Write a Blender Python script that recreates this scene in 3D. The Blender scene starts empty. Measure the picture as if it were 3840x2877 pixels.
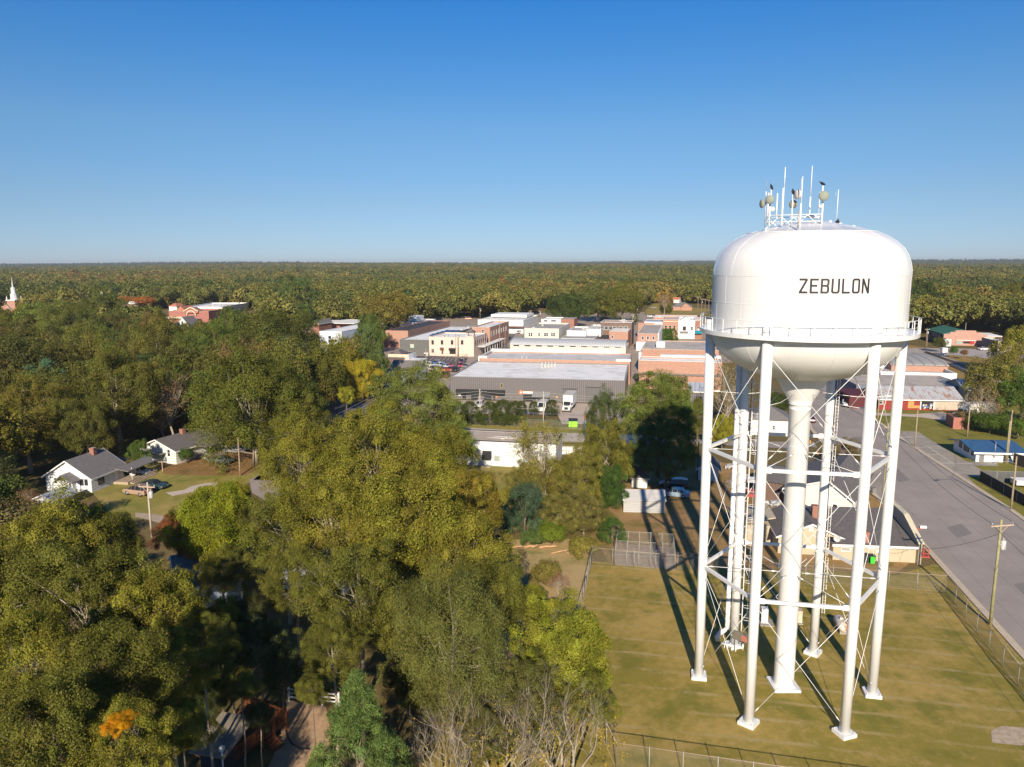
import bpy, math, random
import numpy as np
from mathutils import Vector, Matrix, Quaternion
from math import sin, cos, pi, radians, hypot, atan2, sqrt
S = bpy.context.scene
COL = S.collection
random.seed(7)
# ------------------------------------------------------------------ camera
FPX, PIT, ROLL, CH = 2775.7, .1611, -.0034, 37.09      # focal length in source pixels, pitch, roll, height of the drone
cam = bpy.data.objects.new('camera', bpy.data.cameras.new('camera')); COL.objects.link(cam)
cam.data.sensor_width = 36; cam.data.lens = 36*FPX/3840; cam.data.clip_start = .5; cam.data.clip_end = 60000
_r, _u, _f = Vector((1, 0, 0)), Vector((0, sin(PIT), cos(PIT))), Vector((0, cos(PIT), -sin(PIT)))
_R = cos(ROLL)*_r + sin(ROLL)*_u; _U = -sin(ROLL)*_r + cos(ROLL)*_u
cam.matrix_world = Matrix(((_R.x, _U.x, -_f.x, 0), (_R.y, _U.y, -_f.y, 0), (_R.z, _U.z, -_f.z, CH), (0, 0, 0, 1)))
S.camera = cam
S.render.resolution_x, S.render.resolution_y = 1024, 767
# ------------------------------------------------------------------ world, sun, exposure
SUN_EL, SUN_AZ = radians(25.0), radians(86.2)          # shadows run towards SUN_AZ (measured from +X)
w = bpy.data.worlds.new('World'); S.world = w; w.use_nodes = True
wn = w.node_tree.nodes; wl = w.node_tree.links
sky = wn.new('ShaderNodeTexSky'); sky.sky_type = 'NISHITA'; sky.sun_disc = False
sky.sun_elevation = SUN_EL
tosun = Vector((-cos(SUN_AZ)*cos(SUN_EL), -sin(SUN_AZ)*cos(SUN_EL), sin(SUN_EL)))
sky.sun_rotation = atan2(tosun.x, tosun.y)
sky.altitude = 600; sky.air_density = 1.0; sky.dust_density = 0.0; sky.ozone_density = 6.0
bg = wn['Background']; bg.inputs[1].default_value = .10
tc = wn.new('ShaderNodeTexCoord'); sx = wn.new('ShaderNodeSeparateXYZ'); wl.new(tc.outputs['Generated'], sx.inputs[0])
cr_ = wn.new('ShaderNodeValToRGB'); e_ = cr_.color_ramp.elements                 # clear autumn air: deeper blue overhead, greyer rim
e_[0].position, e_[0].color = .012, (.46, .53, .71, 1); e_[1].position, e_[1].color = .332, (.195, .635, .9, 1)
for z_, c_ in ((.075, (.55, .56, .615)), (.167, (.555, .665, .69)), (.254, (.355, .66, .80))): e_.new(z_).color = (*c_, 1)
mx_ = wn.new('ShaderNodeMix'); mx_.data_type = 'RGBA'; mx_.blend_type = 'MULTIPLY'; mx_.inputs[0].default_value = 1
wl.new(sx.outputs[2], cr_.inputs[0]); wl.new(sky.outputs[0], mx_.inputs[6]); wl.new(cr_.outputs[0], mx_.inputs[7]); wl.new(mx_.outputs[2], bg.inputs[0])
sun = bpy.data.objects.new('sun', bpy.data.lights.new('sun', 'SUN')); COL.objects.link(sun)
sun.data.energy = 5.0; sun.data.angle = radians(.53); sun.data.color = (1, .875, .69)
sun.rotation_euler = tosun.to_track_quat('Z', 'Y').to_euler()
vs = S.view_settings; vs.view_transform = 'Standard'; vs.look = 'None'; vs.exposure = .45; vs.gamma = 1; vs.use_curve_mapping = False
cy = S.cycles; cy.max_bounces = 6; cy.diffuse_bounces = 3; cy.glossy_bounces = 2; cy.transmission_bounces = 3
cy.transparent_max_bounces = 8; cy.volume_bounces = 0; cy.caustics_reflective = False; cy.caustics_refractive = False

# ------------------------------------------------------------------ reading positions off the survey (photo pixel -> world point at height z)
def ray(x, y):
    dx, dy = x-1920, y-1438.5
    a = (dx*cos(ROLL)+dy*sin(ROLL))/FPX; b = -(-dx*sin(ROLL)+dy*cos(ROLL))/FPX
    return Vector((a, cos(PIT)+b*sin(PIT), -sin(PIT)+b*cos(PIT)))
CR = {'T1': (1100, 1100, .3617), 'T2': (1800, 1100, .4069), 'L1': (0, 950, .4973), 'L3': (0, 1500, .4973), 'M': (1700, 1550, .4829),
      'C5': (1650, 1450, .2939), 'C6': (3280, 1180, .2535), 'C7': (3280, 1600, .2535), 'R2': (2500, 1350, .6058), 'R3': (2200, 2000, .7414),
      'RC': (3150, 1150, .3923), 'W': (150, 1600, .226), 'B': (2850, 1900, .2938), 'C26': (2600, 1400, .3018), 'LT': (1500, 1250, .1582),
      'LL': (700, 2550, .2486), 'D': (0, 0, 1.736), 'Q': (2350, 1100, .1689), 'TW': (2500, 550, .5432), 'AN': (2820, 600, .1811), 'TB': (2650, 2150, .1811),
      'S': (0, 0, 1), 'CH': (0, 1000, .3165), 'SC': (600, 1080, .2486), 'T3': (1150, 1140, .2034)}
def px(c, x, y):
    o = CR[c]; return o[0]+x*o[2], o[1]+y*o[2]
def P(c, x, y, z=0.):
    r = ray(*px(c, x, y)); t = (z-CH)/r.z
    return Vector((r.x*t, r.y*t, z))
def proj(p):
    x, y, z = p[0], p[1], p[2]-CH
    d = y*cos(PIT)-z*sin(PIT); u = y*sin(PIT)+z*cos(PIT)
    a, b = FPX*x/d, -FPX*u/d
    return 1920+a*cos(ROLL)-b*sin(ROLL), 1438.5+a*sin(ROLL)+b*cos(ROLL), d
def top_z(g, c, x, y):
    """height at ground point g whose picture row is that of (x, y)"""
    yy = px(c, x, y)[1]; lo, hi = 0., 90.
    for _ in range(40):
        m = (lo+hi)/2
        if proj((g[0], g[1], m))[1] > yy: lo = m
        else: hi = m
    return m

# ------------------------------------------------------------------ objects
def tag(o, label=None, cat=None, group=None, kind=None):
    if label: o['label'] = label
    if cat: o['category'] = cat
    if group: o['group'] = group
    if kind: o['kind'] = kind
    return o
def thing(name, label, cat, loc=(0, 0, 0), rz=0., group=None):
    o = bpy.data.objects.new(name, None); COL.objects.link(o)
    o.location = loc; o.rotation_euler = (0, 0, rz); o.empty_display_size = .3
    return tag(o, label, cat, group)
def kids(o): return KIDS.get(o.name, [])
KIDS = {}
def link(o, parent):
    COL.objects.link(o)
    if parent is not None:
        o.parent = parent; KIDS.setdefault(parent.name, []).append(o)
def copy_tree(src, loc=None, rz=None, scale=None, label=None, group=None, parent=None):
    c = src.copy(); COL.objects.link(c)
    if parent is not None:
        c.parent = parent; KIDS.setdefault(parent.name, []).append(c)
    if loc is not None: c.location = loc
    if rz is not None: c.rotation_euler = (0, 0, rz)
    if scale is not None: c.scale = scale if hasattr(scale, '__len__') else (scale,)*3
    if label: c['label'] = label
    if group: c['group'] = group
    for ch in kids(src): copy_tree(ch, parent=c)
    return c

class MB:
    def __init__(s): s.v = []; s.f = []; s.m = []; s.mats = []; s.k = 0; s.sm = []; s.smooth = False
    def mat(s, m):
        if m not in s.mats: s.mats.append(m)
        s.k = s.mats.index(m); return s
    def face(s, idx): s.f.append(idx); s.m.append(s.k); s.sm.append(s.smooth)
    def add(s, vs, fs):
        n = len(s.v); s.v += [tuple(v) for v in vs]
        for f in fs: s.face([n+i for i in f])
        return s
    def box(s, x0, y0, z0, x1, y1, z1):
        return s.add([(x0, y0, z0), (x1, y0, z0), (x1, y1, z0), (x0, y1, z0), (x0, y0, z1), (x1, y0, z1), (x1, y1, z1), (x0, y1, z1)],
                     [(3, 2, 1, 0), (4, 5, 6, 7), (0, 1, 5, 4), (1, 2, 6, 5), (2, 3, 7, 6), (3, 0, 4, 7)])
    def obox(s, c, ax, ay, az):
        c, ax, ay, az = map(Vector, (c, ax, ay, az)); vs = []
        for k in (-1, 1):
            for a, b in ((-1, -1), (1, -1), (1, 1), (-1, 1)): vs.append(c+a*ax+b*ay+k*az)
        return s.add(vs, [(3, 2, 1, 0), (4, 5, 6, 7), (0, 1, 5, 4), (1, 2, 6, 5), (2, 3, 7, 6), (3, 0, 4, 7)])
    def bar(s, a, b, w, h=None, up=(0, 0, 1)):
        a, b = Vector(a), Vector(b); h = h or w; d = (b-a); L = d.length; d.normalize()
        x = d.cross(Vector(up))
        if x.length < 1e-4: x = d.cross(Vector((1, 0, 0)))
        x.normalize(); y = x.cross(d)
        return s.obox((a+b)/2, x*w/2, d*L/2, y*h/2)
    def prism(s, poly, z0, z1):
        n = len(poly); vs = [(p[0], p[1], z0) for p in poly]+[(p[0], p[1], z1) for p in poly]
        return s.add(vs, [list(range(n-1, -1, -1)), list(range(n, 2*n))]+[(i, (i+1) % n, n+(i+1) % n, n+i) for i in range(n)])
    def yprism(s, poly, y0, y1):
        n = len(poly); vs = [(p[0], y0, p[1]) for p in poly]+[(p[0], y1, p[1]) for p in poly]
        return s.add(vs, [list(range(n)), list(range(2*n-1, n-1, -1))]+[((i+1) % n, i, n+i, n+(i+1) % n) for i in range(n)])
    def xprism(s, poly, x0, x1):
        n = len(poly); vs = [(x0, p[0], p[1]) for p in poly]+[(x1, p[0], p[1]) for p in poly]
        return s.add(vs, [list(range(n-1, -1, -1)), list(range(n, 2*n))]+[(i, (i+1) % n, n+(i+1) % n, n+i) for i in range(n)])
    def sheet(s, poly, z):
        return s.add([(p[0], p[1], z) for p in poly], [list(range(len(poly)))])
    def tube(s, pts, r, n=8, caps=True):
        pts = [Vector(p) for p in pts]; rs = r if hasattr(r, '__len__') else [r]*len(pts)
        n0 = len(s.v); px_ = None; s.smooth, old = True, s.smooth
        for i, p in enumerate(pts):
            d = (pts[min(i+1, len(pts)-1)]-pts[max(i-1, 0)]).normalized()
            if px_ is None:
                px_ = d.cross(Vector((0, 0, 1)))
                if px_.length < 1e-3: px_ = Vector((1, 0, 0))
            px_ = (px_-d*px_.dot(d)).normalized(); q = d.cross(px_)
            for k in range(n):
                a = 2*pi*k/n; s.v.append(tuple(p+(px_*cos(a)+q*sin(a))*rs[i]))
        for i in range(len(pts)-1):
            for k in range(n):
                a = n0+i*n+k; b = n0+i*n+(k+1) % n; s.face([a, b, b+n, a+n])
        s.smooth = old
        if caps:
            s.face([n0+k for k in range(n-1, -1, -1)]); s.face([n0+(len(pts)-1)*n+k for k in range(n)])
        return s
    def lathe(s, prof, n=32, c=(0, 0), smooth=True):
        n0 = len(s.v); s.smooth, old = smooth, s.smooth
        for r, z in prof:
            for k in range(n):
                a = 2*pi*k/n; s.v.append((c[0]+r*cos(a), c[1]+r*sin(a), z))
        for i in range(len(prof)-1):
            for k in range(n):
                a = n0+i*n+k; b = n0+i*n+(k+1) % n; s.face([a, b, b+n, a+n])
        s.smooth = old
        return s
    def build(s, name, m=None, parent=None, loc=None, rz=None):
        me = bpy.data.meshes.new(name); me.from_pydata(s.v, [], s.f)
        for q in (s.mats or [m]): me.materials.append(q)
        me.polygons.foreach_set('material_index', s.m); me.polygons.foreach_set('use_smooth', s.sm)
        me.update()
        o = bpy.data.objects.new(name, me); link(o, parent)
        if loc is not None: o.location = loc
        if rz is not None: o.rotation_euler = (0, 0, rz)
        return o
def struct(name, mb, m=None):
    return tag(mb.build(name, m), kind='structure')

# ------------------------------------------------------------------ materials
class NT:
    def __init__(s, name):
        s.m = bpy.data.materials.new(name); s.m.use_nodes = True; s.t = s.m.node_tree; s.n = s.t.nodes; s.l = s.t.links
        s.b = s.n['Principled BSDF']; s.out = s.n['Material Output']
        s.co = s.n.new('ShaderNodeTexCoord')
    def new(s, t, **k):
        q = s.n.new(t)
        for a, b in k.items(): setattr(q, a, b)
        return q
    def vec(s, scale=(1, 1, 1), world=False, rot=0):
        mp = s.new('ShaderNodeMapping'); mp.inputs['Scale'].default_value = scale; mp.inputs['Rotation'].default_value = (0, 0, rot)
        if world:
            g = s.new('ShaderNodeNewGeometry'); s.l.new(g.outputs['Position'], mp.inputs[0])
        else: s.l.new(s.co.outputs['Object'], mp.inputs[0])
        return mp.outputs[0]
    def noise(s, scale, detail=4, rough=.6, vec=None, world=False):
        q = s.new('ShaderNodeTexNoise'); q.inputs['Scale'].default_value = scale; q.inputs['Detail'].default_value = detail; q.inputs['Roughness'].default_value = rough
        s.l.new(vec or s.vec(world=world), q.inputs['Vector']); return q.outputs[0]
    def ramp(s, fac, stops):
        q = s.new('ShaderNodeValToRGB'); e = q.color_ramp.elements
        while len(e) > 1: e.remove(e[-1])
        e[0].position, e[0].color = stops[0][0], (*stops[0][1], 1)
        for p, c in stops[1:]: x = e.new(p); x.color = (*c, 1)
        s.l.new(fac, q.inputs[0]); return q.outputs[0]
    def mix(s, fac, a, b, mode='MIX'):
        q = s.new('ShaderNodeMix', data_type='RGBA', blend_type=mode)
        for i, v in ((0, fac), (6, a), (7, b)):
            if hasattr(v, 'is_linked'): s.l.new(v, q.inputs[i])
            elif i == 0: q.inputs[0].default_value = v
            else: q.inputs[i].default_value = (*v, 1)
        return q.outputs[2]
    def math(s, op, a, b=0., c=None):
        q = s.new('ShaderNodeMath', operation=op)
        for i, v in enumerate((a, b, c)):
            if v is None: continue
            if hasattr(v, 'is_linked'): s.l.new(v, q.inputs[i])
            else: q.inputs[i].default_value = v
        return q.outputs[0]
    def wallvec(s):
        """(along the wall, up) for walls that follow the thing's own axes"""
        sp = s.new('ShaderNodeSeparateXYZ'); s.l.new(s.co.outputs['Object'], sp.inputs[0])
        u = s.math('ADD', sp.outputs[0], sp.outputs[1]); cb = s.new('ShaderNodeCombineXYZ')
        s.l.new(u, cb.inputs[0]); s.l.new(sp.outputs[2], cb.inputs[1]); return cb.outputs[0], u, sp
    def bump(s, h, strength=.3, dist=.05):
        q = s.new('ShaderNodeBump'); q.inputs['Strength'].default_value = strength; q.inputs['Distance'].default_value = dist
        s.l.new(h, q.inputs['Height']); s.l.new(q.outputs[0], s.b.inputs['Normal'])
    def fin(s, col=None, rough=.7, metal=0., spec=.5):
        if col is not None:
            if hasattr(col, 'is_linked'): s.l.new(col, s.b.inputs['Base Color'])
            else: s.b.inputs['Base Color'].default_value = (*col, 1)
        s.b.inputs['Roughness'].default_value = rough; s.b.inputs['Metallic'].default_value = metal
        s.b.inputs['Specular IOR Level'].default_value = spec
        return s.m
def sc(c, k): return tuple(min(1, x*k) for x in c)
MC = {}
def mat(name, c, kind='plain', rough=.75, metal=0., spec=.4, amt=.18, ns=1.2, c2=None, step=.3):
    if name in MC: return MC[name]
    t = NT(name); n1 = t.noise(ns, 5, .65)
    base = t.ramp(n1, [(.3, sc(c, 1-amt)), (.7, sc(c, 1+amt))])
    if kind == 'brick':
        v, u, sp = t.wallvec(); b = t.new('ShaderNodeTexBrick'); t.l.new(v, b.inputs['Vector'])
        for i, val in (('Scale', 1.), ('Mortar Size', .012), ('Brick Width', .44), ('Row Height', .15), ('Mortar Smooth', .3)): b.inputs[i].default_value = val
        t.l.new(base, b.inputs['Color1']); b.inputs['Color2'].default_value = (*sc(c, .72), 1); b.inputs['Mortar'].default_value = (*(c2 or (.38, .34, .3)), 1)
        base = b.outputs[0]
    elif kind in ('rib', 'siding', 'seam'):
        v, u, sp = t.wallvec()
        src = {'rib': u, 'siding': sp.outputs[2], 'seam': sp.outputs[0]}[kind]
        fr = t.math('FRACT', t.math('DIVIDE', src, step))
        g = t.math('LESS_THAN', fr, .16 if kind != 'rib' else .3)
        base = t.mix(g, base, c2 or sc(c, .62))
        t.bump(t.math('LESS_THAN', fr, .2), .6, .04)
    elif kind == 'shingle':
        n2 = t.noise(9, 3, .8, t.vec((1, 1, 3))); base = t.mix(t.math('MULTIPLY', n2, .5), base, sc(c, .5))
    elif kind == 'stain':      # flat roofs: ponding stains and patches
        n2 = t.noise(.22, 6, .7); k2 = t.math('MULTIPLY', t.math('GREATER_THAN', n2, .58), .0)
        st = t.ramp(n2, [(.5, (0, 0, 0)), (.66, (1, 1, 1))]); base = t.mix(t.math('MULTIPLY', st, .45), base, c2 or sc(c, .5))
        n3 = t.noise(1.6, 4, .7, t.vec((1, .25, 1))); st3 = t.ramp(n3, [(.56, (0, 0, 0)), (.7, (1, 1, 1))]); base = t.mix(t.math('MULTIPLY', st3, .3), base, c2 or sc(c, .5))
    elif kind == 'rust':
        v, u, sp = t.wallvec(); n2 = t.noise(.5, 6, .75, t.vec((2.2, .6, 1)))
        st = t.ramp(n2, [(.5, (0, 0, 0)), (.6, (1, 1, 1))]); base = t.mix(t.math('MULTIPLY', st, .85), base, c2 or (.2, .08, .03))
        fr = t.math('FRACT', t.math('DIVIDE', sp.outputs[0], step)); base = t.mix(t.math('LESS_THAN', fr, .15), base, sc(c, .6))
    elif kind == 'block':
        v, u, sp = t.wallvec(); b = t.new('ShaderNodeTexBrick'); t.l.new(v, b.inputs['Vector'])
        for i, val in (('Scale', 1.), ('Mortar Size', .015), ('Brick Width', .8), ('Row Height', .4)): b.inputs[i].default_value = val
        t.l.new(base, b.inputs['Color1']); t.l.new(base, b.inputs['Color2']); b.inputs['Mortar'].default_value = (*sc(c, .78), 1); base = b.outputs[0]
    m = t.fin(base, rough, metal, spec); MC[name] = m
    return m
WHITE = mat('white_paint', (.78, .77, .74), amt=.04)
TRIM = mat('white_trim', (.8, .79, .76), amt=.03)
GLASS = mat('dark_window_glass', (.03, .035, .045), rough=.12, amt=.5, spec=.6)
DARK = mat('dark_metal', (.035, .035, .04), rough=.6)
ASPH = mat('asphalt', (.16, .15, .145), amt=.15, ns=3)
CONC = mat('concrete', (.34, .31, .27), kind='stain', amt=.12, ns=.8)
WOOD = mat('weathered_wood', (.23, .17, .12), amt=.3, ns=3)
STEEL = mat('galvanised_steel', (.42, .42, .41), metal=.35, rough=.5)
BRICK = mat('red_brick', (.36, .13, .08), 'brick', amt=.2)
# ------------------------------------------------------------------ water tower
TX, TY = 24.0, 60.55
t = NT('tower_white_enamel')
n1 = t.noise(.35, 5, .6, t.vec((1, 1, .25))); n2 = t.noise(6, 3, .5)
base = t.ramp(n1, [(.3, (.76, .755, .745)), (.7, (.8, .795, .785))])
sk = t.noise(1., 5, .7, t.vec((2.6, 2.6, .1))); base = t.mix(t.math('MULTIPLY', t.ramp(sk, [(.5, (0, 0, 0)), (.72, (1, 1, 1))]), .22), base, (.5, .48, .42))
t.bump(t.noise(.5, 2, .5), .12, .2)
TWHITE = t.fin(base, .32, 0, .5); t.b.inputs['Coat Weight'].default_value = .25; t.b.inputs['Coat Roughness'].default_value = .12
t = NT('tank_bottom_enamel')      # mottled tone, darker towards the bottom of the bowl
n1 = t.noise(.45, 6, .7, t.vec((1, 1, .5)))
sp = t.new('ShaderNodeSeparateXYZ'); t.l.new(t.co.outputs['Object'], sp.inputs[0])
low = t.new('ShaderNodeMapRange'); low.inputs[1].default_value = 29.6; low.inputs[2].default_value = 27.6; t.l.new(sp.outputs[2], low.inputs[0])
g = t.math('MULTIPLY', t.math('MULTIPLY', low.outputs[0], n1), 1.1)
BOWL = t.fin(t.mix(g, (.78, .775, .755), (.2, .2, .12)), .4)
BLACK = mat('black_lettering', (.035, .03, .035), rough=.5, amt=.1)
tw = thing('water_tower', 'tall white six-legged water tower lettered ZEBULON, standing on the mown lawn', 'water tower', (TX, TY, 0))
RT = 7.45
def ell(z, zc, a, b): return a*sqrt(max(0, 1-((z-zc)/b)**2))
m = MB(); prof = [(7.45, 31.6), (7.45, 33.95), (7.45, 36.0)]
prof += [(7.42, 36.6), (7.3, 37.15), (7.08, 37.7), (6.75, 38.2), (6.3, 38.62), (5.75, 39.0), (5.15, 39.3), (5.0, 39.37), (4.96, 39.36), (3, 39.9), (1.2, 40.28), (.02, 40.44)]
m.lathe(prof, 96)
for zz in (33.95, 36.08): m.lathe([(7.452, zz-.03), (7.464, zz-.02), (7.464, zz+.02), (7.45, zz+.03)], 96, smooth=False)
for k in range(14):
    a = 2*pi*(k+.8)/14; m.tube([(r*cos(a), r*sin(a), z) for r, z in prof[2:13]], .011, 4, False)
    a += .16; m.tube([(7.452*cos(a), 7.452*sin(a), z) for z in (31.7, 33.95)], .009, 4, False); a += .2; m.tube([(7.452*cos(a), 7.452*sin(a), z) for z in (33.95, 36.05)], .009, 4, False)
m.lathe([(5.02, 39.37), (5.0, 39.42), (4.94, 39.4)], 96, smooth=False); tank = m.build('tank', TWHITE, tw)
m = MB(); prof = [(2.1*1.0, ell(2.1, 0, 4, 7.45)*-1+31.5)]
prof = [(r, 31.5-4.0*sqrt(max(0, 1-(r/7.45)**2))) for r in (2.05, 2.6, 3.2, 3.8, 4.4, 5, 5.5, 6, 6.4, 6.75, 7.0, 7.2, 7.35, 7.43, 7.45)]+[(7.45, 31.62)]
m.lathe(prof, 96)
for k in range(14):                                    # meridional weld seams
    a = 2*pi*(k+.35)/14; m.tube([(r*cos(a), r*sin(a), z) for r, z in prof[1:]], .014, 4, False)
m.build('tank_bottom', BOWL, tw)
# letters painted on the cylinder: ribbons following the shell
LW, LG, LH, ST, Z0 = .585, .135, 1.07, .15, 34.87
def letter(ch):
    W_, H_, h = LW, LH, ST/2; m_ = H_*.52; c = .14
    if ch == 'Z': return [[(0, H_-h), (W_-.03, H_-h)], [(W_-.07, H_-h), (.07, h)], [(.0, h), (W_, h)]]
    if ch == 'E': return [[(h, 0), (h, H_)], [(0, H_-h), (W_, H_-h)], [(0, m_), (W_*.86, m_)], [(0, h), (W_, h)]]
    if ch == 'B': return [[(h, 0), (h, H_)], [(0, H_-h), (W_-c, H_-h), (W_-h, H_-c), (W_-h, m_+c*.8), (W_-c, m_)], [(0, m_), (W_-c, m_), (W_-h, m_-c*.8), (W_-h, c), (W_-c, h), (0, h)]]
    if ch == 'U': return [[(h, H_), (h, c), (c, h), (W_-c, h), (W_-h, c), (W_-h, H_)]]
    if ch == 'L': return [[(h, 0), (h, H_)], [(0, h), (W_, h)]]
    if ch == 'O': return [[(W_/2, h), (W_-c, h), (W_-h, c), (W_-h, H_-c), (W_-c, H_-h), (c, H_-h), (h, H_-c), (h, c), (c, h), (W_/2, h)]]
    if ch == 'N': return [[(h, 0), (h, H_)], [(h, H_-.02), (W_-h, .02)], [(W_-h, 0), (W_-h, H_)]]
A0 = radians(-115.9)
for i, ch in enumerate('ZEBULON'):
    m = MB()
    for q, pl in enumerate(letter(ch)):
        R_ = RT+.012+.003*q
        def on(x, z): a = A0+(i*(LW+LG)+x)/RT; return (R_*cos(a), R_*sin(a), Z0+z)
        # mitred ribbon
        n = len(pl); off = []
        for k in range(n):
            ds = []
            if k > 0: ds.append(Vector((pl[k][0]-pl[k-1][0], pl[k][1]-pl[k-1][1])).normalized())
            if k < n-1: ds.append(Vector((pl[k+1][0]-pl[k][0], pl[k+1][1]-pl[k][1])).normalized())
            nn = [Vector((-d.y, d.x)) for d in ds]; mm = sum(nn, Vector((0, 0))).normalized()
            off.append(mm*(ST/2)/max(.5, mm.dot(nn[0])))
        for k in range(n-1):
            steps = 6
            for s_ in range(steps):
                vv = []
                for tt in (s_/steps, (s_+1)/steps):
                    pxx = pl[k][0]*(1-tt)+pl[k+1][0]*tt; pz = pl[k][1]*(1-tt)+pl[k+1][1]*tt; o_ = off[k]*(1-tt)+off[k+1]*tt
                    vv += [on(pxx-o_.x, pz-o_.y), on(pxx+o_.x, pz+o_.y)]
                m.add(vv, [(0, 2, 3, 1)])
    m.build('letter', BLACK, tw)
# balcony
m = MB(); m.lathe([(7.44, 31.62), (8.28, 31.62), (8.28, 31.42), (8.34, 31.42), (8.34, 31.74), (8.28, 31.74), (8.28, 31.68), (7.44, 31.68)], 96, smooth=False); m.build('balcony_walkway', TWHITE, tw)
m = MB(); NB = 36
for k in range(NB):
    a = 2*pi*(k+.3)/NB; m.bar((8.31*cos(a), 8.31*sin(a), 31.5), (8.31*cos(a), 8.31*sin(a), 32.78), .05, .05, (cos(a), sin(a), 0))
for z, r_ in ((32.78, .028), (32.25, .018)):
    m.tube([(8.31*cos(2*pi*k/72), 8.31*sin(2*pi*k/72), z) for k in range(73)], r_, 6, False)
m.build('balcony_railing', TWHITE, tw)
# riser, cone, clamps
m = MB(); m.lathe([(.86, .25), (.86, 25.0), (.88, 25.02), (.88, 25.12), (.86, 25.14), (.86, 25.42), (.92, 25.44), (.92, 25.52), (.9, 25.54), (1.1, 25.95), (2.14, 27.75)], 40)
for zz in (7.5, 14.6, 21.9): m.lathe([(.86, zz), (.868, zz+.01), (.868, zz+.04), (.86, zz+.05)], 40)
m.build('riser_column', TWHITE, tw)
m = MB(); m.box(-1.15, -1.15, 0, 1.15, 1.15, .22); m.lathe([(1.0, .221), (1.0, .27), (.86, .271)], 32, smooth=False); m.build('riser_footing', TWHITE, tw)
ROT0 = radians(168.65); BAT = -.00065; LR = 7.3; LV = (0, 10.68, 21.35, 30.4)
def lc(k, z): a = ROT0+k*pi/3; r = LR*(1-BAT*z); return Vector((r*cos(a), r*sin(a), z))
leg0 = None
for k in range(6):
    a = ROT0+k*pi/3; o = Vector((0, 0, 0)); d = lc(k, 32.4)-lc(k, .25)
    if leg0 is None:
        m = MB(); m.tube([(0, 0, 0), d*.3, d*.31, d*.66, d*.67, d], [.4, .4, .4, .4, .4, .4], 28); m.smooth = False
        m.lathe([(.47, 0), (.47, .05), (.41, .06)], 24)
        leg0 = m.build('leg', TWHITE, tw); leg0.location = lc(k, .25); base_a = a
        f = MB(); f.box(-.66, -.66, 0, .66, .66, .3)
        for sx in (-1, 1):
            for sy in (-1, 1): f.tube([(sx*.52, sy*.52, .3), (sx*.52, sy*.52, .42)], .03, 6)
        foot0 = f.build('footing', TWHITE, tw); foot0.location = lc(k, 0); foot0.rotation_euler = (0, 0, a)
    else:
        l2 = leg0.copy(); link(l2, tw); l2.location = lc(k, .25); l2.rotation_euler = (0, 0, a-base_a)
        f2 = foot0.copy(); link(f2, tw); f2.location = lc(k, 0); f2.rotation_euler = (0, 0, a)
def gusset(m, c, d, up, s=.38):
    d = Vector(d).normalized(); u = Vector(up); m.obox(Vector(c)+d*s*.5, d*s*.5, u*s*.55, d.cross(u)*.015)
for k in range(6):
    k2 = (k+1) % 6
    for z in LV[1:3]:                                     # horizontal struts: double channels
        a, b = lc(k, z), lc(k2, z); d = (b-a).normalized(); sd = Vector((-d.y, d.x, 0)); m = MB()
        for s_ in (-.1, .1): m.bar(a+d*.38+sd*s_, b-d*.38+sd*s_, .03, .26)
        m.bar(a+d*.38+Vector((0, 0, .12)), b-d*.38+Vector((0, 0, .12)), .17, .02)
        gusset(m, a+d*.36, d, (0, 0, 1), .42); gusset(m, b-d*.36, -d, (0, 0, 1), .42)
        m.build('strut', TWHITE, tw)
    for p in range(3):                                    # crossed tie rods
        m = MB()
        z0, z1 = LV[p]+(.55 if p == 0 else .3), LV[p+1]-(.3 if p < 2 else .0)
        for i, j in ((k, k2), (k2, k)):
            a, b = lc(i, z0), lc(j, z1); d = (b-a).normalized()
            m.tube([a+d*.45, b-d*.45], .024, 6); m.tube([a+d*.75, a+d*.95, a+d*1.2], [.03, .055, .03], 6); gusset(m, a+d*.4, d, (0, 0, 1), .2); gusset(m, b-d*.4, -d, (0, 0, 1), .2)
        m.build('cross_brace', TWHITE, tw)
    for z in LV[1:3]:                                     # spokes to the riser
        m = MB(); a = lc(k, z-.05); b = Vector((a.x, a.y, 0)).normalized()*.86; b.z = z-.05; d = (b-a).normalized()
        m.tube([a+d*.4, b], .028, 6); m.tube([b-d*.8, b-d*.55, b-d*.3], [.03, .08, .03], 6); m.tube([a+d*.5, a+d*.75, a+d*1.], [.03, .07, .03], 6); m.build('tie_rod', TWHITE, tw)
    m = MB(); a = lc(k, 26.3); b = Vector((a.x, a.y, 0)).normalized()*1.3; b.z = 26.5; d = (b-a).normalized(); m.tube([a+d*.4, a+(b-a)*.5-Vector((0, 0, .22)), b], .025, 6); m.tube([a+d*.4, a+d*.7, a+d*1.], [.03, .08, .03], 6)
    m.build('tie_rod', TWHITE, tw)
# overflow pipe, safety ladder and cables on the back-left leg
F = lc(5, 0).copy(); F.z = 0
er, ev = Vector((cos(atan2(-TX, TY)), sin(atan2(-TX, TY)), 0)), Vector((TX, TY, 0)).normalized()
er = Vector((ev.y, -ev.x, 0))                              # to the right as seen from the street corner
m = MB(); o = F-er*.72+ev*.1
m.tube([o+Vector((0, 0, 30.6)), o+Vector((0, 0, 1.75)), o+Vector((-.05, -.1, 1.45))-er*.25, o-er*.7-ev*.25+Vector((0, 0, 1.1)), o-er*.85-ev*.3+Vector((0, 0, .8)), o-er*.85-ev*.3+Vector((0, 0, .35))], .22, 14)
for z in (4, 8.5, 13, 17.5, 22, 26.5): m.bar(o+Vector((0, 0, z)), F+Vector((0, 0, z)), .05)
m.lathe([(.32, .7), (.32, .8)], 16, (o-er*.85-ev*.3)[:2]); m.build('overflow_pipe', TWHITE, tw)
m = MB(); o = F+er*.62-ev*.05
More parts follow.
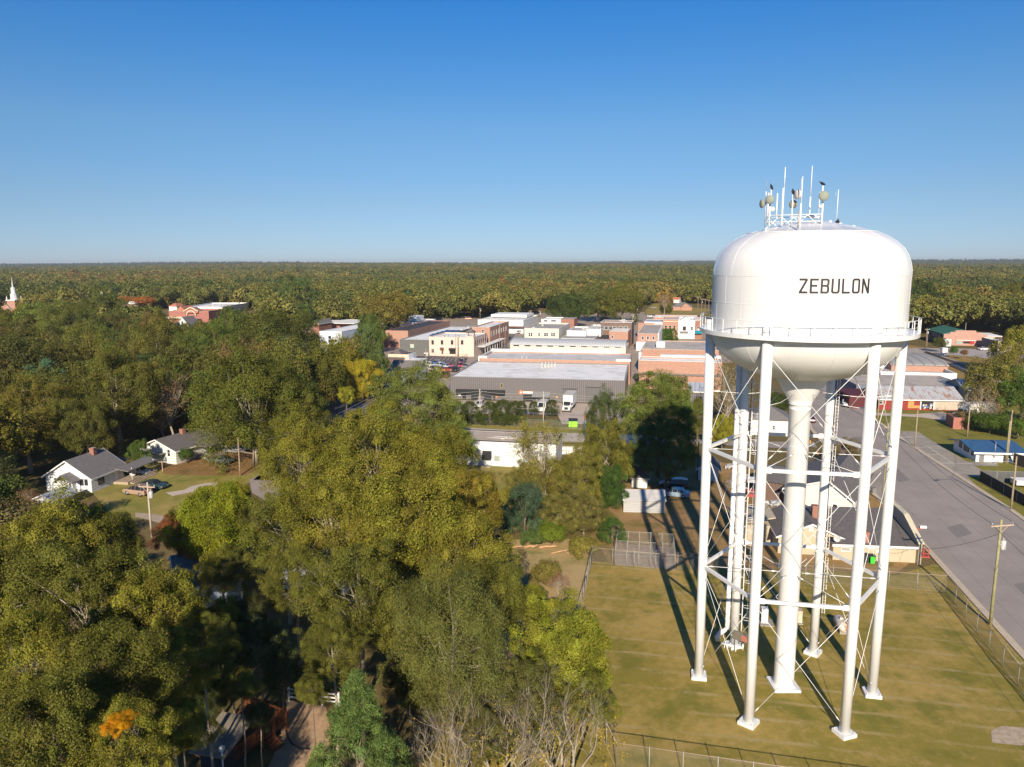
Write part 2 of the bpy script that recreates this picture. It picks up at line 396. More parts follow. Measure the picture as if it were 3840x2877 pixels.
for s_ in (-.2, .2): m.bar(o+ev*0+er*(.0)+ev*s_+Vector((0, 0, 1.8)), o+ev*s_+Vector((0, 0, 31.4)), .06, .06, er)
for i in range(97): m.tube([o-ev*.2+Vector((0, 0, 2+i*.305)), o+ev*.2+Vector((0, 0, 2+i*.305))], .016, 5)
for i in range(22):
    z = 3.0+i*1.27; m.tube([o+er*(.38-.36*cos(t_))+ev*.3*sin(t_)+Vector((0, 0, z)) for t_ in [2*pi*q/12 for q in range(13)]], .022, 5, False)
    m.bar(o+Vector((0, 0, z+.4)), F+er*.38+Vector((0, 0, z+.4)), .06)
for s_ in (.45, .62): m.tube([o+er*s_+Vector((0, 0, 3)), o+er*s_+Vector((0, 0, 29.5))], .016, 5)
m.build('safety_ladder', TWHITE, tw)
G_ = lc(4, 0); o = G_+er*.66; m = MB()
for s_ in (-.19, .19): m.bar(o+er*0+ev*.02+er*s_*.6+Vector((0, 0, 4.2)), o+er*s_*.6+Vector((0, 0, 29.8)), .045, .045, ev)
for i in range(84): m.tube([o-er*.12+Vector((0, 0, 4.3+i*.305)), o+er*.12+Vector((0, 0, 4.3+i*.305))], .014, 5)
for i in range(8): m.bar(G_+er*.35+Vector((0, 0, 5+i*3.2)), o+Vector((0, 0, 5+i*3.2)), .04)
m.build('ladder', TWHITE, tw)
m = MB(); o = F-er*1.4-ev*.5
m.tube([F+er*.45+Vector((0, 0, 30)), F+er*.47+Vector((0, 0, .3))], .03, 6); m.build('coax_cable', DARK, tw); m = MB(); m.tube([G_+er*.42-ev*.1+Vector((0, 0, 30)), G_+er*.42-ev*.1+Vector((0, 0, 1))], .03, 6)
m.build('coax_cable', DARK, tw)
# clutter at the foot: valve bodies
m = MB()
for i in range(9):
    a = F+er*random.uniform(-.9, .9)-ev*random.uniform(.5, 1.1); m.tube([a, a+Vector((0, 0, random.uniform(.25, .7)))], random.uniform(.05, .12), 8)
m.tube([F-er*1.2-ev*.5+Vector((0, 0, .3)), F+er*.8-ev*.7+Vector((0, 0, .3))], .11, 10); m.build('valve_piping', TWHITE, tw)
m = MB(); c = F+er*.75-ev*.95+Vector((0, 0, 1.55)); m.obox(c, er*.85-ev*.3, (ev*.85+er*.3)*.12, Vector((0, 0, .42))); 
for s_ in (-.7, .7): q = c+er*s_*.9-ev*s_*.3; m.bar((q.x, q.y, 0), (q.x, q.y, 1.9), .07)
MP = mat('meter_panel_grey', (.22, .2, .16), metal=.3, rough=.5); m.build('equipment_panel', MP, tw)
m = MB(); c = c-(ev*.85+er*.3)*.2+er*.3
m.obox(c-Vector((0, 0, .05)), er*.28-ev*.1, (ev*.85+er*.3)*.08, Vector((0, 0, .28))); m.build('meter_box', mat('faded_red_box', (.42, .15, .11)), tw)
# manways and vents on the roof
def roofz(r): return 40.34-r*.155 if r < 1.2 else (40.2-(r-1.2)*.19 if r < 3 else 39.86-(r-3)*.25)
for x, y, v in ((1130, 523, -.3), (1200, 520, .6), (1226, 520, 1.2), (1292, 542, .8), (1328, 541, 1.3)):
    m = MB(); r = ray(*px('TW', x, y))
    k_ = (TX*ev.x+TY*ev.y+v)/(r.x*ev.x+r.y*ev.y); q = Vector((r.x*k_-TX, r.y*k_-TY, 0)); z = roofz(q.length)
    m.lathe([(.13, z-.1), (.13, z+.16), (.01, z+.2)], 12, (q.x, q.y)); m.build('roof_vent', TWHITE, tw)
# antenna platform: masts located on the roof by sight line and depth
def rp(x, y, v):
    r = ray(*px('AN', x, y)); k_ = (TX*ev.x+TY*ev.y+v)/(r.x*ev.x+r.y*ev.y)
    return Vector((r.x*k_-TX, r.y*k_-TY, CH+r.z*k_))
def mast(x0, y0, x1, y1, v, r, name='antenna_mast', mt=None):
    a, b = rp(x0, y0, v), rp(x1, y1, v); b.x, b.y = a.x, a.y
    q = MB(); q.tube([a, b], r, 10); return q.build(name, mt or TWHITE, tw)
VF, VB = -2.6, .6
for a in ((350, 1385, 388, 920, VF, 0.062), (385, 920, 405, 610, VF, 0.059), (610, 1360, 658, 580, VF, 0.081), (990, 1350, 1040, 900, VF, 0.068), (1440, 1330, 1448, 870, VF, 0.068),
          (1448, 870, 1460, 535, VF, 0.056), (315, 1290, 343, 680, VB, 0.056), (500, 1250, 527, 690, VB, 0.056), (815, 1310, 838, 700, -1.2, 0.056), (1185, 1200, 1215, 760, VB, 0.062), (1375, 1200, 1383, 660, VB, 0.025)): mast(*a)
for a in ((668, 600, 710, 148, VF, 0.034), (1020, 900, 1050, 340, VF, 0.034), (1215, 720, 1248, 120, VB, 0.031), (1750, 1260, 1782, 615, 1.0, 0.031), (290, 760, 298, 655, VF, 0.046), (1015, 640, 1015, 390, VF+.1, 0.019), (1735, 760, 1735, 670, 1., 0.009)):
    mast(*a, name='whip_antenna')
mast(262, 1400, 290, 760, VF-.1, .035, 'antenna_mast', STEEL); mast(300, 655, 308, 395, VF, .012, 'whip_antenna', STEEL); mast(950, 1420, 980, 1050, -4.6, .06, 'antenna_mast', STEEL)
m = MB()
c4 = [rp(300, 1150, VF), rp(1440, 1080, VF), rp(1430, 1070, VB), rp(330, 1165, VB)]
zt = [c4[0].z]*4
fl, fr_, br, bl = [Vector((c.x, c.y, 0)) for c in c4]
za, zb = c4[0].z, c4[0].z-1.0
for z in (za, za-.52, zb):
    for p, q in ((fl, fr_), (fr_, br), (br, bl), (bl, fl)): m.tube([p+Vector((0, 0, z)), q+Vector((0, 0, z))], .034, 8)
m.bar(fl+Vector((0, 0, zb-.2)), fr_+Vector((0, 0, zb-.2)), .16, .2); m.bar(bl+Vector((0, 0, zb-.1)), br+Vector((0, 0, zb-.1)), .16, .2)
for i in range(5):
    p = fl.lerp(fr_, i/4); q = bl.lerp(br, i/4); m.bar(p+Vector((0, 0, zb-.15)), q+Vector((0, 0, zb-.05)), .12, .14)
    for s_ in (p, q):
        rr = s_.length; z = roofz(rr); m.bar(s_+Vector((0, 0, min(z, zb)-.1)), s_+Vector((0, 0, zb)), .08)
for i in range(4):
    p = fl.lerp(fr_, i/4); q = fl.lerp(fr_, (i+1)/4); m.bar(p+Vector((0, 0, za if i % 2 else zb)), q+Vector((0, 0, zb if i % 2 else za))+ev*.8, .05)
    p = bl.lerp(br, i/4); q = bl.lerp(br, (i+1)/4); m.bar(p+Vector((0, 0, zb if i % 2 else za)), q+Vector((0, 0, za if i % 2 else zb)), .05)
m.build('antenna_platform', TWHITE, tw)
DISH = mat('dish_grey_green', (.27, .29, .24), amt=.06); DISHW = mat('dish_white', (.62, .58, .55), amt=.06)
def dish(x, y, v, r, d, mt, dep=.6):
    c = rp(x, y, v); d = Vector(d).normalized(); q = d.to_track_quat('Z', 'Y'); mm = MB()
    prof = [(.01, -dep*.55), (r*.5, -dep*.5), (r*.85, -dep*.3), (r, 0), (r, dep*.12), (r*.9, dep*.3), (r*.5, dep*.42), (.01, dep*.46)]
    mm.lathe(prof, 28); mm.v = [tuple(q @ Vector(p)+c) for p in mm.v]; mm.build('antenna_dish', mt, tw)
    return c
tc = -ev
dish(372, 822, VF-.35, .34, tc+er*-.15, DISH, .4); dish(1488, 745, VF-.35, .37, tc+er*.1+Vector((0, 0, .05)), DISH, .4)
dish(212, 905, VF, .34, tc*.45-er*1, DISH, .36); dish(850, 918, -1.0, .33, -tc+er*.4, mat('dish_tan', (.28, .25, .18)), .35); dish(955, 715, -1.6, .37, tc*.5-er*.8, DISHW, .5)
dish(425, 1020, VF+.4, .2, tc+er*.6, DISHW, .25); dish(1255, 1170, VB-.3, .5, Vector((.1, -.2, 1)), TWHITE, .3); dish(1410, 965, VB, .16, er, DISHW, .3)
# black vultures perched on masts and roof
VUL = mat('vulture_feathers', (.018, .015, .017), amt=.5, ns=8, rough=.7)
def vulture(p, face, label, pose=0):
    o = thing('vulture', label, 'bird', p, face, 'black vultures perched on top of the water tower')
    m = MB()
    if pose == 0:
        body = [((0, 0, .06), .05), ((.0, 0, .16), .12), ((.03, 0, .3), .14), ((.07, 0, .42), .11), ((.1, 0, .5), .055), ((.12, 0, .56), .045), ((.15, 0, .585), .045), ((.19, 0, .57), .022), ((.23, 0, .55), .008)]
    else:
        body = [((-.22, 0, .1), .04), ((-.12, 0, .15), .1), ((0, 0, .2), .14), ((.12, 0, .27), .12), ((.2, 0, .34), .06), ((.25, 0, .4), .045), ((.29, 0, .42), .042), ((.33, 0, .4), .02), ((.37, 0, .38), .008)]
    m.tube([b[0] for b in body], [b[1] for b in body], 12)
    if pose == 0: m.add([(-.02, -.07, .2), (-.02, .07, .2), (-.14, .06, -.08), (-.14, -.06, -.08), (-.05, -.07, .2), (-.05, .07, .2), (-.17, .05, -.08), (-.17, -.05, -.08)], [(0, 1, 2, 3), (7, 6, 5, 4), (0, 3, 7, 4), (1, 5, 6, 2), (3, 2, 6, 7)])
    else: m.add([(-.15, -.06, .17), (-.15, .06, .17), (-.36, .07, .06), (-.36, -.07, .06), (-.15, -.06, .13), (-.15, .06, .13), (-.36, .06, .04), (-.36, -.06, .04)], [(0, 1, 2, 3), (7, 6, 5, 4), (0, 3, 7, 4), (1, 5, 6, 2), (3, 2, 6, 7)])
    m.build('body', VUL, o)
    for s_ in (-1, 1):
        q = MB()
        if pose == 0: q.tube([(.05, s_*.11, .42), (.02, s_*.155, .3), (-.04, s_*.13, .12), (-.1, s_*.07, -.02)], [.03, .06, .055, .015], 8)
        else: q.tube([(.14, s_*.11, .3), (.02, s_*.16, .24), (-.14, s_*.13, .17), (-.28, s_*.07, .09)], [.03, .07, .055, .015], 8)
        q.build('wing', VUL, o)
        q = MB(); q.tube([(.0, s_*.05, .1), (.0, s_*.05, 0)], .014, 6); q.bar((-.03, s_*.05, .005), (.07, s_*.05, .005), .03, .01); q.build('leg', mat('vulture_leg', (.25, .22, .2)), o)
    return o
off = Vector((TX, TY, 0))
fa = atan2(er.y, er.x)
for (x, y, v, f_, lab, ps, sc_) in ((405, 612, VF, fa+2.6, 'black vulture hunched upright on the leftmost mast of the water tower', 0, .72), (850, 705, -1.2, fa+2.2, 'black vulture on the low middle mast, just above the tan dish', 0, .7),
                          (1462, 535, VF, fa+pi*.95, 'largest looking black vulture, leaning to its left on the mast above the right grey-green dish', 1, .75), (1770, 1272, .8, fa+1.2, 'brownish black vulture sitting on the tank roof itself beside the lone whip antenna', 0, .8)):
    p = rp(x, y, v)+off
    if v == .8: p.z = roofz((p-off-Vector((0, 0, p.z))).length)+.02
    q = vulture(p, f_, lab, ps); q.scale = (sc_,)*3
# ------------------------------------------------------------------ ground, roads, lawns
GR = radians(-13.5)                                    # bearing of the street grid
e1 = Vector((cos(GR), sin(GR), 0)); e2 = Vector((-sin(GR), cos(GR), 0))
t = NT('ground_mixed_grass')
a = t.noise(.012, 6, .6, world=True); b = t.noise(.35, 6, .75, world=True); c = t.noise(3., 3, .7, world=True)
col = t.ramp(a, [(.35, (.15, .13, .04)), (.5, (.22, .16, .06)), (.65, (.28, .19, .09))])
col = t.mix(t.math('MULTIPLY', b, .7), col, (.07, .055, .03)); col = t.mix(t.math('MULTIPLY', c, .3), col, (.2, .15, .07)); GRD = t.fin(col, .95, 0, .1)
m = MB(); N = 24; m.sheet([(-9000, -200), (9000, -200), (9000, 9500), (-9000, 9500)], -.03); struct('ground', m, GRD)
def lawn_mat(name, g, d, stripes=0, rot=0., bare=.5):
    t = NT(name)
    a = t.noise(.09, 5, .65, world=True); b = t.noise(1.1, 5, .7, world=True); c = t.noise(10, 4, .85, world=True); p = t.noise(.22, 3, .6, world=True)
    k = t.math('ADD', t.math('MULTIPLY', a, .62), t.math('MULTIPLY', b, .38))
    col = t.ramp(k, [(bare-.1, d), (bare+.06, g)])
    col = t.mix(t.ramp(p, [(.52, (0, 0, 0)), (.66, (.75, .75, .75))]), col, (g[0]*.55, g[1]*.72, g[2]*.6)); q_ = t.noise(.5, 6, .8, world=True); col = t.mix(t.ramp(q_, [(.56, (0, 0, 0)), (.68, (.6, .6, .6))]), col, (.5, .35, .17))
    if stripes:
        v = t.vec((1, 1, 1), True, rot); w_ = t.new('ShaderNodeTexWave', wave_type='BANDS', bands_direction='Y'); w_.inputs['Scale'].default_value = stripes
        w_.inputs['Distortion'].default_value = 2.2; w_.inputs['Detail'].default_value = 3; w_.inputs['Detail Scale'].default_value = .6; t.l.new(v, w_.inputs['Vector'])
        s_ = t.ramp(w_.outputs[0], [(.9, (0, 0, 0)), (.985, (1, 1, 1))]); pz = t.noise(.13, 5, .8, world=True); s_ = t.math('MULTIPLY', s_, t.math('MULTIPLY', t.ramp(pz, [(.42, (0, 0, 0)), (.58, (1, 1, 1))]), .8)); col = t.mix(s_, col, (.46, .35, .17))
    col = t.mix(t.ramp(c, [(.4, (.0, .0, .0)), (.7, (.6, .6, .6))]), col, sc(g, .6)); c4 = t.noise(3.2, 3, .8, world=True); col = t.mix(t.ramp(c4, [(.62, (0, 0, 0)), (.75, (.5, .5, .5))]), col, (.55, .42, .2))
    t.bump(c, .5, .06)
    return t.fin(col, .95, 0, .1)
LAWN = lawn_mat('mown_lawn', (.27, .218, .045), (.48, .33, .105), .11, radians(12), .5)
YARD = lawn_mat('yard_grass', (.28, .25, .06), (.47, .33, .13), 0, 0, .48)
YARDB = lawn_mat('brown_yard', (.29, .2, .07), (.42, .25, .12), 0, 0, .55)
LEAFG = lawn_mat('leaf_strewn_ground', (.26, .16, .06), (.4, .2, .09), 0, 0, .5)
GREENV = lawn_mat('green_verge', (.23, .21, .045), (.36, .28, .09), 0, 0, .42)
def patch(name, pts, m_, z): q = MB(); q.sheet(pts, z); return struct(name, q, m_)
def PP(c, *pts): return [P(c, x, y) for x, y in pts]
# tower field
patch('lawn', [(-4, 62), (-12, 30), (52, 30), (54.0, 88), (46, 84), (9.9, 88.5), (7.0, 73)], LAWN, .0)
patch('lawn', [(7.0, 72), (9.9, 88.5), (9.8, 96), (-3, 96), (-6, 66), (-2, 62)], lawn_mat('pale_dry_grass', (.37, .29, .11), (.52, .37, .18), 0, 0, .6), .004)
patch('lawn', [(12, 88.3), (46, 84.2), (54.8, 92.5), (62, 128), (22, 140), (10, 112)], YARDB, .004)
patch('lawn', [(-12, 134.2), (8, 131), (11, 112), (6, 100), (-8, 98), (-14, 112)], YARD, .004)
# broad street on the right
L_ = [(45.0, 45), (49.2, 66.2), (55.2, 95), (59.0, 116), (63.0, 140), (67.6, 162.5), (73.6, 181), (83, 205), (97, 235), (120, 280)]
R_ = [(60.0, 40), (67.5, 72), (74.9, 106.9), (78.2, 128), (81.8, 151), (87.2, 178), (92, 194), (100, 215), (113, 240), (136, 285)]
t = NT('street_asphalt'); a = t.noise(.15, 5, .6, world=True); b = t.noise(5, 4, .8, world=True)
col = t.ramp(a, [(.3, (.31, .265, .232)), (.5, (.365, .31, .27)), (.7, (.42, .358, .312))]); col = t.mix(t.math('MULTIPLY', b, .3), col, (.17, .155, .15))
v = t.vec((1, 1, 1), True, radians(12)); wv = t.new('ShaderNodeTexWave', wave_type='BANDS', bands_direction='X'); wv.inputs['Scale'].default_value = .095; wv.inputs['Distortion'].default_value = .35; wv.inputs['Detail Scale'].default_value = .5; t.l.new(v, wv.inputs['Vector'])
cr = t.ramp(wv.outputs[0], [(.0, (1, 1, 1)), (.0012, (0, 0, 0))]); col = t.mix(t.math('MULTIPLY', cr, .35), col, (.1, .09, .09))
ROADM = t.fin(col, .85, 0, .3)
m = MB(); m.add([(*p, 0.012) for p in L_]+[(*p, .012) for p in R_], [(i, len(L_)+i, len(L_)+i+1, i+1) for i in range(len(L_)-1)]); struct('road', m, ROADM)
KERB = mat('pale_kerb', (.55, .45, .33), amt=.12)
m = MB()
for a, b_, w_ in (((60.5, 96), (63.5, 97.5), 4), ((66, 122), (68.5, 123), 7), ((72, 150), (75, 150.6), 5), ((57.5, 78), (60.5, 79), 3.2)): m.sheet([(a[0], a[1]), (b_[0], b_[1]), (b_[0]+w_*.22, b_[1]+w_), (a[0]+w_*.22, a[1]+w_)], .016)
struct('road_patch', m, mat('patched_asphalt', (.24, .21, .19), amt=.15, ns=3))
def kerb(pts, w_, h, side=1):
    q = MB()
    for i in range(len(pts)-1):
        a, b = Vector((*pts[i], 0)), Vector((*pts[i+1], 0)); d = (b-a).normalized(); n = Vector((-d.y, d.x, 0))*side
        q.prism([a-d*.02, b+d*.02, b+n*w_, a+n*w_] if side < 0 else [a, a+n*w_, b+n*w_, b][::-1], -.02+.0007*i, h+.0007*i)
    return struct('kerb', q, KERB)
kerb(L_, .75, .12, 1); kerb(R_, .75, .12, -1)
# concrete forecourt across the street, verges
patch('lawn', [(68.5, 75), (76, 108), (79, 128), (83, 152), (88.5, 180), (94, 196), (150, 196), (150, 60), (69, 60)], GREENV, .0)
cz = mat('worn_concrete_lot', (.36, .31, .25), 'stain', amt=.2, ns=.5, c2=(.19, .165, .14))
patch('parking_lot', PP('C7', (350, 220), (350, 70), (640, 75), (800, 180), (1220, 430), (1640, 680), (1560, 740), (1370, 740), (1520, 885), (1465, 905), (1180, 740), (860, 520)), cz, .02)
patch('driveway', PP('C7', (1240, 530), (1480, 525), (1790, 530), (1830, 585), (1500, 580), (1380, 560)), CONC, .026)
m = MB(); m.mat(mat('lot_stripe_white', (.6, .57, .5)))
for a, b in (((780, 290), (1195, 575)), ((560, 310), (990, 290)), ((690, 412), (940, 410)), ((860, 540), (1440, 545)), ((420, 155), (740, 150))):
    m.bar(P('C7', *a, .03), P('C7', *b, .03), .16, .008)
struct('parking_line', m)
# side street crossing behind the pine, gravel drive by the red shed
patch('street', PP('C26', (930, 850), (1180, 852), (1400, 862), (1500, 850), (1540, 930), (1430, 905), (1180, 935), (500, 900), (-600, 830), (-620, 800)), ROADM, .014)
patch('gravel_drive', PP('C6', (0, 1450), (560, 1475), (1000, 1440), (1160, 1500), (1080, 1580), (700, 1520), (330, 1500), (0, 1490)), mat('pale_gravel', (.55, .46, .38), amt=.25, ns=4), .01)
patch('path', PP('R3', (2045, 1000), (2100, 975), (2230, 985), (2260, 1050), (2200, 1075), (2050, 1060)), mat('buried_slab', (.44, .34, .24), amt=.3, ns=2), .012)
# white metal building's road, lot of the warehouse, yards
far = mat('light_concrete_road', (.5, .43, .37), 'stain', amt=.1, ns=.4, c2=(.34, .28, .23))
patch('street', PP('C5', (200, 515), (560, 520), (900, 545), (1100, 560), (2300, 610), (2900, 640), (2900, 735), (1850, 715), (1500, 700), (900, 690), (-600, 600), (-600, 500)), far, .012)
patch('parking_lot', PP('C5', (-500, 150), (2060, 222), (2500, 300), (2300, 470), (1560, 480), (1500, 360), (-500, 330)), mat('warehouse_forecourt', (.52, .43, .35), 'stain', amt=.12, ns=.3, c2=(.38, .3, .24)), .012)
patch('verge', PP('C5', (200, 475), (1500, 520), (2300, 545), (2300, 600), (1540, 590), (200, 515)), YARD, .016)
patch('verge', PP('C5', (1500, 700), (2300, 712), (2300, 728), (1500, 715)), YARD, .02)
patch('verge', PP('C5', (1500, 733), (2300, 742), (2300, 775), (1500, 765)), YARD, .02)
# town centre: one big paved block with streets
patch('town_paving', [P('T1', 600, 900), P('T1', 1640, 1100), P('T2', 1500, 640), P('T2', 2500, 640), P('T2', 2300, 300), P('T2', 1400, 180), P('T2', 300, 180), P('T1', 1800, 230), P('T1', 1100, 270), P('T1', 300, 330), P('T1', 200, 560)], mat('town_paving', (.36, .295, .24), amt=.15, ns=.2), .006)
patch('parking_lot', PP('LT', (380, 540), (690, 535), (1600, 590), (1560, 700), (1330, 790), (640, 700), (360, 640)), mat('new_asphalt', (.1, .095, .095), amt=.1), .016)
m = MB(); m.mat(mat('bay_line', (.7, .66, .6)))
for i in range(8): x = 700+i*97; m.bar(P('LT', x+90, 575+i*3, .03), P('LT', x, 640+i*3, .03), .14, .008)
struct('parking_line', m)
patch('parking_lot', PP('LT', (250, 800), (1650, 700), (1700, 760), (1200, 1060), (900, 1250), (150, 1000)), mat('dirt_lot', (.5, .37, .27), amt=.12, ns=.3), .014)
patch('street', PP('T2', (0, 560), (120, 590), (300, 420), (360, 330), (320, 330), (200, 410)), ASPH, .016)
patch('street', PP('T1', (1640, 900), (1850, 720), (2212, 520), (2230, 600), (1900, 760), (1700, 1000), (1500, 1300)), ASPH, .018)
patch('street', [P('T2', 1340, 600), P('T2', 1470, 600), P('T2', 1440, 900), P('T2', 1390, 1000), P('T2', 1300, 1000)], mat('alley_paving', (.36, .29, .22), amt=.2), .018)
patch('street', [P('T2', 1400, 300), P('T2', 1480, 300), P('T2', 1520, 175), P('T2', 1480, 175)], mat('alley_paving', None), .018)
# open lots far out
patch('lawn', PP('Q', (420, 470), (1900, 490), (1900, 350), (1500, 320), (600, 200), (500, 300), (410, 400)), lawn_mat('far_lawn', (.3, .24, .07), (.42, .31, .12)), .01)
patch('street', PP('Q', (1880, 480), (1960, 480), (1900, 200), (1780, 180)), ASPH, .02)
# white house yard on the left
patch('lawn', PP('L3', (700, 700), (830, 860), (1030, 900), (1260, 900), (1500, 760), (1650, 680), (1900, 620), (1990, 560), (1980, 480), (1500, 380), (1200, 470), (1000, 500)), YARD, .004)
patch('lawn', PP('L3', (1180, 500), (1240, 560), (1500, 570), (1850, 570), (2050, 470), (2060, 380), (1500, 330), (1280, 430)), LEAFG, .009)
patch('path', PP('L3', (1250, 700), (1300, 725), (1420, 700), (1520, 680), (1650, 650), (1640, 620), (1540, 630), (1450, 650), (1380, 680)), mat('pale_gravel', None), .013)
patch('path', PP('L3', (1020, 850), (1150, 860), (1260, 880), (1200, 930), (1100, 900), (1020, 885)), mat('driveway_concrete', (.42, .33, .24), amt=.2), .013)
patch('street', PP('L3', (1880, 600), (1990, 560), (2150, 640), (2212, 760), (2000, 760), (1900, 700)), ROADM, .014)
patch('street', PP('S', (1240, 1490), (1390, 1520), (1310, 1640), (1230, 1700), (1060, 1800), (950, 1800), (1120, 1650), (1200, 1590)), ASPH, .014)
patch('lawn', PP('L3', (1240, 1380), (1400, 1230), (1700, 1180), (1700, 1260), (1400, 1420)), YARDB, .004)
patch('bare_earth', PP('LL', (1220, 1330), (1300, 1180), (1500, 480), (1500, 300), (2100, 400), (2300, 1400)), mat('sandy_earth', (.5, .33, .2), amt=.18, ns=1.5), .01)

# railway corridor on the right
patch('verge', PP('C6', (470, 440), (1000, 520), (1500, 560), (2100, 640), (2212, 1000), (2212, 1300), (1500, 1150), (1000, 760), (480, 600)), lawn_mat('railside_grass', (.3, .21, .07), (.45, .26, .11), 0, 0, .5), .004)
patch('street', PP('C6', (440, 500), (700, 495), (1180, 500), (1830, 520), (2212, 530), (2212, 640), (1700, 655), (1450, 620), (1020, 590), (560, 565), (440, 590)), mat('pale_street', (.42, .37, .33), 'stain', amt=.1, ns=.3), .012)
patch('rail_bed', PP('C6', (640, 520), (760, 515), (1090, 640), (1500, 780), (2100, 1000), (2212, 1050), (2212, 1140), (1560, 965), (1200, 800), (980, 665), (820, 590)), mat('ballast', (.4, .32, .26), amt=.25, ns=2), .02)
m = MB()
for a, b_ in (((760, 545), (2080, 1010)), ((735, 552), (2040, 1025)), ((900, 645), (1640, 950)), ((880, 655), (1590, 955))): m.bar(P('C6', *a, .2), P('C6', *b_, .2), .35, .16)
tag(m.build('rails', mat('rail_steel', (.07, .05, .04), rough=.6)), kind='structure')
# ------------------------------------------------------------------ trees
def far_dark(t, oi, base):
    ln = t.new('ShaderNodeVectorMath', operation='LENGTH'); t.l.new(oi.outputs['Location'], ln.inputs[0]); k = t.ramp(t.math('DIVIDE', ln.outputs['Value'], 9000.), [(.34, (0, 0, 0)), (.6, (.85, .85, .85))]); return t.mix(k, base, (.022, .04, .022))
def leaf_mat(name, trans=.3, use_col=True):
    t = NT(name); t.n.remove(t.b)
    at = t.new('ShaderNodeAttribute'); at.attribute_name = 'tint'; oi = t.new('ShaderNodeObjectInfo')
    sepc = t.new('ShaderNodeSeparateColor'); t.l.new(at.outputs['Color'], sepc.inputs[0])
    lv, hv = sepc.outputs[0], sepc.outputs[1]             # lightness, warmth of each leaf
    if use_col: base = oi.outputs['Color']
    else:
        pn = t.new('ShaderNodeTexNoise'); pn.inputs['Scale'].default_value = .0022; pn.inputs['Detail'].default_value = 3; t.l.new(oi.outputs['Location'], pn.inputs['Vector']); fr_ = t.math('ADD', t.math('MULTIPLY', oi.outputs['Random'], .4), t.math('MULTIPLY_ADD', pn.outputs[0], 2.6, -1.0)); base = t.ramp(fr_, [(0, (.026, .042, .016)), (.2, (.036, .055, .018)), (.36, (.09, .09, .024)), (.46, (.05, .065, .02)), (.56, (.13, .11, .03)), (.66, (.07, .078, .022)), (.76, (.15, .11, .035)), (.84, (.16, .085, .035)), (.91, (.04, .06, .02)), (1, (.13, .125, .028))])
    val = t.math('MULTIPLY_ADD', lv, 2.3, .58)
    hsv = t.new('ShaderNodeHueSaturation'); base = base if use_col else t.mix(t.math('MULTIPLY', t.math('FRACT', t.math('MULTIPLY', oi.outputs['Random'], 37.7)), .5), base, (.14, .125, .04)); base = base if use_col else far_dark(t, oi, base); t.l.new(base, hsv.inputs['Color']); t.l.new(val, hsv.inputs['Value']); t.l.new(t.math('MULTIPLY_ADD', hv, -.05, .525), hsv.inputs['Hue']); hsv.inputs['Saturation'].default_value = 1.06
    d = t.new('ShaderNodeBsdfDiffuse'); tr = t.new('ShaderNodeBsdfTranslucent'); gl = t.new('ShaderNodeBsdfGlossy'); gl.inputs['Roughness'].default_value = .5
    t.l.new(hsv.outputs[0], d.inputs[0]); hs2 = t.mix(.6, hsv.outputs[0], (.16, .16, .02)); t.l.new(hs2, tr.inputs[0]); gl.inputs[0].default_value = (.6, .6, .5, 1)
    mx = t.new('ShaderNodeMixShader'); mx.inputs[0].default_value = trans; t.l.new(d.outputs[0], mx.inputs[1]); t.l.new(tr.outputs[0], mx.inputs[2])
    m2 = t.new('ShaderNodeMixShader'); m2.inputs[0].default_value = .012; t.l.new(mx.outputs[0], m2.inputs[1]); t.l.new(gl.outputs[0], m2.inputs[2])
    t.l.new(m2.outputs[0], t.out.inputs[0]); return t.m
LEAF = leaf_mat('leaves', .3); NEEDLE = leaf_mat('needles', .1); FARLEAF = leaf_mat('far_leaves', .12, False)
BARK = mat('bark', (.17, .135, .1), amt=.3, ns=4); PBARK = mat('pale_bark', (.33, .28, .21), amt=.25, ns=5)
rng = np.random.default_rng(11)
def unit(a): return a/np.linalg.norm(a, axis=-1, keepdims=True)
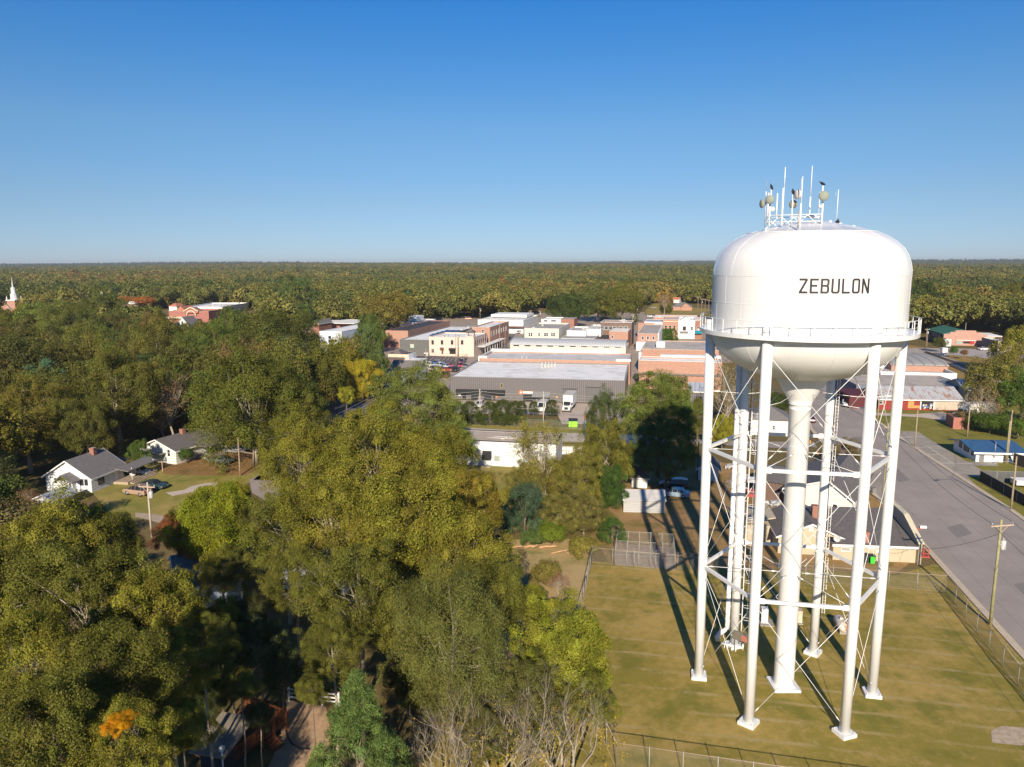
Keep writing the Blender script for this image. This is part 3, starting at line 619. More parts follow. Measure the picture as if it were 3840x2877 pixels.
def leaf_mesh(name, C, Rc, per, size, aspect=.6, up=.35, flat=1., droop=0., m_=None, spread=.16, mixw=.5, long_=1.):
    """C: clump centres (n,3), Rc radii (n); leaf quads thrown round each clump's shell"""
    n = len(C); K = n*per
    ci = np.repeat(np.arange(n), per)
    ctr = C.mean(0)*np.array([1, 1, .55])
    outw = unit(C-ctr)[ci]
    d = unit(rng.normal(size=(K, 3))+outw*.8+np.array([0, 0, up]))
    rad = Rc[ci]*(1.08-np.abs(rng.normal(0, spread*1.5, K))+rng.normal(0, .1, K)).clip(.1, 1.4)
    pos = C[ci]+d*rad[:, None]*np.array([1, 1, flat])*rng.uniform(.6, 1.5, (n, 3))[ci]; pos[:, 2] -= droop*rng.random(K)*Rc[ci]
    nr = unit(d*.9+rng.normal(size=(K, 3))*.55+np.array([0, 0, .3]))
    tv = unit(np.cross(nr, rng.normal(size=(K, 3)))); bv = np.cross(nr, tv)
    s = size*(.6+.8*rng.random(K))[:, None]
    v = np.empty((K, 4, 3)); v[:, 0] = pos-tv*s*long_; v[:, 1] = pos-bv*s*aspect; v[:, 2] = pos+tv*s*long_; v[:, 3] = pos+bv*s*aspect
    me = bpy.data.meshes.new(name); me.vertices.add(K*4); me.vertices.foreach_set('co', v.reshape(-1))
    me.loops.add(K*4); me.loops.foreach_set('vertex_index', np.arange(K*4)); me.polygons.add(K)
    me.polygons.foreach_set('loop_start', np.arange(K)*4); me.polygons.foreach_set('loop_total', np.full(K, 4))
    cl = rng.random(n); cw = rng.random(n)
    L = (.5*cl[ci]+.5*rng.random(K)); W_ = mixw*cw[ci]+(1-mixw)*rng.random(K)
    W_ = np.where(rng.random(K) > .985, 1.6, W_)
    at = me.attributes.new('tint', 'FLOAT_COLOR', 'FACE'); dat = np.ones((K, 4)); dat[:, 0] = L; dat[:, 1] = W_; at.data.foreach_set('color', dat.reshape(-1))
    me.materials.append(m_ or LEAF); me.update(); me.validate(); return me
def shell_clumps(n, zr=1., lo=-.35, rmin=.62, rmax=.92, lump=.18, r0=.2, r1=.34, top=1.):
    """clump centres spread over an uneven ellipsoid"""
    i = np.arange(n)+.5; z = lo+(1-lo)*(i/n); ph = i*2.399963+rng.random()*6; q = np.sqrt(1-z*z)
    D = np.stack([q*np.cos(ph), q*np.sin(ph), z], 1); D = unit(D+rng.normal(size=(n, 3))*.16)
    fr = rng.normal(size=(5, 3))*2.2; pp = rng.random(5)*6
    lumpv = sum(np.sin(D@fr[k]+pp[k]) for k in range(5))/5
    R_ = rmin+(rmax-rmin)*rng.random(n); R_ = R_*(1+lump*2*lumpv)
    C = D*R_[:, None]; C[:, 2] *= zr; C[:, 2] = np.where(C[:, 2] > 0, C[:, 2]*top, C[:, 2])
    return C, r0+(r1-r0)*rng.random(n)
def trunk_mesh(name, h, r, C, nb, bark, lean=.04, k=5):
    """trunk from 0 to h (crown centre) with limbs out to some of the clumps; crown frame origin = crown centre"""
    q = MB(); p = [Vector((random.uniform(-lean, lean)*i, random.uniform(-lean, lean)*i, -h+h*1.04*i/4)) for i in range(5)]
    q.tube(p, [r*1.35, r, r*.85, r*.65, r*.3], 7); o = q.build(name, bark); t0 = o.data; bpy.data.objects.remove(o); q = MB()
    idx = np.linspace(0, len(C)-1, nb).astype(int)
    for j in idx:
        c = Vector(C[j]); a = p[2].lerp(p[4], random.random()*.8); mid = a.lerp(c, .5)+Vector((random.uniform(-.06, .06), random.uniform(-.06, .06), -.06)); e = a.lerp(c, 1.02)
        q.tube([a, mid, e], [r*.36, r*.18, r*.05], 5, False)
        for s_ in range(k-3):
            b = mid.lerp(e, .3+.3*s_); q.tube([b, b+Vector((random.uniform(-.2, .2), random.uniform(-.2, .2), random.uniform(0, .22)))], [r*.16, r*.04], 4, False)
    o = q.build(name, bark); me = o.data; bpy.data.objects.remove(o); return t0, me
PROTO = {}
def proto(kind, seed=0):
    key = (kind, seed)
    if key in PROTO: return PROTO[key]
    if kind == 'oak':        # near broadleaf, fine leaves
        C, R_ = shell_clumps(105, 1.05, -.8, .5, .97, .26, .13, .27); me = leaf_mesh('crown', C, R_, 680, .0165, .6, spread=.22); tr = trunk_mesh('trunk', 1.9, .055, C, 22, BARK)
    elif kind == 'oakfine':
        C, R_ = shell_clumps(150, 1.1, -.8, .5, .98, .24, .1, .23); me = leaf_mesh('crown', C, R_, 520, .014, .55, spread=.26); tr = trunk_mesh('trunk', 1.9, .05, C, 26, PBARK)
    elif kind == 'willow':   # upright grey-green twigs
        C, R_ = shell_clumps(170, 1.1, -.85, .6, .95, .14, .15, .26); me = leaf_mesh('crown', C, R_, 620, .016, .28, flat=1.7, spread=.3, up=.6); tr = trunk_mesh('trunk', 1.8, .05, C, 24, PBARK)
    elif kind == 'mid':      # 90-260 m
        C, R_ = shell_clumps(64, 1.0, -.65, .5, .95, .26, .17, .32); me = leaf_mesh('crown', C, R_, 260, .028, .6); tr = trunk_mesh('trunk', 1.7, .05, C, 10, BARK, k=4)
    elif kind == 'midpine':
        C, R_ = shell_clumps(70, .85, -.6, .5, .95, .2, .18, .3); me = leaf_mesh('crown', C, R_, 190, .036, .28, flat=.6, m_=NEEDLE, spread=.25); tr = trunk_mesh('trunk', 2.2, .045, C, 12, BARK, k=4)
    elif kind == 'bigpine':
        C, R_ = shell_clumps(190, .85, -.6, .6, .93, .16, .12, .2); me = leaf_mesh('crown', C, R_, 400, .017, .3, flat=.7, m_=NEEDLE, spread=.25, mixw=.7); tr = trunk_mesh('trunk', 2.2, .05, C, 34, BARK)
    elif kind == 'cone':     # young pine, tufted
        n = 230; z = rng.random(n)**.8; ph = rng.random(n)*6.28; rr = (1-z)**.8*(.55+.45*rng.random(n))
        C = np.stack([rr*np.cos(ph), rr*np.sin(ph), z*2.3-.9], 1); me = leaf_mesh('crown', C, .1+.06*rng.random(n), 230, .04, .11, m_=NEEDLE, spread=.5, up=.7); tr = trunk_mesh('trunk', 1.2, .05, C, 20, BARK)
    elif kind == 'cedar':
        n = 130; z = rng.random(n); ph = rng.random(n)*6.28; rr = np.sqrt(1-z**2)*(.6+.3*rng.random(n))
        C = np.stack([rr*np.cos(ph), rr*np.sin(ph), z*1.7-.8], 1); me = leaf_mesh('crown', C, .14+.1*rng.random(n), 230, .026, .3, spread=.3); tr = trunk_mesh('trunk', 1.1, .05, C, 10, BARK)
    elif kind == 'slender':  # tall, open, upswept
        n = 60; z = rng.random(n)**.7; ph = rng.random(n)*6.28; rr = (.12+.85*z)*(.4+.6*rng.random(n))
        C = np.stack([rr*np.cos(ph), rr*np.sin(ph), z*1.7-1.0], 1); me = leaf_mesh('crown', C, .15+.18*rng.random(n), 300, .019, .4, spread=.4); tr = trunk_mesh('trunk', 2.4, .075, C, 40, PBARK)
    elif kind == 'shrub':
        C, R_ = shell_clumps(40, .8, -.1, .5, .8, .2, .25, .4); me = leaf_mesh('crown', C, R_, 260, .04, .5); tr = trunk_mesh('stem', .7, .05, C, 10, BARK, k=4)
    elif kind == 'twiggy':   # almost bare brown crown
        C, R_ = shell_clumps(60, 1., -.3, .5, .9, .2, .15, .3); me = leaf_mesh('crown', C, R_, 60, .022, .5, spread=.5); tr = trunk_mesh('trunk', 1.7, .045, C, 58, PBARK, k=6)
    elif kind == 'far':
        C, R_ = shell_clumps(18, .85, -.1, .5, .78, .22, .32, .48); me = leaf_mesh('crown', C, R_, 85, .085, .7, spread=.1); tr = None
    PROTO[key] = (me, tr); return PROTO[key]
def tree(kind, loc, R_, h, color, label, group=None, seed=0, name='tree', sz=1., cat='tree', rz=None, hc=None):
    """loc ground point; R_ crown radius, hc height of the crown centre"""
    me, tr = proto(kind, seed)
    o = thing(name, label, cat, (loc[0], loc[1], 0), random.random()*6.28 if rz is None else rz, group)
    c = bpy.data.objects.new('crown', me); c.location = (0, 0, h); c.scale = (R_, R_, R_*sz); c.color = (*color, 1); link(c, o)
    if tr is not None:
        q = bpy.data.objects.new('trunk', tr[0]); link(q, o)
        lo = min(v.co.z for v in tr[0].vertices) if (kind, seed, 'lo') not in PROTO else PROTO[(kind, seed, 'lo')]; PROTO[(kind, seed, 'lo')] = lo
        q.location = (0, 0, h); q.scale = (R_, R_, (h+.2)/-lo)
        q = bpy.data.objects.new('branches', tr[1]); link(q, o); q.location = (0, 0, h); q.scale = (R_, R_, R_*sz)
    return o
OL, OL2, DG, PINE, YG, GG, BR, OR, CED, RED, YEL = (.134, .126, .024), (.093, .093, .021), (.045, .062, .018), (.055, .076, .022), (.145, .15, .025), (.092, .1, .036), (.12, .082, .04), (.26, .13, .035), (.05, .078, .045), (.17, .065, .03), (.3, .24, .025)
PIG, PID = (.085, .105, .026), (.085, .125, .03)
def T(kind, x, y, r, zc, color, label, seed=0, sz=1., name='tree', group=None):
    """crown seen at photo point (x, y) [2212 px wide survey], radius r there, crown centre zc above ground"""
    p = P('D', x, y, zc); d = proj(p)[2]; return tree(kind, p, r*1.736*d/FPX, zc, color, label, group, seed, name, sz)
# --- near-field trees, each with its own look
NEAR = [
 ('oakfine', 655, 1000, 92, 11, OL, 'olive oak forming the back left corner of the big grove', 0, 1.1),
 ('oakfine', 800, 985, 100, 12, OL, 'tall yellow-olive oak at the top of the big grove before the dome pine', 1, 1.1),
 ('oak', 925, 1010, 92, 11, OL, 'oak with golden-tipped leaves at the back right of the big grove', 0, 1.05),
 ('oak', 1018, 1085, 68, 8, (.15, .125, .025), 'smaller bright olive oak at the right shoulder of the grove, beside the dry lawn', 1, 1.1),
 ('oakfine', 618, 1150, 92, 10, OL2, 'green oak on the left edge of the big grove, beside the red-leaved tree', 1, 1.),
 ('oakfine', 720, 1120, 112, 12, OL, 'broad olive oak with pale bare twigs in the middle of the big grove', 0, 1.05),
 ('oak', 865, 1140, 118, 12, OL, 'largest olive oak at the heart of the big grove', 1, 1.05),
 ('oak', 990, 1190, 100, 10, OL, 'oak on the right side of the grove whose shadow falls on the pale lawn', 0, 1.1),
 ('oak', 1062, 1290, 82, 7.5, OL2, 'rounded oak at the grove edge, just above the yellow-green tree', 1, 1.1),
 ('oakfine', 640, 1255, 78, 9, OL2, 'oak standing over the white-gabled house half hidden in the grove', 0, 1.),
 ('oakfine', 770, 1290, 108, 10, OL2, 'dark olive oak in front of the hidden blue house in the grove', 1, 1.1),
 ('oak', 880, 1340, 88, 8, OL2, 'oak left of the grey-green willow-leaved tree', 0, 1.),
 ('oakfine', 720, 1400, 66, 9, OL2, 'small-leaved oak leaning over the white rail fence', 0, 1.1),
 ('willow', 975, 1385, 120, 8.5, (.1, .103, .03), 'grey-green upright tree with feathery shoots, behind the bare tree', 0, 1.12),
 ('oak', 1222, 1405, 104, 6, YG, 'bright yellow-green tree against the mown tower lawn', 1, 1.),
 ('oak', 1150, 1310, 40, 4, YG, 'small yellow-green tree between the grove and the fence corner', 0, 1.2),
 ('oak', 1260, 1500, 62, 4, (.1, .105, .022), 'low green tree behind the bare branches by the lawn edge', 0, 1.1),
 ('oakfine', 1130, 1500, 80, 5, (.085, .085, .025), 'dark green undergrowth tree behind the bare tree', 1, 1.),
 ('cone', 776, 1640, 138, 5.5, (.066, .095, .028), 'bright green young pine in the foreground', 0, .98),
 ('cone', 680, 1652, 24, 1.5, PID, 'tiny pine seedling by the bare earth path', 0, 1.),
 ('oakfine', 120, 1205, 120, 12, OL, 'tall oak at the left edge, in front of the white house', 0, 1.15),
 ('oak', 222, 1192, 80, 11, OL2, 'oak whose top reaches the corner of the white house', 1, 1.2),
 ('oak', 45, 1290, 120, 12, OL2, 'oak cut off by the left edge of the view, halfway down', 0, 1.1),
 ('oakfine', 190, 1310, 130, 13, OL2, 'large spreading oak of the lower left woods', 1, 1.05),
 ('oak', 330, 1330, 105, 12, OL, 'oak with golden leaves beside the dark roof of the lower house', 1, 1.05),
 ('oakfine', 70, 1440, 130, 14, OL, 'big olive oak near the lower left corner', 0, 1.),
 ('oak', 230, 1470, 120, 14, OL2, 'oak with the patch of orange leaves below it', 0, 1.),
 ('oakfine', 370, 1450, 78, 11, OL, 'oak reaching over the deep shadow beside the deck', 1, 1.1),
 ('oak', 100, 1590, 130, 15, OL2, 'lowest oak in the left corner with bare grey limbs', 1, 1.),
 ('oakfine', 260, 1620, 110, 14, OL, 'oak at the bottom edge, left of the deck', 0, 1.),
 ('oak', 390, 1570, 62, 11, OL, 'oak whose leaves hang over the shed roof', 0, 1.1),
 ('oak', 455, 1128, 80, 9, (.15, .165, .022), 'bright green maple beside the driveway entrance', 0, 1.1),
 ('oak', 502, 1085, 46, 6, (.16, .155, .025), 'yellowing tree by the end of the side street', 1, 1.1),
 ('oak', 385, 1150, 44, 6, RED, 'red-leaved tree right of the twin-arm utility pole', 0, 1.1),
 ('oak', 430, 1185, 46, 5, (.16, .1, .03), 'small bronze tree under the bright green maple', 1, .9),
 ('oakfine', 480, 1235, 60, 5, OL2, 'low green tree above the dark shingled roof', 0, .9),
 ('oak', 470, 1350, 62, 8, OL, 'dangling oak boughs over the dark shingled roof', 1, 1.),
 ('bigpine', 898, 880, 98, 11.5, (.092, .105, .026), 'large dome-shaped pine left of the grey warehouse', 0, 1.1),
 ('bigpine', 975, 955, 55, 8, PIG, 'lower pine boughs leaning over the white block building', 0, 1.),
 ('bigpine', 1425, 885, 84, 12, PIG, 'round-topped pine in front of the big orange-brick building', 0, 1.15),
 ('bigpine', 1440, 975, 72, 7, PINE, 'dark pine bole thicket in the shadow of the tower tank', 0, 1.2),
 ('slender', 1165, 985, 70, 9, (.15, .135, .035), 'tall slender tree with a bare pale trunk in front of the white building', 0, 1.35),
 ('oakfine', 1240, 1040, 62, 5, (.13, .12, .03), 'olive tree right of the slender pale-trunked tree', 0, 1.1),
 ('oakfine', 1300, 985, 60, 6, (.12, .115, .025), 'layered yellow-green tree between the slender tree and the shadowed pine', 1, 1.25),
 ('oakfine', 1305, 905, 42, 6, (.06, .075, .03), 'grey-green tree behind the lime dumpster', 0, 1.5),
 ('oak', 1310, 1050, 42, 3.2, (.045, .08, .02), 'deep green tree beside the grey shed', 0, 1.2),
 ('cedar', 1135, 1105, 56, 3.0, CED, 'blue-green cedar at the foot of the slender tree', 0, 1.1),
 ('oakfine', 1215, 1115, 46, 3, (.13, .12, .035), 'olive scrub tree right of the blue-green cedar', 1, 1.),
 ('oakfine', 1135, 1045, 44, 5, (.13, .12, .032), 'olive tree left of the slender pale-trunked tree', 0, 1.1), ('oak', 1195, 1035, 46, 4, (.12, .115, .03), 'tangled olive tree low behind the slender trunk', 1, 1.), ('oakfine', 1262, 1110, 46, 3.2, (.12, .11, .035), 'scrubby olive tree above the fence-corner brush', 1, 1.), ('oak', 1345, 1000, 34, 4, (.1, .1, .028), 'olive tree right above the small dark-roofed shed', 0, 1.2), ('shrub', 1150, 1165, 26, 1.2, (.07, .1, .03), 'dark green shrub behind the fallen log', 0, .9),
 ('shrub', 1190, 1155, 30, 1.6, (.09, .12, .02), 'bright green bush at the fallen log', 0, 1.),
 ('cedar', 1322, 1145, 32, 2, (.055, .095, .025), 'feathery green bush beside the chain-link kennel', 0, .8),
 ('shrub', 1262, 1185, 34, .9, (.15, .13, .035), 'weedy brush at the fence corner', 0, 1.),
 ('twiggy', 1205, 1260, 26, 1.5, (.22, .11, .08), 'pinkish brown brush by the left fence', 0, 1.),
 ('shrub', 1180, 1245, 34, 1.2, (.12, .1, .03), 'olive brush at the end of the grove by the pale lawn', 0, 1.2),
 ('oak', 782, 818, 38, 6, (.25, .21, .03), 'golden yellow tree beside the side street', 0, 1.3),
 ('oak', 748, 855, 22, 4, (.2, .2, .03), 'lime-yellow low boughs left of the golden tree', 0, 1.),
 ('twiggy', 368, 868, 56, 9, (.17, .11, .05), 'brown half-bare tree among the evergreens', 0, 1.3),
 ('twiggy', 350, 905, 40, 5, (.15, .1, .05), 'brown drooping tree below the half-bare one', 0, 1.),
 ('oakfine', 545, 880, 128, 11, (.08, .086, .019), 'very broad green oak behind the parked grey saloon', 0, .95),
 ('oakfine', 640, 905, 72, 9, OL2, 'oak at the right shoulder of the very broad green oak', 1, 1.),
 ('oak', 300, 975, 22, 3.5, (.07, .1, .025), 'small feathery green tree between the two white houses', 0, 1.3),
 ('bigpine', 462, 772, 78, 12, (.07, .088, .022), 'broad round-topped green tree below the white gabled cottage', 0, 1.1), ('oak', 590, 750, 82, 12, (.068, .075, .02), 'tall dark green tree right of the broad round-topped one', 0, 1.1),
 ('oakfine', 250, 850, 92, 12, (.09, .088, .022), 'spreading olive tree in the left woods, above the white house', 0, 1.1), ('bigpine', 152, 712, 68, 14, (.08, .09, .024), 'high bushy pine right of the church', 0, 1.), ('oakfine', 55, 905, 84, 10, (.12, .105, .026), 'brownish olive oak in the left woods beside the white house', 1, 1.),
 ('oak', 185, 920, 60, 8, (.085, .085, .022), 'oak directly behind the white house roof', 1, 1.1), ('oakfine', 340, 760, 70, 12, (.1, .095, .025), 'olive tree with pale limbs in the middle of the left woods', 0, 1.1), ('oak', 30, 800, 80, 11, (.06, .066, .02), 'dark oak at the left edge below the church', 0, 1.1),
 ('shrub', 402, 985, 15, 1.5, (.05, .08, .02), 'round green bush by the second white house', 0, 1.4),
 ('shrub', 455, 975, 9, 1, (.05, .09, .02), 'low green bush at the porch of the second white house', 0, 1.),
 ('twiggy', 60, 1080, 30, 3, (.16, .08, .045), 'rust-coloured bush at the left edge by the lean-to roof', 0, 1.),
 ('shrub', 35, 1115, 55, 2.5, (.2, .075, .04), 'mound of red-brown leaves at the left edge', 0, .6),
]
for k_, x, y, r, zc, c, lab, sd, sz in NEAR: T(k_, x, y, r, zc, c, lab, sd, sz)
for i_, (x_, y_, r_) in enumerate(((-21, 30, 4.5), (-29, 32, 4.5))): tree('oak', (x_, y_), r_, 7.5, OL2, 'oak standing just outside the bottom left of the view', 'oaks below the bottom edge of the view', i_ % 2)
T('oak', 885, 1450, 62, 4.5, (.07, .075, .024), 'dark green small oak behind the young pine', 0, 1.2); T('oak', 955, 1500, 56, 3.5, (.08, .08, .025), 'low green oak behind the left leafless tree', 1, 1.1); T('oakfine', 1050, 1590, 66, 3.5, (.09, .085, .028), 'low olive tree behind the middle leafless tree', 0, 1.); T('oak', 1180, 1560, 54, 3, (.09, .095, .026), 'low green tree behind the right leafless tree', 1, 1.)
T('oakfine', 440, 1400, 62, 11, OL2, 'oak boughs hanging left of the deep shadow', 1, 1.); T('oak', 518, 1478, 38, 9, OL2, 'small oak crown at the edge of the deep shadow', 0, 1.); T('oak', 672, 1492, 34, 8, OL2, 'low oak boughs hanging over the white rail fence', 0, 1.); T('oakfine', 560, 1545, 30, 6, (.05, .055, .02), 'shaded leafy boughs over the timber deck', 0, 1.); T('midpine', 610, 1450, 52, 5, (.035, .045, .018), 'shaded conifer left of the white rail fence', 0, 1.3); T('oak', 520, 1345, 58, 7, (.05, .055, .02), 'shaded green oak over the dark yard', 0, 1.1); T('oak', 455, 1500, 46, 4, (.04, .05, .018), 'shaded shrubby oak behind the garden shed', 1, 1.); T('shrub', 1302, 1125, 30, 1.2, (.12, .11, .04), 'tall weeds left of the pale grey shed', 0, .9)  # crowns labelled shaded hold that shade in a darker leaf colour
T('midpine', 560, 1390, 60, 7, (.04, .05, .02), 'shaded dark conifer between the lower oaks and the grove', 1, 1.3); T('midpine', 500, 1440, 48, 5, (.04, .05, .02), 'shaded low conifer behind the timber deck', 2, 1.1)  # shade put into the very dark leaf colour of both conifers
o = T('oak', 256, 1562, 33, 19, (.4, .2, .03), 'orange-leaved bough patch low in the left corner woods', 0, .5); q = [c for c in kids(o) if c.name.startswith('trunk')][0]; KIDS[o.name].remove(q); bpy.data.objects.remove(q)
# bare foreground tree: recursive limbs
def bare_tree(loc, h, label, seed, ty=None):
    rd = random.Random(seed); o = thing('bare_tree', label, 'tree', loc)
    q = MB()
    def grow(p, d, L, r, n):
        pts = [p]; rs = [r]
        for i in range(3):
            d = (d+Vector((rd.uniform(-.18, .18), rd.uniform(-.18, .18), rd.uniform(-.02, .14)))).normalized(); p = p+d*L/3; pts.append(p); rs.append(r*(1-.16*(i+1)))
        q.tube(pts, rs, 6 if r > .03 else 3, False)
        if n == 0: return
        for i in range(rd.choice((2, 3, 3)) if n > 1 else 4):
            b = pts[rd.choice((1, 2, 3, 3))]; ax = Vector((rd.uniform(-1, 1), rd.uniform(-1, 1), rd.uniform(-.2, .8))).normalized()
            grow(b, (d*.9+ax*.8).normalized(), L*rd.uniform(.6, .82), r*.48, n-1)
    for i in range(5):
        a = 6.28*i/5+rd.random(); grow(Vector((cos(a)*.25, sin(a)*.25, 0)), Vector((cos(a)*.42, sin(a)*.42, 1)).normalized(), h*.4, .13, 5)
    if ty: k_ = top_z(loc, 'D', *ty)/max(v[2] for v in q.v); q.v = [(v[0]*k_, v[1]*k_, v[2]*k_) for v in q.v]; h *= k_
    q.build('branches', PBARK, o)
    C = np.array([[rd.uniform(-1, 1), rd.uniform(-1, 1), rd.uniform(.3, 1)] for _ in range(70)])*np.array([h*.5, h*.5, h*.8])
    me = leaf_mesh('leaves', C, np.full(70, .7), 16, .07, .5, spread=.6); c = bpy.data.objects.new('leaves', me); c.color = (.26, .2, .04, 1); link(c, o); return o
bare_tree(P('D', 1100, 1720, 0), 8.2, 'leafless grey tree with fine pale twigs in the foreground', 3, (1095, 1428))
bare_tree(P('D', 1220, 1700, 0), 6.8, 'second leafless grey tree, spreading towards the bottom fence', 9, (1215, 1470))
bare_tree(P('D', 985, 1745, 0), 6.0, 'low leafless tree leaning left beside the young pine', 5, (985, 1510))
# ------------------------------------------------------------------ buildings
class Bld:
    """box-plan building read off the photo: a, b = (crop, x, y) of its front left / right corner at height zr"""
    def __init__(s, name, label, cat, a, b, zr=0., h=4., depth=10., rot=GR, group=None, W=None):
        A = P(*a, zr); 
        if b is not None:
            Bp = P(*b, zr); d = Bp-A
            if rot is None: rot = atan2(d.y, d.x)
            s.W = d.x*cos(rot)+d.y*sin(rot)
            if s.W < 0: A = Bp; s.W = -s.W
        if W: s.W = W
        s.h = h; s.D = depth; s.rot = rot; s.o = Vector((A.x, A.y, 0)); s.ex = Vector((cos(rot), sin(rot), 0)); s.ey = Vector((-sin(rot), cos(rot), 0))
        s.t = thing(name, label, cat, s.o, rot, group)
        if depth is not None and not isinstance(depth, (int, float)): s.D = s.loc(P(*depth)).y
    def loc(s, p): d = Vector(p)-s.o; return Vector((d.dot(s.ex), d.dot(s.ey), p[2]))
    def on(s, face, c, x, y):
        r = ray(*px(c, x, y)); o = Vector((0, 0, CH))-s.o
        n, k = {'F': (s.ey, 0), 'B': (s.ey, s.D), 'L': (s.ex, 0), 'R': (s.ex, s.W)}[face]
        t_ = (k-o.dot(n))/r.dot(n); p = o+r*t_
        return (p.dot(s.ex) if face in 'FB' else p.dot(s.ey)), p.z
    def fbox(s, m, face, u0, z0, u1, z1, out0, out1):
        """box on a wall face between out0 and out1 metres proud of it"""
        if face == 'F': m.box(u0, -out1, z0, u1, -out0, z1)
        elif face == 'B': m.box(u0, s.D+out0, z0, u1, s.D+out1, z1)
        elif face == 'L': m.box(-out1, u0, z0, -out0, u1, z1)
        else: m.box(s.W+out0, u0, z0, s.W+out1, u1, z1)
    def win(s, face, u0, z0, u1, z1, fm=None, bars=1, name='window', pm=None):
        if u0 > u1: u0, u1 = u1, u0
        if z0 > z1: z0, z1 = z1, z0
        f = .09; m = MB()
        s.fbox(m, face, u0-f, z0-f*1.5, u1+f, z0, 0, .07); s.fbox(m, face, u0-f, z1, u1+f, z1+f, 0, .06)
        s.fbox(m, face, u0-f, z0, u0, z1, 0, .055); s.fbox(m, face, u1, z0, u1+f, z1, 0, .055)
        if bars: s.fbox(m, face, u0, (z0+z1)/2-.03, u1, (z0+z1)/2+.03, .02, .045)
        w_ = m.build(name, fm or TRIM, s.t); m = MB(); s.fbox(m, face, u0, z0, u1, z1, 0, .02); m.build('pane', pm or GLASS, w_); return w_
    def winp(s, face, c, x0, y0, x1, y1, **k):
        a, b = s.on(face, c, x0, y0), s.on(face, c, x1, y1); return s.win(face, a[0], b[1], b[0], a[1], **k)
    def panel(s, name, face, u0, z0, u1, z1, m_, out=.04, out0=0):
        if u0 > u1: u0, u1 = u1, u0
        if z0 > z1: z0, z1 = z1, z0
        m = MB(); s.fbox(m, face, u0, z0, u1, z1, out0, out); return m.build(name, m_, s.t)
    def panelp(s, name, face, c, x0, y0, x1, y1, m_, out=.04, out0=0):
        a, b = s.on(face, c, x0, y0), s.on(face, c, x1, y1); return s.panel(name, face, a[0], b[1], b[0], a[1], m_, out, out0)
    def flat(s, wm, rm, par=.45, cap=None, th=.3, name='wall'):
        W, D, h = s.W, s.D, s.h; m = MB()
        m.box(0, 0, -.3, W, th, h); m.box(0, D-th, -.3, W, D, h); m.box(0, th, -.3, th, D-th, h); m.box(W-th, th, -.3, W, D-th, h); m.build(name, wm, s.t)
        m = MB(); m.box(th, th, h-par-.25, W-th, D-th, h-par); m.build('roof', rm, s.t)
        if cap:
            m = MB(); e = .05
            for x0, y0, x1, y1 in ((-e, -e, W+e, th+e), (-e, D-th-e, W+e, D+e), (-e, th+e, th+e, D-th-e), (W-th-e, th+e, W+e, D-th-e)): m.box(x0, y0, h, x1, y1, h+.09)
            m.build('parapet_cap', cap, s.t)
        return s
    def gable(s, wm, rm, rise, ax='x', ov=.4, trim=TRIM, off=.5):
        """ridge along ax; off = ridge position across the span"""
        W, D, h = s.W, s.D, s.h; m = MB()
        m.box(0, 0, -.3, W, D, h)
        if ax == 'x': m.xprism([(0, h), (D, h), (D*off, h+rise)], 0, W)
        else: m.yprism([(0, h), (W, h), (W*off, h+rise)], 0, D)
        m.build('wall', wm, s.t); m = MB(); tr = MB(); th = .16
        span = D if ax == 'x' else W; r0 = rise/(span*off); r1 = rise/(span*(1-off))
        lo0, lo1 = h-ov*r0, h-ov*r1
        prof = [(-ov, lo0+.02), (span*off, h+rise+.02), (span*off, h+rise+th), (-ov, lo0+th)]; prof2 = [(span*off+.002, h+rise+.02), (span+ov, lo1+.02), (span+ov, lo1+th), (span*off+.002, h+rise+th)]
        L = W if ax == 'x' else D; fn = m.xprism if ax == 'x' else m.yprism
        fn(prof, -ov, L+ov); fn(prof2, -ov, L+ov); m.build('roof', rm, s.t)
        ft = tr.xprism if ax == 'x' else tr.yprism
        for a, b in ((-ov-.06, -ov-.003), (L+ov+.003, L+ov+.06)):
            for pr in (prof, prof2): ft([(p[0], p[1]-(.08 if i < 2 else -.0)) for i, p in enumerate(pr)], a, b)
        (tr.box if False else (lambda *a: None))()
        if ax == 'x': tr.box(-ov, -ov-.05, lo0-.08, L+ov, -ov-.003, lo0+th); tr.box(-ov, span+ov+.003, lo1-.08, L+ov, span+ov+.05, lo1+th)
        else: tr.box(-ov-.05, -ov, lo0-.08, -ov-.003, L+ov, lo0+th); tr.box(span+ov+.003, -ov, lo1-.08, span+ov+.05, L+ov, lo1+th)
        tr.build('fascia', trim, s.t); return s
    def hip(s, wm, rm, rise, ov=.5, inset=None, trim=TRIM):
        W, D, h = s.W, s.D, s.h; m = MB(); m.box(0, 0, -.3, W, D, h); m.build('wall', wm, s.t)
        i = inset if inset is not None else min(W, D)/2; m = MB(); z = h
        e = [(-ov, -ov, z), (W+ov, -ov, z), (W+ov, D+ov, z), (-ov, D+ov, z)]
        if W >= D: rd = [(i, D/2, z+rise), (W-i, D/2, z+rise)]; fs = [(4, 5, 6, 7), (0, 1, 9, 8), (2, 3, 8, 9), (1, 2, 9), (3, 0, 8)]
        else: rd = [(W/2, i, z+rise), (W/2, D-i, z+rise)]; fs = [(4, 5, 6, 7), (1, 2, 9, 8), (3, 0, 8, 9), (0, 1, 8), (2, 3, 9)]
        m.add(e+[(a, b, z-.12) for a, b, _ in e]+rd, [(7, 6, 5, 4)]+fs[1:]+[(0, 4, 5, 1), (1, 5, 6, 2), (2, 6, 7, 3), (3, 7, 4, 0)]); m.build('roof', rm, s.t); return s
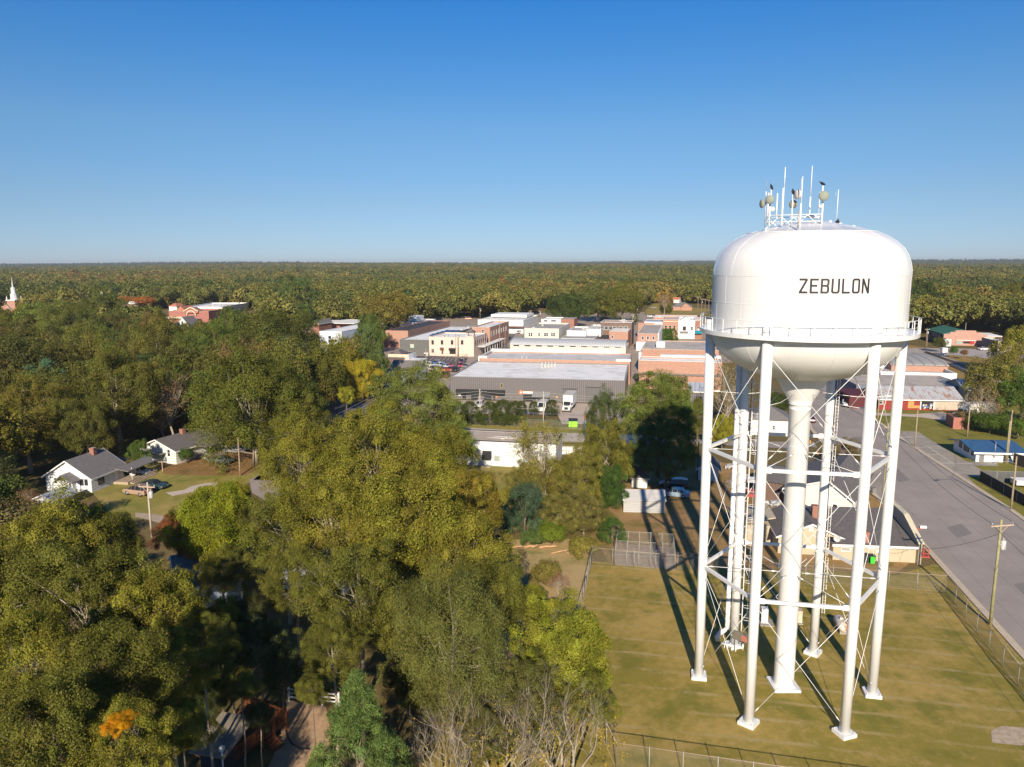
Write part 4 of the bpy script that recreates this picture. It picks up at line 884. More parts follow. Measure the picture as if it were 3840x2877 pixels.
    def barrel(s, wm, rm, rise, n=12, ov=.3):
        W, D, h = s.W, s.D, s.h; m = MB(); arc = [(D/2-(D/2)*cos(pi*i/n), h+rise*sin(pi*i/n)) for i in range(n+1)]
        m.box(0, 0, -.3, W, D, h); m.xprism([(p[0], p[1]) for p in arc], 0, W); m.build('wall', wm, s.t)
        m = MB(); o = [(D/2-(D/2+ov)*cos(pi*i/n), h+.06+(rise+.1)*sin(pi*i/n)) for i in range(n+1)]; m.smooth = True
        for i in range(n): m.add([(-ov, *o[i]), (W+ov, *o[i]), (W+ov, *o[i+1]), (-ov, *o[i+1])], [(0, 1, 2, 3)])
        m.smooth = False; m.add([(-ov, a, b-.12) for a, b in o]+[(-ov, a, b) for a, b in o], [(i, i+1, n+2+i, n+1+i) for i in range(n)]); m.add([(W+ov, a, b-.12) for a, b in o]+[(W+ov, a, b) for a, b in o], [(i+1, i, n+1+i, n+2+i) for i in range(n)])
        m.build('roof', rm, s.t); return s
    def units(s, n, sd=0, name='roof_unit', z=None, x0=.1, x1=.9, y0=.15, y1=.85):
        rd = random.Random(sd)
        for i in range(n):
            m = MB(); x, y = s.W*rd.uniform(x0, x1), s.D*rd.uniform(y0, y1); w_, d_, hh = rd.uniform(.6, 1.6), rd.uniform(.6, 1.4), rd.uniform(.5, 1.1); zz = (z if z is not None else s.h-.45)
            m.box(x, y, zz, x+w_, y+d_, zz+hh); m.lathe([(min(w_, d_)*.35, zz+hh+.002), (min(w_, d_)*.35, zz+hh+.1), (.02, zz+hh+.1)], 10, (x+w_/2, y+d_/2)); m.build(name, STEEL, s.t)
    def chimney(s, x, y, z0, z1, w_=.7, m_=BRICK):
        m = MB(); m.box(x-w_/2, y-w_/2, z0, x+w_/2, y+w_/2, z1); m.box(x-w_/2-.06, y-w_/2-.06, z1-.2, x+w_/2+.06, y+w_/2+.06, z1-.08); m.mat(m_); c = m.build('chimney', m_, s.t); return c
ROOFW = mat('white_roof_membrane', (.87, .845, .81), 'stain', amt=.06, ns=.3, c2=(.35, .33, .3))
ROOFG = mat('grey_gravel_roof', (.52, .48, .44), 'stain', amt=.12, ns=.4, c2=(.17, .15, .13))
ROOFT = mat('tan_gravel_roof', (.5, .43, .36), 'stain', amt=.12, ns=.3, c2=(.19, .16, .13))
ROOFD = mat('dark_membrane', (.045, .045, .05), 'stain', amt=.2, c2=(.09, .09, .09))
SHG = mat('grey_shingles', (.21, .195, .19), 'shingle', amt=.2, ns=2); SHD = mat('dark_shingles', (.165, .148, .142), 'shingle', amt=.25, ns=2)
GREYRIB = mat('grey_ribbed_metal', (.165, .152, .155), 'rib', amt=.06, step=.55, rough=.5)
BEIGE = mat('beige_stucco', (.5, .42, .3), amt=.07); CREAM = mat('cream_concrete', (.64, .59, .5), amt=.07); PINKW = mat('pale_pink_stucco', (.68, .53, .45), amt=.05)
BRICKO = mat('orange_brick', (.5, .25, .17), 'brick', amt=.15); BRICKD = mat('dark_brown_brick', (.15, .075, .05), 'brick', amt=.2)
WSIDE = mat('white_siding', (.74, .73, .71), 'siding', amt=.04, step=.22, c2=(.5, .5, .5)); WBLOCK = mat('white_painted_block', (.72, .73, .74), 'block', amt=.04)
DGREYW = mat('dark_grey_block_wall', (.13, .13, .125), 'block', amt=.15)
# grey warehouse
hW = top_z(P('S', 2345, 1514), 'S', 2345, 1428)
b = Bld('warehouse', 'long dark grey ribbed-metal warehouse with a white roof and two roll-up doors', 'warehouse', ('T1', 1625, 864), ('T2', 1340, 808), hW, hW, 10, rot=None)
b.D = b.loc(P('T2', 1385, 657, hW)).y
b.flat(GREYRIB, ROOFW, .18, mat('grey_edge', (.3, .3, .31)))
WH = b
DOORG = mat('grey_roller_door', (.14, .135, .14), 'siding', amt=.05, step=.28)
for x0, y0, x1, y1 in ((973, 868, 1112, 1020), (757, 882, 895, 1010)):
    d_ = b.panelp('roller_door', 'F', 'T2', x0, y0, x1, y1, DOORG, .03); a, c_ = b.on('F', 'T2', x0, y0), b.on('F', 'T2', x1, y0-8); b.panel('door_hood', 'F', a[0], a[1], c_[0], a[1]+.14, DARK, .14)
a, c_ = b.on('F', 'C5', 213, 30), b.on('F', 'C5', 832, 95)
m = MB(); m.box(a[0], -1.3, c_[1], c_[0], -.0, a[1]); m.build('awning', mat('black_awning', (.02, .02, .022)), b.t)
b.panelp('side_annex', 'F', 'T1', 1795, 1000, 1800, 1003, DARK, .02)
sg = b.panelp('sign_board', 'F', 'C5', 1050, 60, 1186, 88, mat('sign_white', (.8, .72, .64)), .2)
q = b.on('F', 'C5', 1034, 72); m = MB(); r_ = .62
m.add([(q[0]+r_*cos(2*pi*i/20), -.2, q[1]+r_*sin(2*pi*i/20)) for i in range(20)]+[(q[0]+r_*cos(2*pi*i/20), -.04, q[1]+r_*sin(2*pi*i/20)) for i in range(20)], [list(range(20))]+[((i+1) % 20, i, 20+i, 20+(i+1) % 20) for i in range(20)]); m.build('sign_emblem', mat('orange_sign', (.8, .2, .06)), b.t)
m = MB(); m.add([(q[0]+.25*cos(2*pi*i/12), -.215, q[1]+.25*sin(2*pi*i/12)) for i in range(12)], [list(range(12))]); m.build('emblem_centre', mat('sign_white', None), b.t)
a, c_ = b.on('F', 'C5', 1186, 62), b.on('F', 'C5', 1410, 200)
m = MB(); z1, z0 = a[1], a[1]-1.1; m.xprism([(0, z1), (-2.2, z0), (-2.2, z0-.1), (0, z1-.1)], a[0], c_[0]); m.build('canopy', mat('grey_metal_canopy', (.25, .25, .25), 'seam', step=.6), b.t)
b.panelp('office_front', 'F', 'C5', 1190, 130, 1395, 205, mat('grey_panel', (.2, .195, .2)), .5)
for x0, x1 in ((1185, 1228), (1255, 1318)): b.winp('F', 'C5', x0, 138, x1, 165, fm=DARK, bars=0).location = (0, -.5, 0)
b.panelp('doorway', 'F', 'C5', 1062, 102, 1175, 188, mat('dark_opening', (.02, .02, .022)), .05)
for x0, x1 in ((400, 480), (565, 655), (683, 700)): b.winp('F', 'C5', x0, 98, x1, 165, fm=DARK, bars=0)
b.panelp('door', 'F', 'C5', 288, 92, 330, 165, mat('dark_opening', None), .05); b.panelp('notice', 'F', 'C5', 236, 90, 265, 118, mat('sign_white', None), .06)
b.panelp('poster', 'F', 'C5', 712, 108, 730, 145, mat('orange_sign', None), .07)
b.winp('F', 'T1', 2150, 940, 2170, 976, fm=mat('yellow_frame', (.45, .35, .12)), bars=1)
b.panelp('notice', 'F', 'C5', 1480, 125, 1502, 145, mat('yellow_sign', (.7, .4, .06)), .08)
b.panelp('loading_bumper', 'F', 'C5', 1500, 225, 1560, 262, CONC, .4)
m = MB(); q = b.loc(P('T2', 560, 680, hW)); zz = hW-.18
for i in range(5): m.box(q.x+i*.9, q.y+i*.7, zz, q.x+.75+i*.9, q.y+.55+i*.7, zz+1.3-.1*i); m.lathe([(.3, zz+1.31-.1*i), (.42, zz+1.75-.1*i), (.3, zz+1.76-.1*i)], 10, (q.x+.37+i*.9, q.y+.27+i*.7))
m.build('roof_ventilator', STEEL, b.t)
# brick building directly behind
b2 = Bld('brick_warehouse', 'long low brick building with white parapets right behind the grey warehouse', 'building', ('T1', 1625, 864), ('T2', 1340, 808), hW, hW+1.0, 10, rot=WH.rot)
b2.o = WH.o+WH.ey*(WH.D+.05)+WH.ex*.8; b2.t.location = b2.o; b2.W = WH.W-.4; b2.D = b2.loc(P('T2', 1280, 572, hW+.4)).y
b2.flat(BRICKO, mat('streaked_roof', (.62, .59, .57), 'stain', amt=.1, ns=.3, c2=(.27, .25, .24)), .35, None); b2.panel('parapet', 'B', -.1, b2.h, b2.W-4, b2.h+.9, WHITE, .05, -.35)
m = MB(); m.box(-.2, -.06, b2.h, 2.6, 1.2, b2.h+.75); m.box(b2.W-4.3, -.06, b2.h-.1, b2.W+.2, .6, b2.h+.55); m.build('parapet_block', WHITE, b2.t); m = MB(); m.box(-.4, .3, hW-2, -.02, b2.D, b2.h+.35); m.build('side_wall', WHITE, b2.t)
m = MB(); m.box(.3, -.08, b2.h, b2.W-4.4, .4, b2.h+.12); m.build('coping', mat('dull_coping', (.4, .37, .33)), b2.t)
for x in (430, 388): q = b2.loc(P('T2', x, 610, hW+.6)); m = MB(); m.tube([(q.x, q.y, b2.h-.35), (q.x, q.y, b2.h+.6)], .07, 8); m.build('vent_pipe', WHITE, b2.t)
# barrel roofed hall
b = Bld('barrel_roof_hall', 'cream hall with a pale barrel-vaulted metal roof and a row of slot windows', 'building', ('T2', 285, 474), ('T2', 1337, 495), 5.3, 5.3, 13)
b.barrel(CREAM, mat('pale_blue_metal_roof', (.47, .48, .5), 'seam', amt=.05, step=.8), 1.9)
for i in range(10): x = 310+i*104; b.winp('F', 'T2', x, 477+i*1.6, x+50, 486+i*1.6, fm=mat('grey_panel', None), bars=0)
m = MB(); m.box(-.15, -.5, -.2, .35, b.D+.4, b.h+.6); m.box(b.W-.3, -.5, -.2, b.W+.4, b.D+.4, b.h+.2); m.build('end_wall', CREAM, b.t)
# cream two-storey
b = Bld('two_storey_building', 'cream two-storey building with four groups of dark windows above the barrel-roof hall', 'building', ('T2', 410, 322), ('T2', 722, 330), 9, 9, 10)
b.D = b.loc(P('T2', 795, 275, 9)).y*.98
b.flat(CREAM, mat('mottled_roof', (.4, .37, .34), 'stain', c2=(.18, .16, .15)), .5, mat('pale_coping', (.62, .58, .5)))
for x0, x1 in ((448, 462), (468, 482), (538, 551), (592, 608), (612, 626), (656, 670), (675, 690)): b.winp('F', 'T2', x0, 365, x1, 397, bars=1)
b.units(2, 3)
# middle roofs
b = Bld('low_store', 'low store with mottled blue-grey roof beside the cream two-storey building', 'building', ('T2', 745, 414), ('T2', 1055, 418), 5.5, 5.5, 10); b.D = b.loc(P('T2', 1080, 362, 5.5)).y
b.flat(CREAM, mat('blue_grey_roof', (.33, .33, .35), 'stain', amt=.15, c2=(.2, .19, .19)), .3, mat('pale_coping', None)); b.units(1, 5, x0=.4, x1=.5)
b = Bld('row_store', 'store with a grey patched roof, mid row, with a white end parapet', 'building', ('T2', 800, 345), ('T2', 975, 348), 7.5, 7.5, 18); b.D = 22
b.flat(WHITE, ROOFG, .4, TRIM); b.units(2, 6)
b = Bld('row_store', 'narrow white-roofed store behind the dark brick facade', 'building', ('T2', 975, 330), ('T2', 1112, 334), 8, 8, 24); b.flat(WHITE, mat('streaked_roof', None), .5, TRIM); b.units(1, 8)
b = Bld('dark_store', 'small black-roofed store with a roof hatch beside the brick annex', 'building', ('T2', 1055, 420), ('T2', 1190, 422), 5, 5, 10); b.D = b.loc(P('T2', 1180, 368, 5)).y; b.flat(BRICK, ROOFD, .2); b.units(1, 2)
b = Bld('brick_annex', 'orange-brick annex with a white roof, left of the alley', 'building', ('T2', 1190, 351), ('T2', 1365, 354), 8, 8, 12); b.D = b.loc(P('T2', 1372, 303, 8)).y; b.flat(BRICKO, ROOFW, .15, mat('pale_coping', None))
b.winp('F', 'T2', 1212, 392, 1228, 418)
b = Bld('dark_brick_building', 'dark brown brick building with a row of grouped windows behind the brick annex', 'building', ('T2', 1110, 268), ('T2', 1400, 272), 10.5, 10.5, 14)
b.flat(BRICKD, mat('streaked_roof', None), .6, TRIM)
for x in (1112, 1150, 1190, 1225, 1285, 1330): b.winp('F', 'T2', x, 305, x+28, 335, fm=TRIM)
b.units(5, 14, x0=.5, x1=.95, z=10.3)
b = Bld('store', 'white store with a dark-green trimmed front at the far end of the main street', 'building', ('T2', 565, 236), ('T2', 742, 240), 8, 8, 14); b.flat(WHITE, ROOFW, .4, mat('green_trim', (.1, .2, .12))); b.winp('F', 'T2', 590, 246, 620, 262); b.winp('F', 'T2', 655, 246, 700, 262)
m = MB(); m.box(b.W, 0, -.2, b.W+7, 13, 8.1); m.build('brick_wing', BRICK, b.t)
b = Bld('big_store', 'wide low white store building at the far left end of the main street', 'building', ('T2', -20, 245), ('T2', 350, 268), 7, 7, 40); b.flat(WHITE, ROOFW, .5, TRIM)
m = MB(); m.box(b.W*.3, -2.5, 3.5, b.W+.3, -.02, 3.9); m.build('awning', mat('brown_awning', (.16, .07, .05)), b.t)
m = MB(); m.box(2, 20, 7.1, b.W*.9, 39, 8.6); m.build('roof_monitor', WHITE, b.t)
b = Bld('cream_store', 'small cream flat-roofed store behind the wide white store', 'building', ('T2', 350, 232), ('T2', 448, 236), 6, 6, 22); b.flat(CREAM, ROOFG, .4)
# right-hand block
b = Bld('brick_shop', 'brick shop with a weathered grey roof and three arched white-trimmed windows', 'building', ('T2', 1452, 372), ('T2', 1640, 376), 7, 7, 20); b.D = b.loc(P('T2', 1645, 284, 7)).y*.95
b.flat(BRICKO, mat('weathered_roof', (.46, .41, .36), 'stain', amt=.2, c2=(.15, .13, .12)), .3, mat('pale_coping', None))
for x in (1490, 1538, 1590): b.winp('F', 'T2', x, 398, x+18, 428, fm=TRIM)
m = MB(); m.box(b.W+.02, -.3, -.2, b.W+.5, b.D, 7.3); m.box(-.35, -2.5, -.2, b.W+.02, -.05, 3.6); m.build('white_wall', WHITE, b.t)
b = Bld('shop_front', 'orange-brick shop front with three tall cream windows above the clipped trees', 'building', ('T2', 1680, 414), ('T2', 1822, 418), 0, 9.3, 22); SF = b
b.flat(BRICKO, ROOFG, .5, mat('pale_coping', None))
for x in (1704, 1743, 1782): b.winp('F', 'T2', x, 298, x+18, 334, fm=mat('cream_trim', (.7, .6, .42)))
b.panel('cornice', 'F', 0, 8.2, b.W, 8.5, mat('cream_trim', None), .18)
b = Bld('shop_front', 'white painted shop front with a dark window, left of the teal awning', 'building', ('T2', 1825, 418), ('T2', 1979, 422), 0, 9.1, 22); b.o = SF.o+SF.ex*(SF.W+.05); b.t.location = b.o
b.flat(WHITE, ROOFW, .5, TRIM); b.winp('F', 'T2', 1870, 307, 1897, 342, fm=BRICKD); b.winp('F', 'T2', 1946, 307, 1960, 342); b.panel('awning', 'F', 1, 2.9, b.W*.62, 3.6, mat('grey_panel', None), .9)
m = MB(); m.box(2, 8, 8.6, 4, 10, 9.9); m.box(b.W-4, 4, 8.6, b.W-3, 5, 10.2); m.build('roof_unit', STEEL, b.t); W1 = SF.W+.1+b.W
b = Bld('shop_front', 'narrow red brick shop front with a teal awning', 'building', ('T2', 1980, 418), ('T2', 2048, 422), 0, 8.9, 22); b.o = SF.o+SF.ex*W1; b.t.location = b.o; b.flat(BRICK, ROOFW, .5, WHITE)
b.winp('F', 'T2', 1996, 313, 2028, 340, fm=TRIM); b.panel('sign_board', 'F', b.W*.35, 4.4, b.W*.6, 5, TRIM, .06)
m = MB(); m.xprism([(0, 4.0), (-1.4, 2.9), (-1.4, 2.6), (0, 2.8)], .1, b.W-.1); m.build('awning', mat('teal_awning', (.0, .22, .32)), b.t)
b = Bld('long_brick_store', 'long low brick store with a grey flat roof far behind the shop fronts', 'building', ('T2', 1600, 222), ('T2', 2005, 222), 6, 6, 20); b.flat(BRICKO, ROOFW, .3, TRIM); b.units(3, 21)
b = Bld('row_store', 'long metal-roofed row of stores with a small white gable behind the shop fronts', 'building', ('T2', 1515, 262), ('T2', 2030, 268), 8, 8, 16); b.flat(WHITE, mat('blue_grey_metal', (.42, .45, .5), 'seam', step=1.2), .1)
m = MB(); m.yprism([(b.W-11, 8), (b.W-3, 8), (b.W-7, 10.6)], -.5, 9); m.build('gable', WHITE, b.t); m = MB(); m.box(-3, -.5, -.2, 5, 8, 7.4); m.build('brick_wing', BRICKO, b.t)
b = Bld('brick_store', 'brick store with a stained grey roof and a white roof hut, right of the alley', 'building', ('T2', 1492, 513), ('T2', 2200, 520), 7.5, 7.5, 26); b.D = b.loc(P('T2', 1500, 434, 7.5)).y
b.flat(BRICKO, mat('stained_roof', (.52, .46, .4), 'stain', amt=.15, c2=(.14, .12, .1)), .25, mat('pale_coping', None)); BS = b
q = b.loc(P('T2', 1625, 500, 7.2)); q2 = b.loc(P('T2', 1705, 500, 7.2)); m = MB(); m.box(q.x, q.y, 7.2, q2.x, q.y+4, 9.4); m.build('roof_hut', mat('white_ribbed', (.7, .69, .68), 'rib', step=.5), b.t)
m = MB(); m.box(-.9, -2, -.2, -.02, b.D, 6.5); m.build('white_wall', WHITE, b.t)
b = Bld('brick_hall', 'big orange-brick building with a blank front wall and white parapet caps, behind the round pine', 'building', ('T2', 1463, 618), ('T2', 2230, 628), 8, 8, 14); b.D = b.loc(P('T2', 1478, 582, 8)).y
b.flat(BRICKO, ROOFW, .4, TRIM); m = MB(); m.box(b.W*.25, b.D-.2, 7.5, b.W, b.D+3.0, 8.6); m.build('roof_step', ROOFW, b.t)
m = MB(); m.box(.5, -3.5, -.2, b.W-.5, -.02, 4.2); m.build('lower_wall', BRICKO, b.t)
m = MB(); m.box(.3, -3.7, 4.2, b.W-.3, 0, 4.35); m.build('lower_coping', BRICKD, b.t)
b = Bld('metal_shed', 'grey metal-roofed shed tucked behind the round pine', 'shed', ('T2', 1935, 905), ('T2', 2130, 905), 3.2, 3.2, 12); b.gable(GREYRIB, mat('blue_grey_metal', None), 1.4)
# main-street left side
b = Bld('corner_building', 'pale pink two-storey corner building with a small dark-roofed cupola', 'building', ('LT', 697, 525), ('LT', 1690, 580), 0, 9, 22)
b.h = b.on('F', 'T1', 1407, 452)[1]; b.D = 20; b.flat(PINKW, ROOFW, .35, mat('pink_coping', (.72, .56, .48))); PK = b
for x in (750, 972, 1210, 1448): b.winp('F', 'LT', x, 170, x+50, 262, fm=BRICKD)
b.winp('F', 'LT', 752, 382, 803, 450, fm=BRICKD)
b.panelp('shutter', 'F', 'LT', 1175, 400, 1315, 495, mat('black_awning', None), .06); b.panelp('awning', 'F', 'LT', 1165, 350, 1318, 402, mat('black_awning', None), .7)
b.panelp('door', 'F', 'LT', 985, 395, 1028, 490, mat('brown_door', (.12, .06, .04)), .05); b.panelp('awning', 'F', 'LT', 955, 338, 1040, 392, mat('brown_awning', None), .7)
for x0, x1 in ((720, 870), (905, 1108), (1140, 1650)): b.panelp('band', 'F', 'LT', x0, 296, x1, 330, mat('pale_band', (.75, .66, .58)), .03)
for x in (700, 890, 1128, 1660): b.panelp('pilaster', 'F', 'LT', x, 90, x+18, 515, mat('pink_coping', None), .09)
for i in range(6): b.win('R', 2+i*3, b.h*.58, 3+i*3, b.h*.8, fm=BRICKD)
m = MB(); zc = b.h; x, y = b.W-1.9, 2.2
m.box(x-1.5, y-1.5, zc-.4, x+1.5, y+1.5, zc+.5)
for sx in (-1, 1):
    for sy in (-1, 1): m.box(x+sx*1.25-.15, y+sy*1.25-.15, zc+.5, x+sx*1.25+.15, y+sy*1.25+.15, zc+1.7)
m.box(x-1.5, y-1.5, zc+1.7, x+1.5, y+1.5, zc+1.95); m.build('cupola', PINKW, b.t); m = MB(); m.add([(x-2, y-2, zc+1.96), (x+2, y-2, zc+1.96), (x+2, y+2, zc+1.96), (x-2, y+2, zc+1.96), (x, y, zc+3.6)], [(3, 2, 1, 0), (0, 1, 4), (1, 2, 4), (2, 3, 4), (3, 0, 4)]); m.build('cupola_roof', SHD, b.t)
b.units(3, 31, x0=.2, x1=.7)
m = MB(); m.box(b.W+.02, 6, 3.2, b.W+3, b.D+22, 3.4)
for i in range(9): m.box(b.W+2.7, 7+i*4, .0, b.W+2.85, 7.15+i*4, 3.2)
m.build('street_canopy', WHITE, b.t)
b = Bld('side_store', 'wide store with a dark grey block wall and a white roof carrying solar panels', 'building', ('LT', -5, 490), ('LT', 690, 520), 0, 8, 30); b.o = PK.o-PK.ex*b.W+PK.ey*1.5; b.t.location = b.o
b.h = b.on('F', 'T1', 1030, 478)[1]; b.D = b.loc(P('T1', 1400, 275, b.h)).y*.62
b.flat(DGREYW, ROOFW, .25, mat('grey_edge', None))
q = b.loc(P('T1', 1195, 422, b.h)); sp_ = mat('solar_panel', (.03, .035, .06), rough=.25, spec=.6)
for i in range(4):
    for j in range(3):
        m = MB(); x, y, z = b.W*.42+j*2.6, b.D*.3+i*6.2, b.h-.2; m.add([(x, y, z), (x+2.4, y, z), (x+2.4, y+5.6, z+.5), (x, y+5.6, z+.5), (x, y, z-.06), (x+2.4, y, z-.06), (x+2.4, y+5.6, z+.44), (x, y+5.6, z+.44)], [(0, 1, 2, 3), (7, 6, 5, 4), (0, 4, 5, 1), (1, 5, 6, 2), (2, 6, 7, 3), (3, 7, 4, 0)]); m.build('solar_panel', sp_, b.t)
b.units(4, 33, x0=.7, x1=.9, y0=.4, y1=.95); b.panelp('notice', 'F', 'T1', 1212, 527, 1252, 565, mat('pale_green_board', (.45, .5, .42)), .06)
b = Bld('dark_roof_store', 'brick store with a near-black roof left of the solar-panelled store', 'building', ('T1', 955, 386), ('T1', 1190, 390), 7.5, 7.5, 30); b.D = b.loc(P('T1', 1370, 282, 7.5)).y
b.flat(BRICKO, ROOFD, .2, BRICKO)
b = Bld('rooftop_block', 'low flat-roofed building with a white roof block behind the near-black roof', 'building', ('T1', 1110, 296), ('T1', 1420, 280), 7, 7, 22); b.flat(WHITE, ROOFG, .3)
m = MB(); m.box(b.W*.15, 6, 6.9, b.W*.6, 16, 9.5); m.build('roof_block', WHITE, b.t)
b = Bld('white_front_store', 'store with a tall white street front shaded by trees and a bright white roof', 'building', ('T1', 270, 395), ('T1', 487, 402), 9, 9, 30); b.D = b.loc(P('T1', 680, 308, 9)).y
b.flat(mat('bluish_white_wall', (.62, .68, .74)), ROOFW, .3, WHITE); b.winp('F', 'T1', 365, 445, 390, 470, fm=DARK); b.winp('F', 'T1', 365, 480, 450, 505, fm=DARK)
m = MB(); m.box(b.W+.05, 1, -.2, b.W+9, b.D-2, 5.6); m.build('brick_wing', BRICKO, b.t); m = MB(); m.box(b.W+.05, 1.2, 5.6, b.W+8.8, b.D-2.2, 5.75); m.build('wing_roof', mat('brown_roof', (.1, .08, .08)), b.t)
b = Bld('canopy_store', 'low brick store with wide white canopies behind the tall white front', 'building', ('T1', 290, 308), ('T1', 545, 300), 5.5, 5.5, 26); b.flat(BRICK, ROOFW, .1, TRIM); b.units(2, 40)
m = MB(); m.box(-4, -3, 5.51, b.W+10, 22, 5.75); m.build('canopy', TRIM, b.t)
b = Bld('showroom', 'cream and white showroom with a brown flat roof beside the car lot', 'building', ('T3', 1500, 920), ('T3', 1850, 935), 5, 5, 12); b.D = b.loc(P('T3', 2010, 880, 5)).y
b.flat(mat('pinkish_cream', (.7, .52, .4)), mat('brown_roof', None), .1, mat('brown_roof', None)); b.panelp('sign_board', 'R', 'T3', 1925, 915, 1965, 975, mat('blue_sign', (.1, .2, .3)), .08)
m = MB(); m.box(b.W+.02, .2, -.2, b.W+.15, b.D-.2, 5.1); m.build('white_front', WHITE, b.t); m = MB(); m.box(b.W+.16, -3, 2.9, b.W+5.5, b.D*.6, 3.1)
for y in (-2.8, 0, b.D*.55): m.box(b.W+5.2, y, 0, b.W+5.35, y+.15, 2.9)
m.build('canopy', WHITE, b.t)
b = Bld('gable_house', 'grey-roofed house with a pale blue gable end beside the car lot', 'house', ('T1', 1070, 905), ('T1', 1255, 905), 0, 3.4, 10); b.W = 9; b.o = b.o+Vector((-2, 0, 0)); b.t.location = b.o
b.D = 9; b.gable(mat('pale_blue_siding', (.5, .6, .72), 'siding', step=.2), SHG, 2.6, 'x', .5)
b = Bld('dark_roof_house', 'house with a dark hipped roof between the showroom and the blue gable house', 'house', ('T1', 960, 770), ('T1', 1150, 775), 0, 3.5, 10); b.hip(BRICKD, SHD, 2.6)
b = Bld('brick_block', 'two-storey red brick block with a white roof on the main street', 'building', ('T1', 1850, 352), ('T1', 2022, 360), 9.5, 9.5, 20); b.D = b.loc(P('T1', 2128, 290, 9.5)).y
b.flat(BRICKO, ROOFW, .5, mat('pale_coping', None))
for i in range(7): b.win('R', 2+i*(b.D-4)/7, 5.6, 3.1+i*(b.D-4)/7, 7.6)
b.winp('F', 'T1', 1870, 378, 1884, 400); b.winp('F', 'T1', 1955, 378, 1975, 410)
b = Bld('grey_store', 'small grey store between the pink corner building and the red brick block', 'building', ('T1', 1925, 425), ('T1', 2010, 425), 6.5, 6.5, 12); b.flat(mat('pale_grey_stucco', (.5, .52, .52)), ROOFG, .4, TRIM)
# houses beyond the town
b = Bld('brick_house', 'small brick house with a grey hipped roof and a front gable on the far lawn', 'house', ('Q', 1015, 380), ('Q', 1450, 385), 0, 3.2, 12); b.hip(BRICKO, SHG, 3.0); m = MB(); x = b.W*.68
m.yprism([(x-3.6, 3.1), (x+3.6, 3.1), (x, 5.6)], -1.2, 5); m.box(x-3.2, -.9, 0, x+3.2, 0, 3.1); m.build('gable', BRICKO, b.t); m = MB(); m.yprism([(x-3.9, 3), (x, 5.75), (x, 5.95), (x-4.1, 3.1)], -1.4, 5); m.yprism([(x+.002, 5.75), (x+3.9, 3), (x+4.1, 3.1), (x+.002, 5.95)], -1.4, 5); m.build('gable_roof', SHG, b.t); b.win('F', 2, 1.2, 3, 2.3)
b = Bld('mobile_home', 'long white mobile home at the top of the far lawn', 'mobile home', ('Q', 645, 210), ('Q', 860, 210), 0, 3.4, 6); b.gable(WHITE, SHG, .8)
b = Bld('red_roof_house', 'house with a salmon-red roof behind the small brick house', 'house', ('Q', 1040, 215), ('Q', 1230, 215), 0, 3, 8); b.gable(WHITE, mat('salmon_roof', (.5, .2, .13), 'shingle'), 2)
b = Bld('white_house', 'white gabled house standing in trees straight beyond the main street', 'house', ('T2', 575, 118), ('T2', 640, 118), 0, 5, 12); b.gable(WSIDE, mat('light_grey_roof', (.5, .5, .5)), 2.5, 'y'); m = MB(); m.box(b.W, 4, 0, b.W+9, 11, 3.4); m.build('wing', WHITE, b.t)
# ---- right-hand side
b = Bld('arched_roof_store', 'brick store with a curved grey metal roof by the railway', 'building', ('C6', 250, 745), ('C6', 1015, 738), 5.5, 5.5, 22); b.D = b.loc(P('C6', 840, 600, 5.5)).y
b.barrel(BRICKO, mat('tan_metal_roof', (.36, .34, .32), 'seam', step=3.), 1.2)
b = Bld('white_parapet_store', 'flat store with two long white parapets in front of the curved roof', 'building', ('C6', 90, 845), ('C6', 1185, 862), 4.6, 4.6, 16); b.D = b.loc(P('C6', 1020, 775, 4.6)).y; b.flat(WHITE, ROOFG, .8, WHITE, .5)
b = Bld('tan_roof_store', 'wide low building with a plain tan roof behind the rusty barn', 'building', ('R2', 1175, 155), ('C6', 1330, 1028), 4.0, 4.0, 16, rot=radians(-7)); b.D = b.loc(P('C6', 1240, 905, 4.)).y
b.flat(mat('dark_blue_grey_wall', (.16, .18, .22)), ROOFT, .1)  # shadow of the west side put into the wall colour, all round
b = Bld('red_barn', 'long red shed with a rust-streaked metal roof and an open white-framed doorway', 'barn', ('C6', 60, 1405), ('C6', 1270, 1425), 0, 3.6, 12, rot=None)
b.h = b.on('F', 'C6', 700, 1255)[1]; b.D = 12
b.gable(mat('barn_red', (.3, .045, .035), 'siding', step=.35, amt=.12), mat('rusty_metal_roof', (.42, .43, .45), 'rust', amt=.12, step=.7, c2=(.3, .1, .035)), 2.3, 'x', .5)
b.panelp('pale_bay', 'F', 'C6', 880, 1275, 1290, 1415, mat('pale_tan_block', (.5, .42, .34), 'block'), .03); b.panelp('plywood', 'F', 'C6', 500, 1262, 575, 1385, mat('orange_plywood', (.62, .28, .1)), .05); b.panelp('plywood', 'F', 'C6', 580, 1345, 665, 1385, mat('orange_plywood', None), .055)
d_ = b.panelp('doorway', 'F', 'C6', 692, 1278, 862, 1385, mat('dark_opening', None), .05)
a, c_ = b.on('F', 'C6', 692, 1278), b.on('F', 'C6', 862, 1385); m = MB(); m.box(a[0]-.25, -.1, .2, a[0], 0, a[1]+.25); m.box(c_[0], -.1, .2, c_[0]+.25, 0, a[1]+.25); m.box(a[0], -.1, a[1], c_[0], 0, a[1]+.25); m.build('door_frame', TRIM, b.t)
RB = b; rd = random.Random(4)
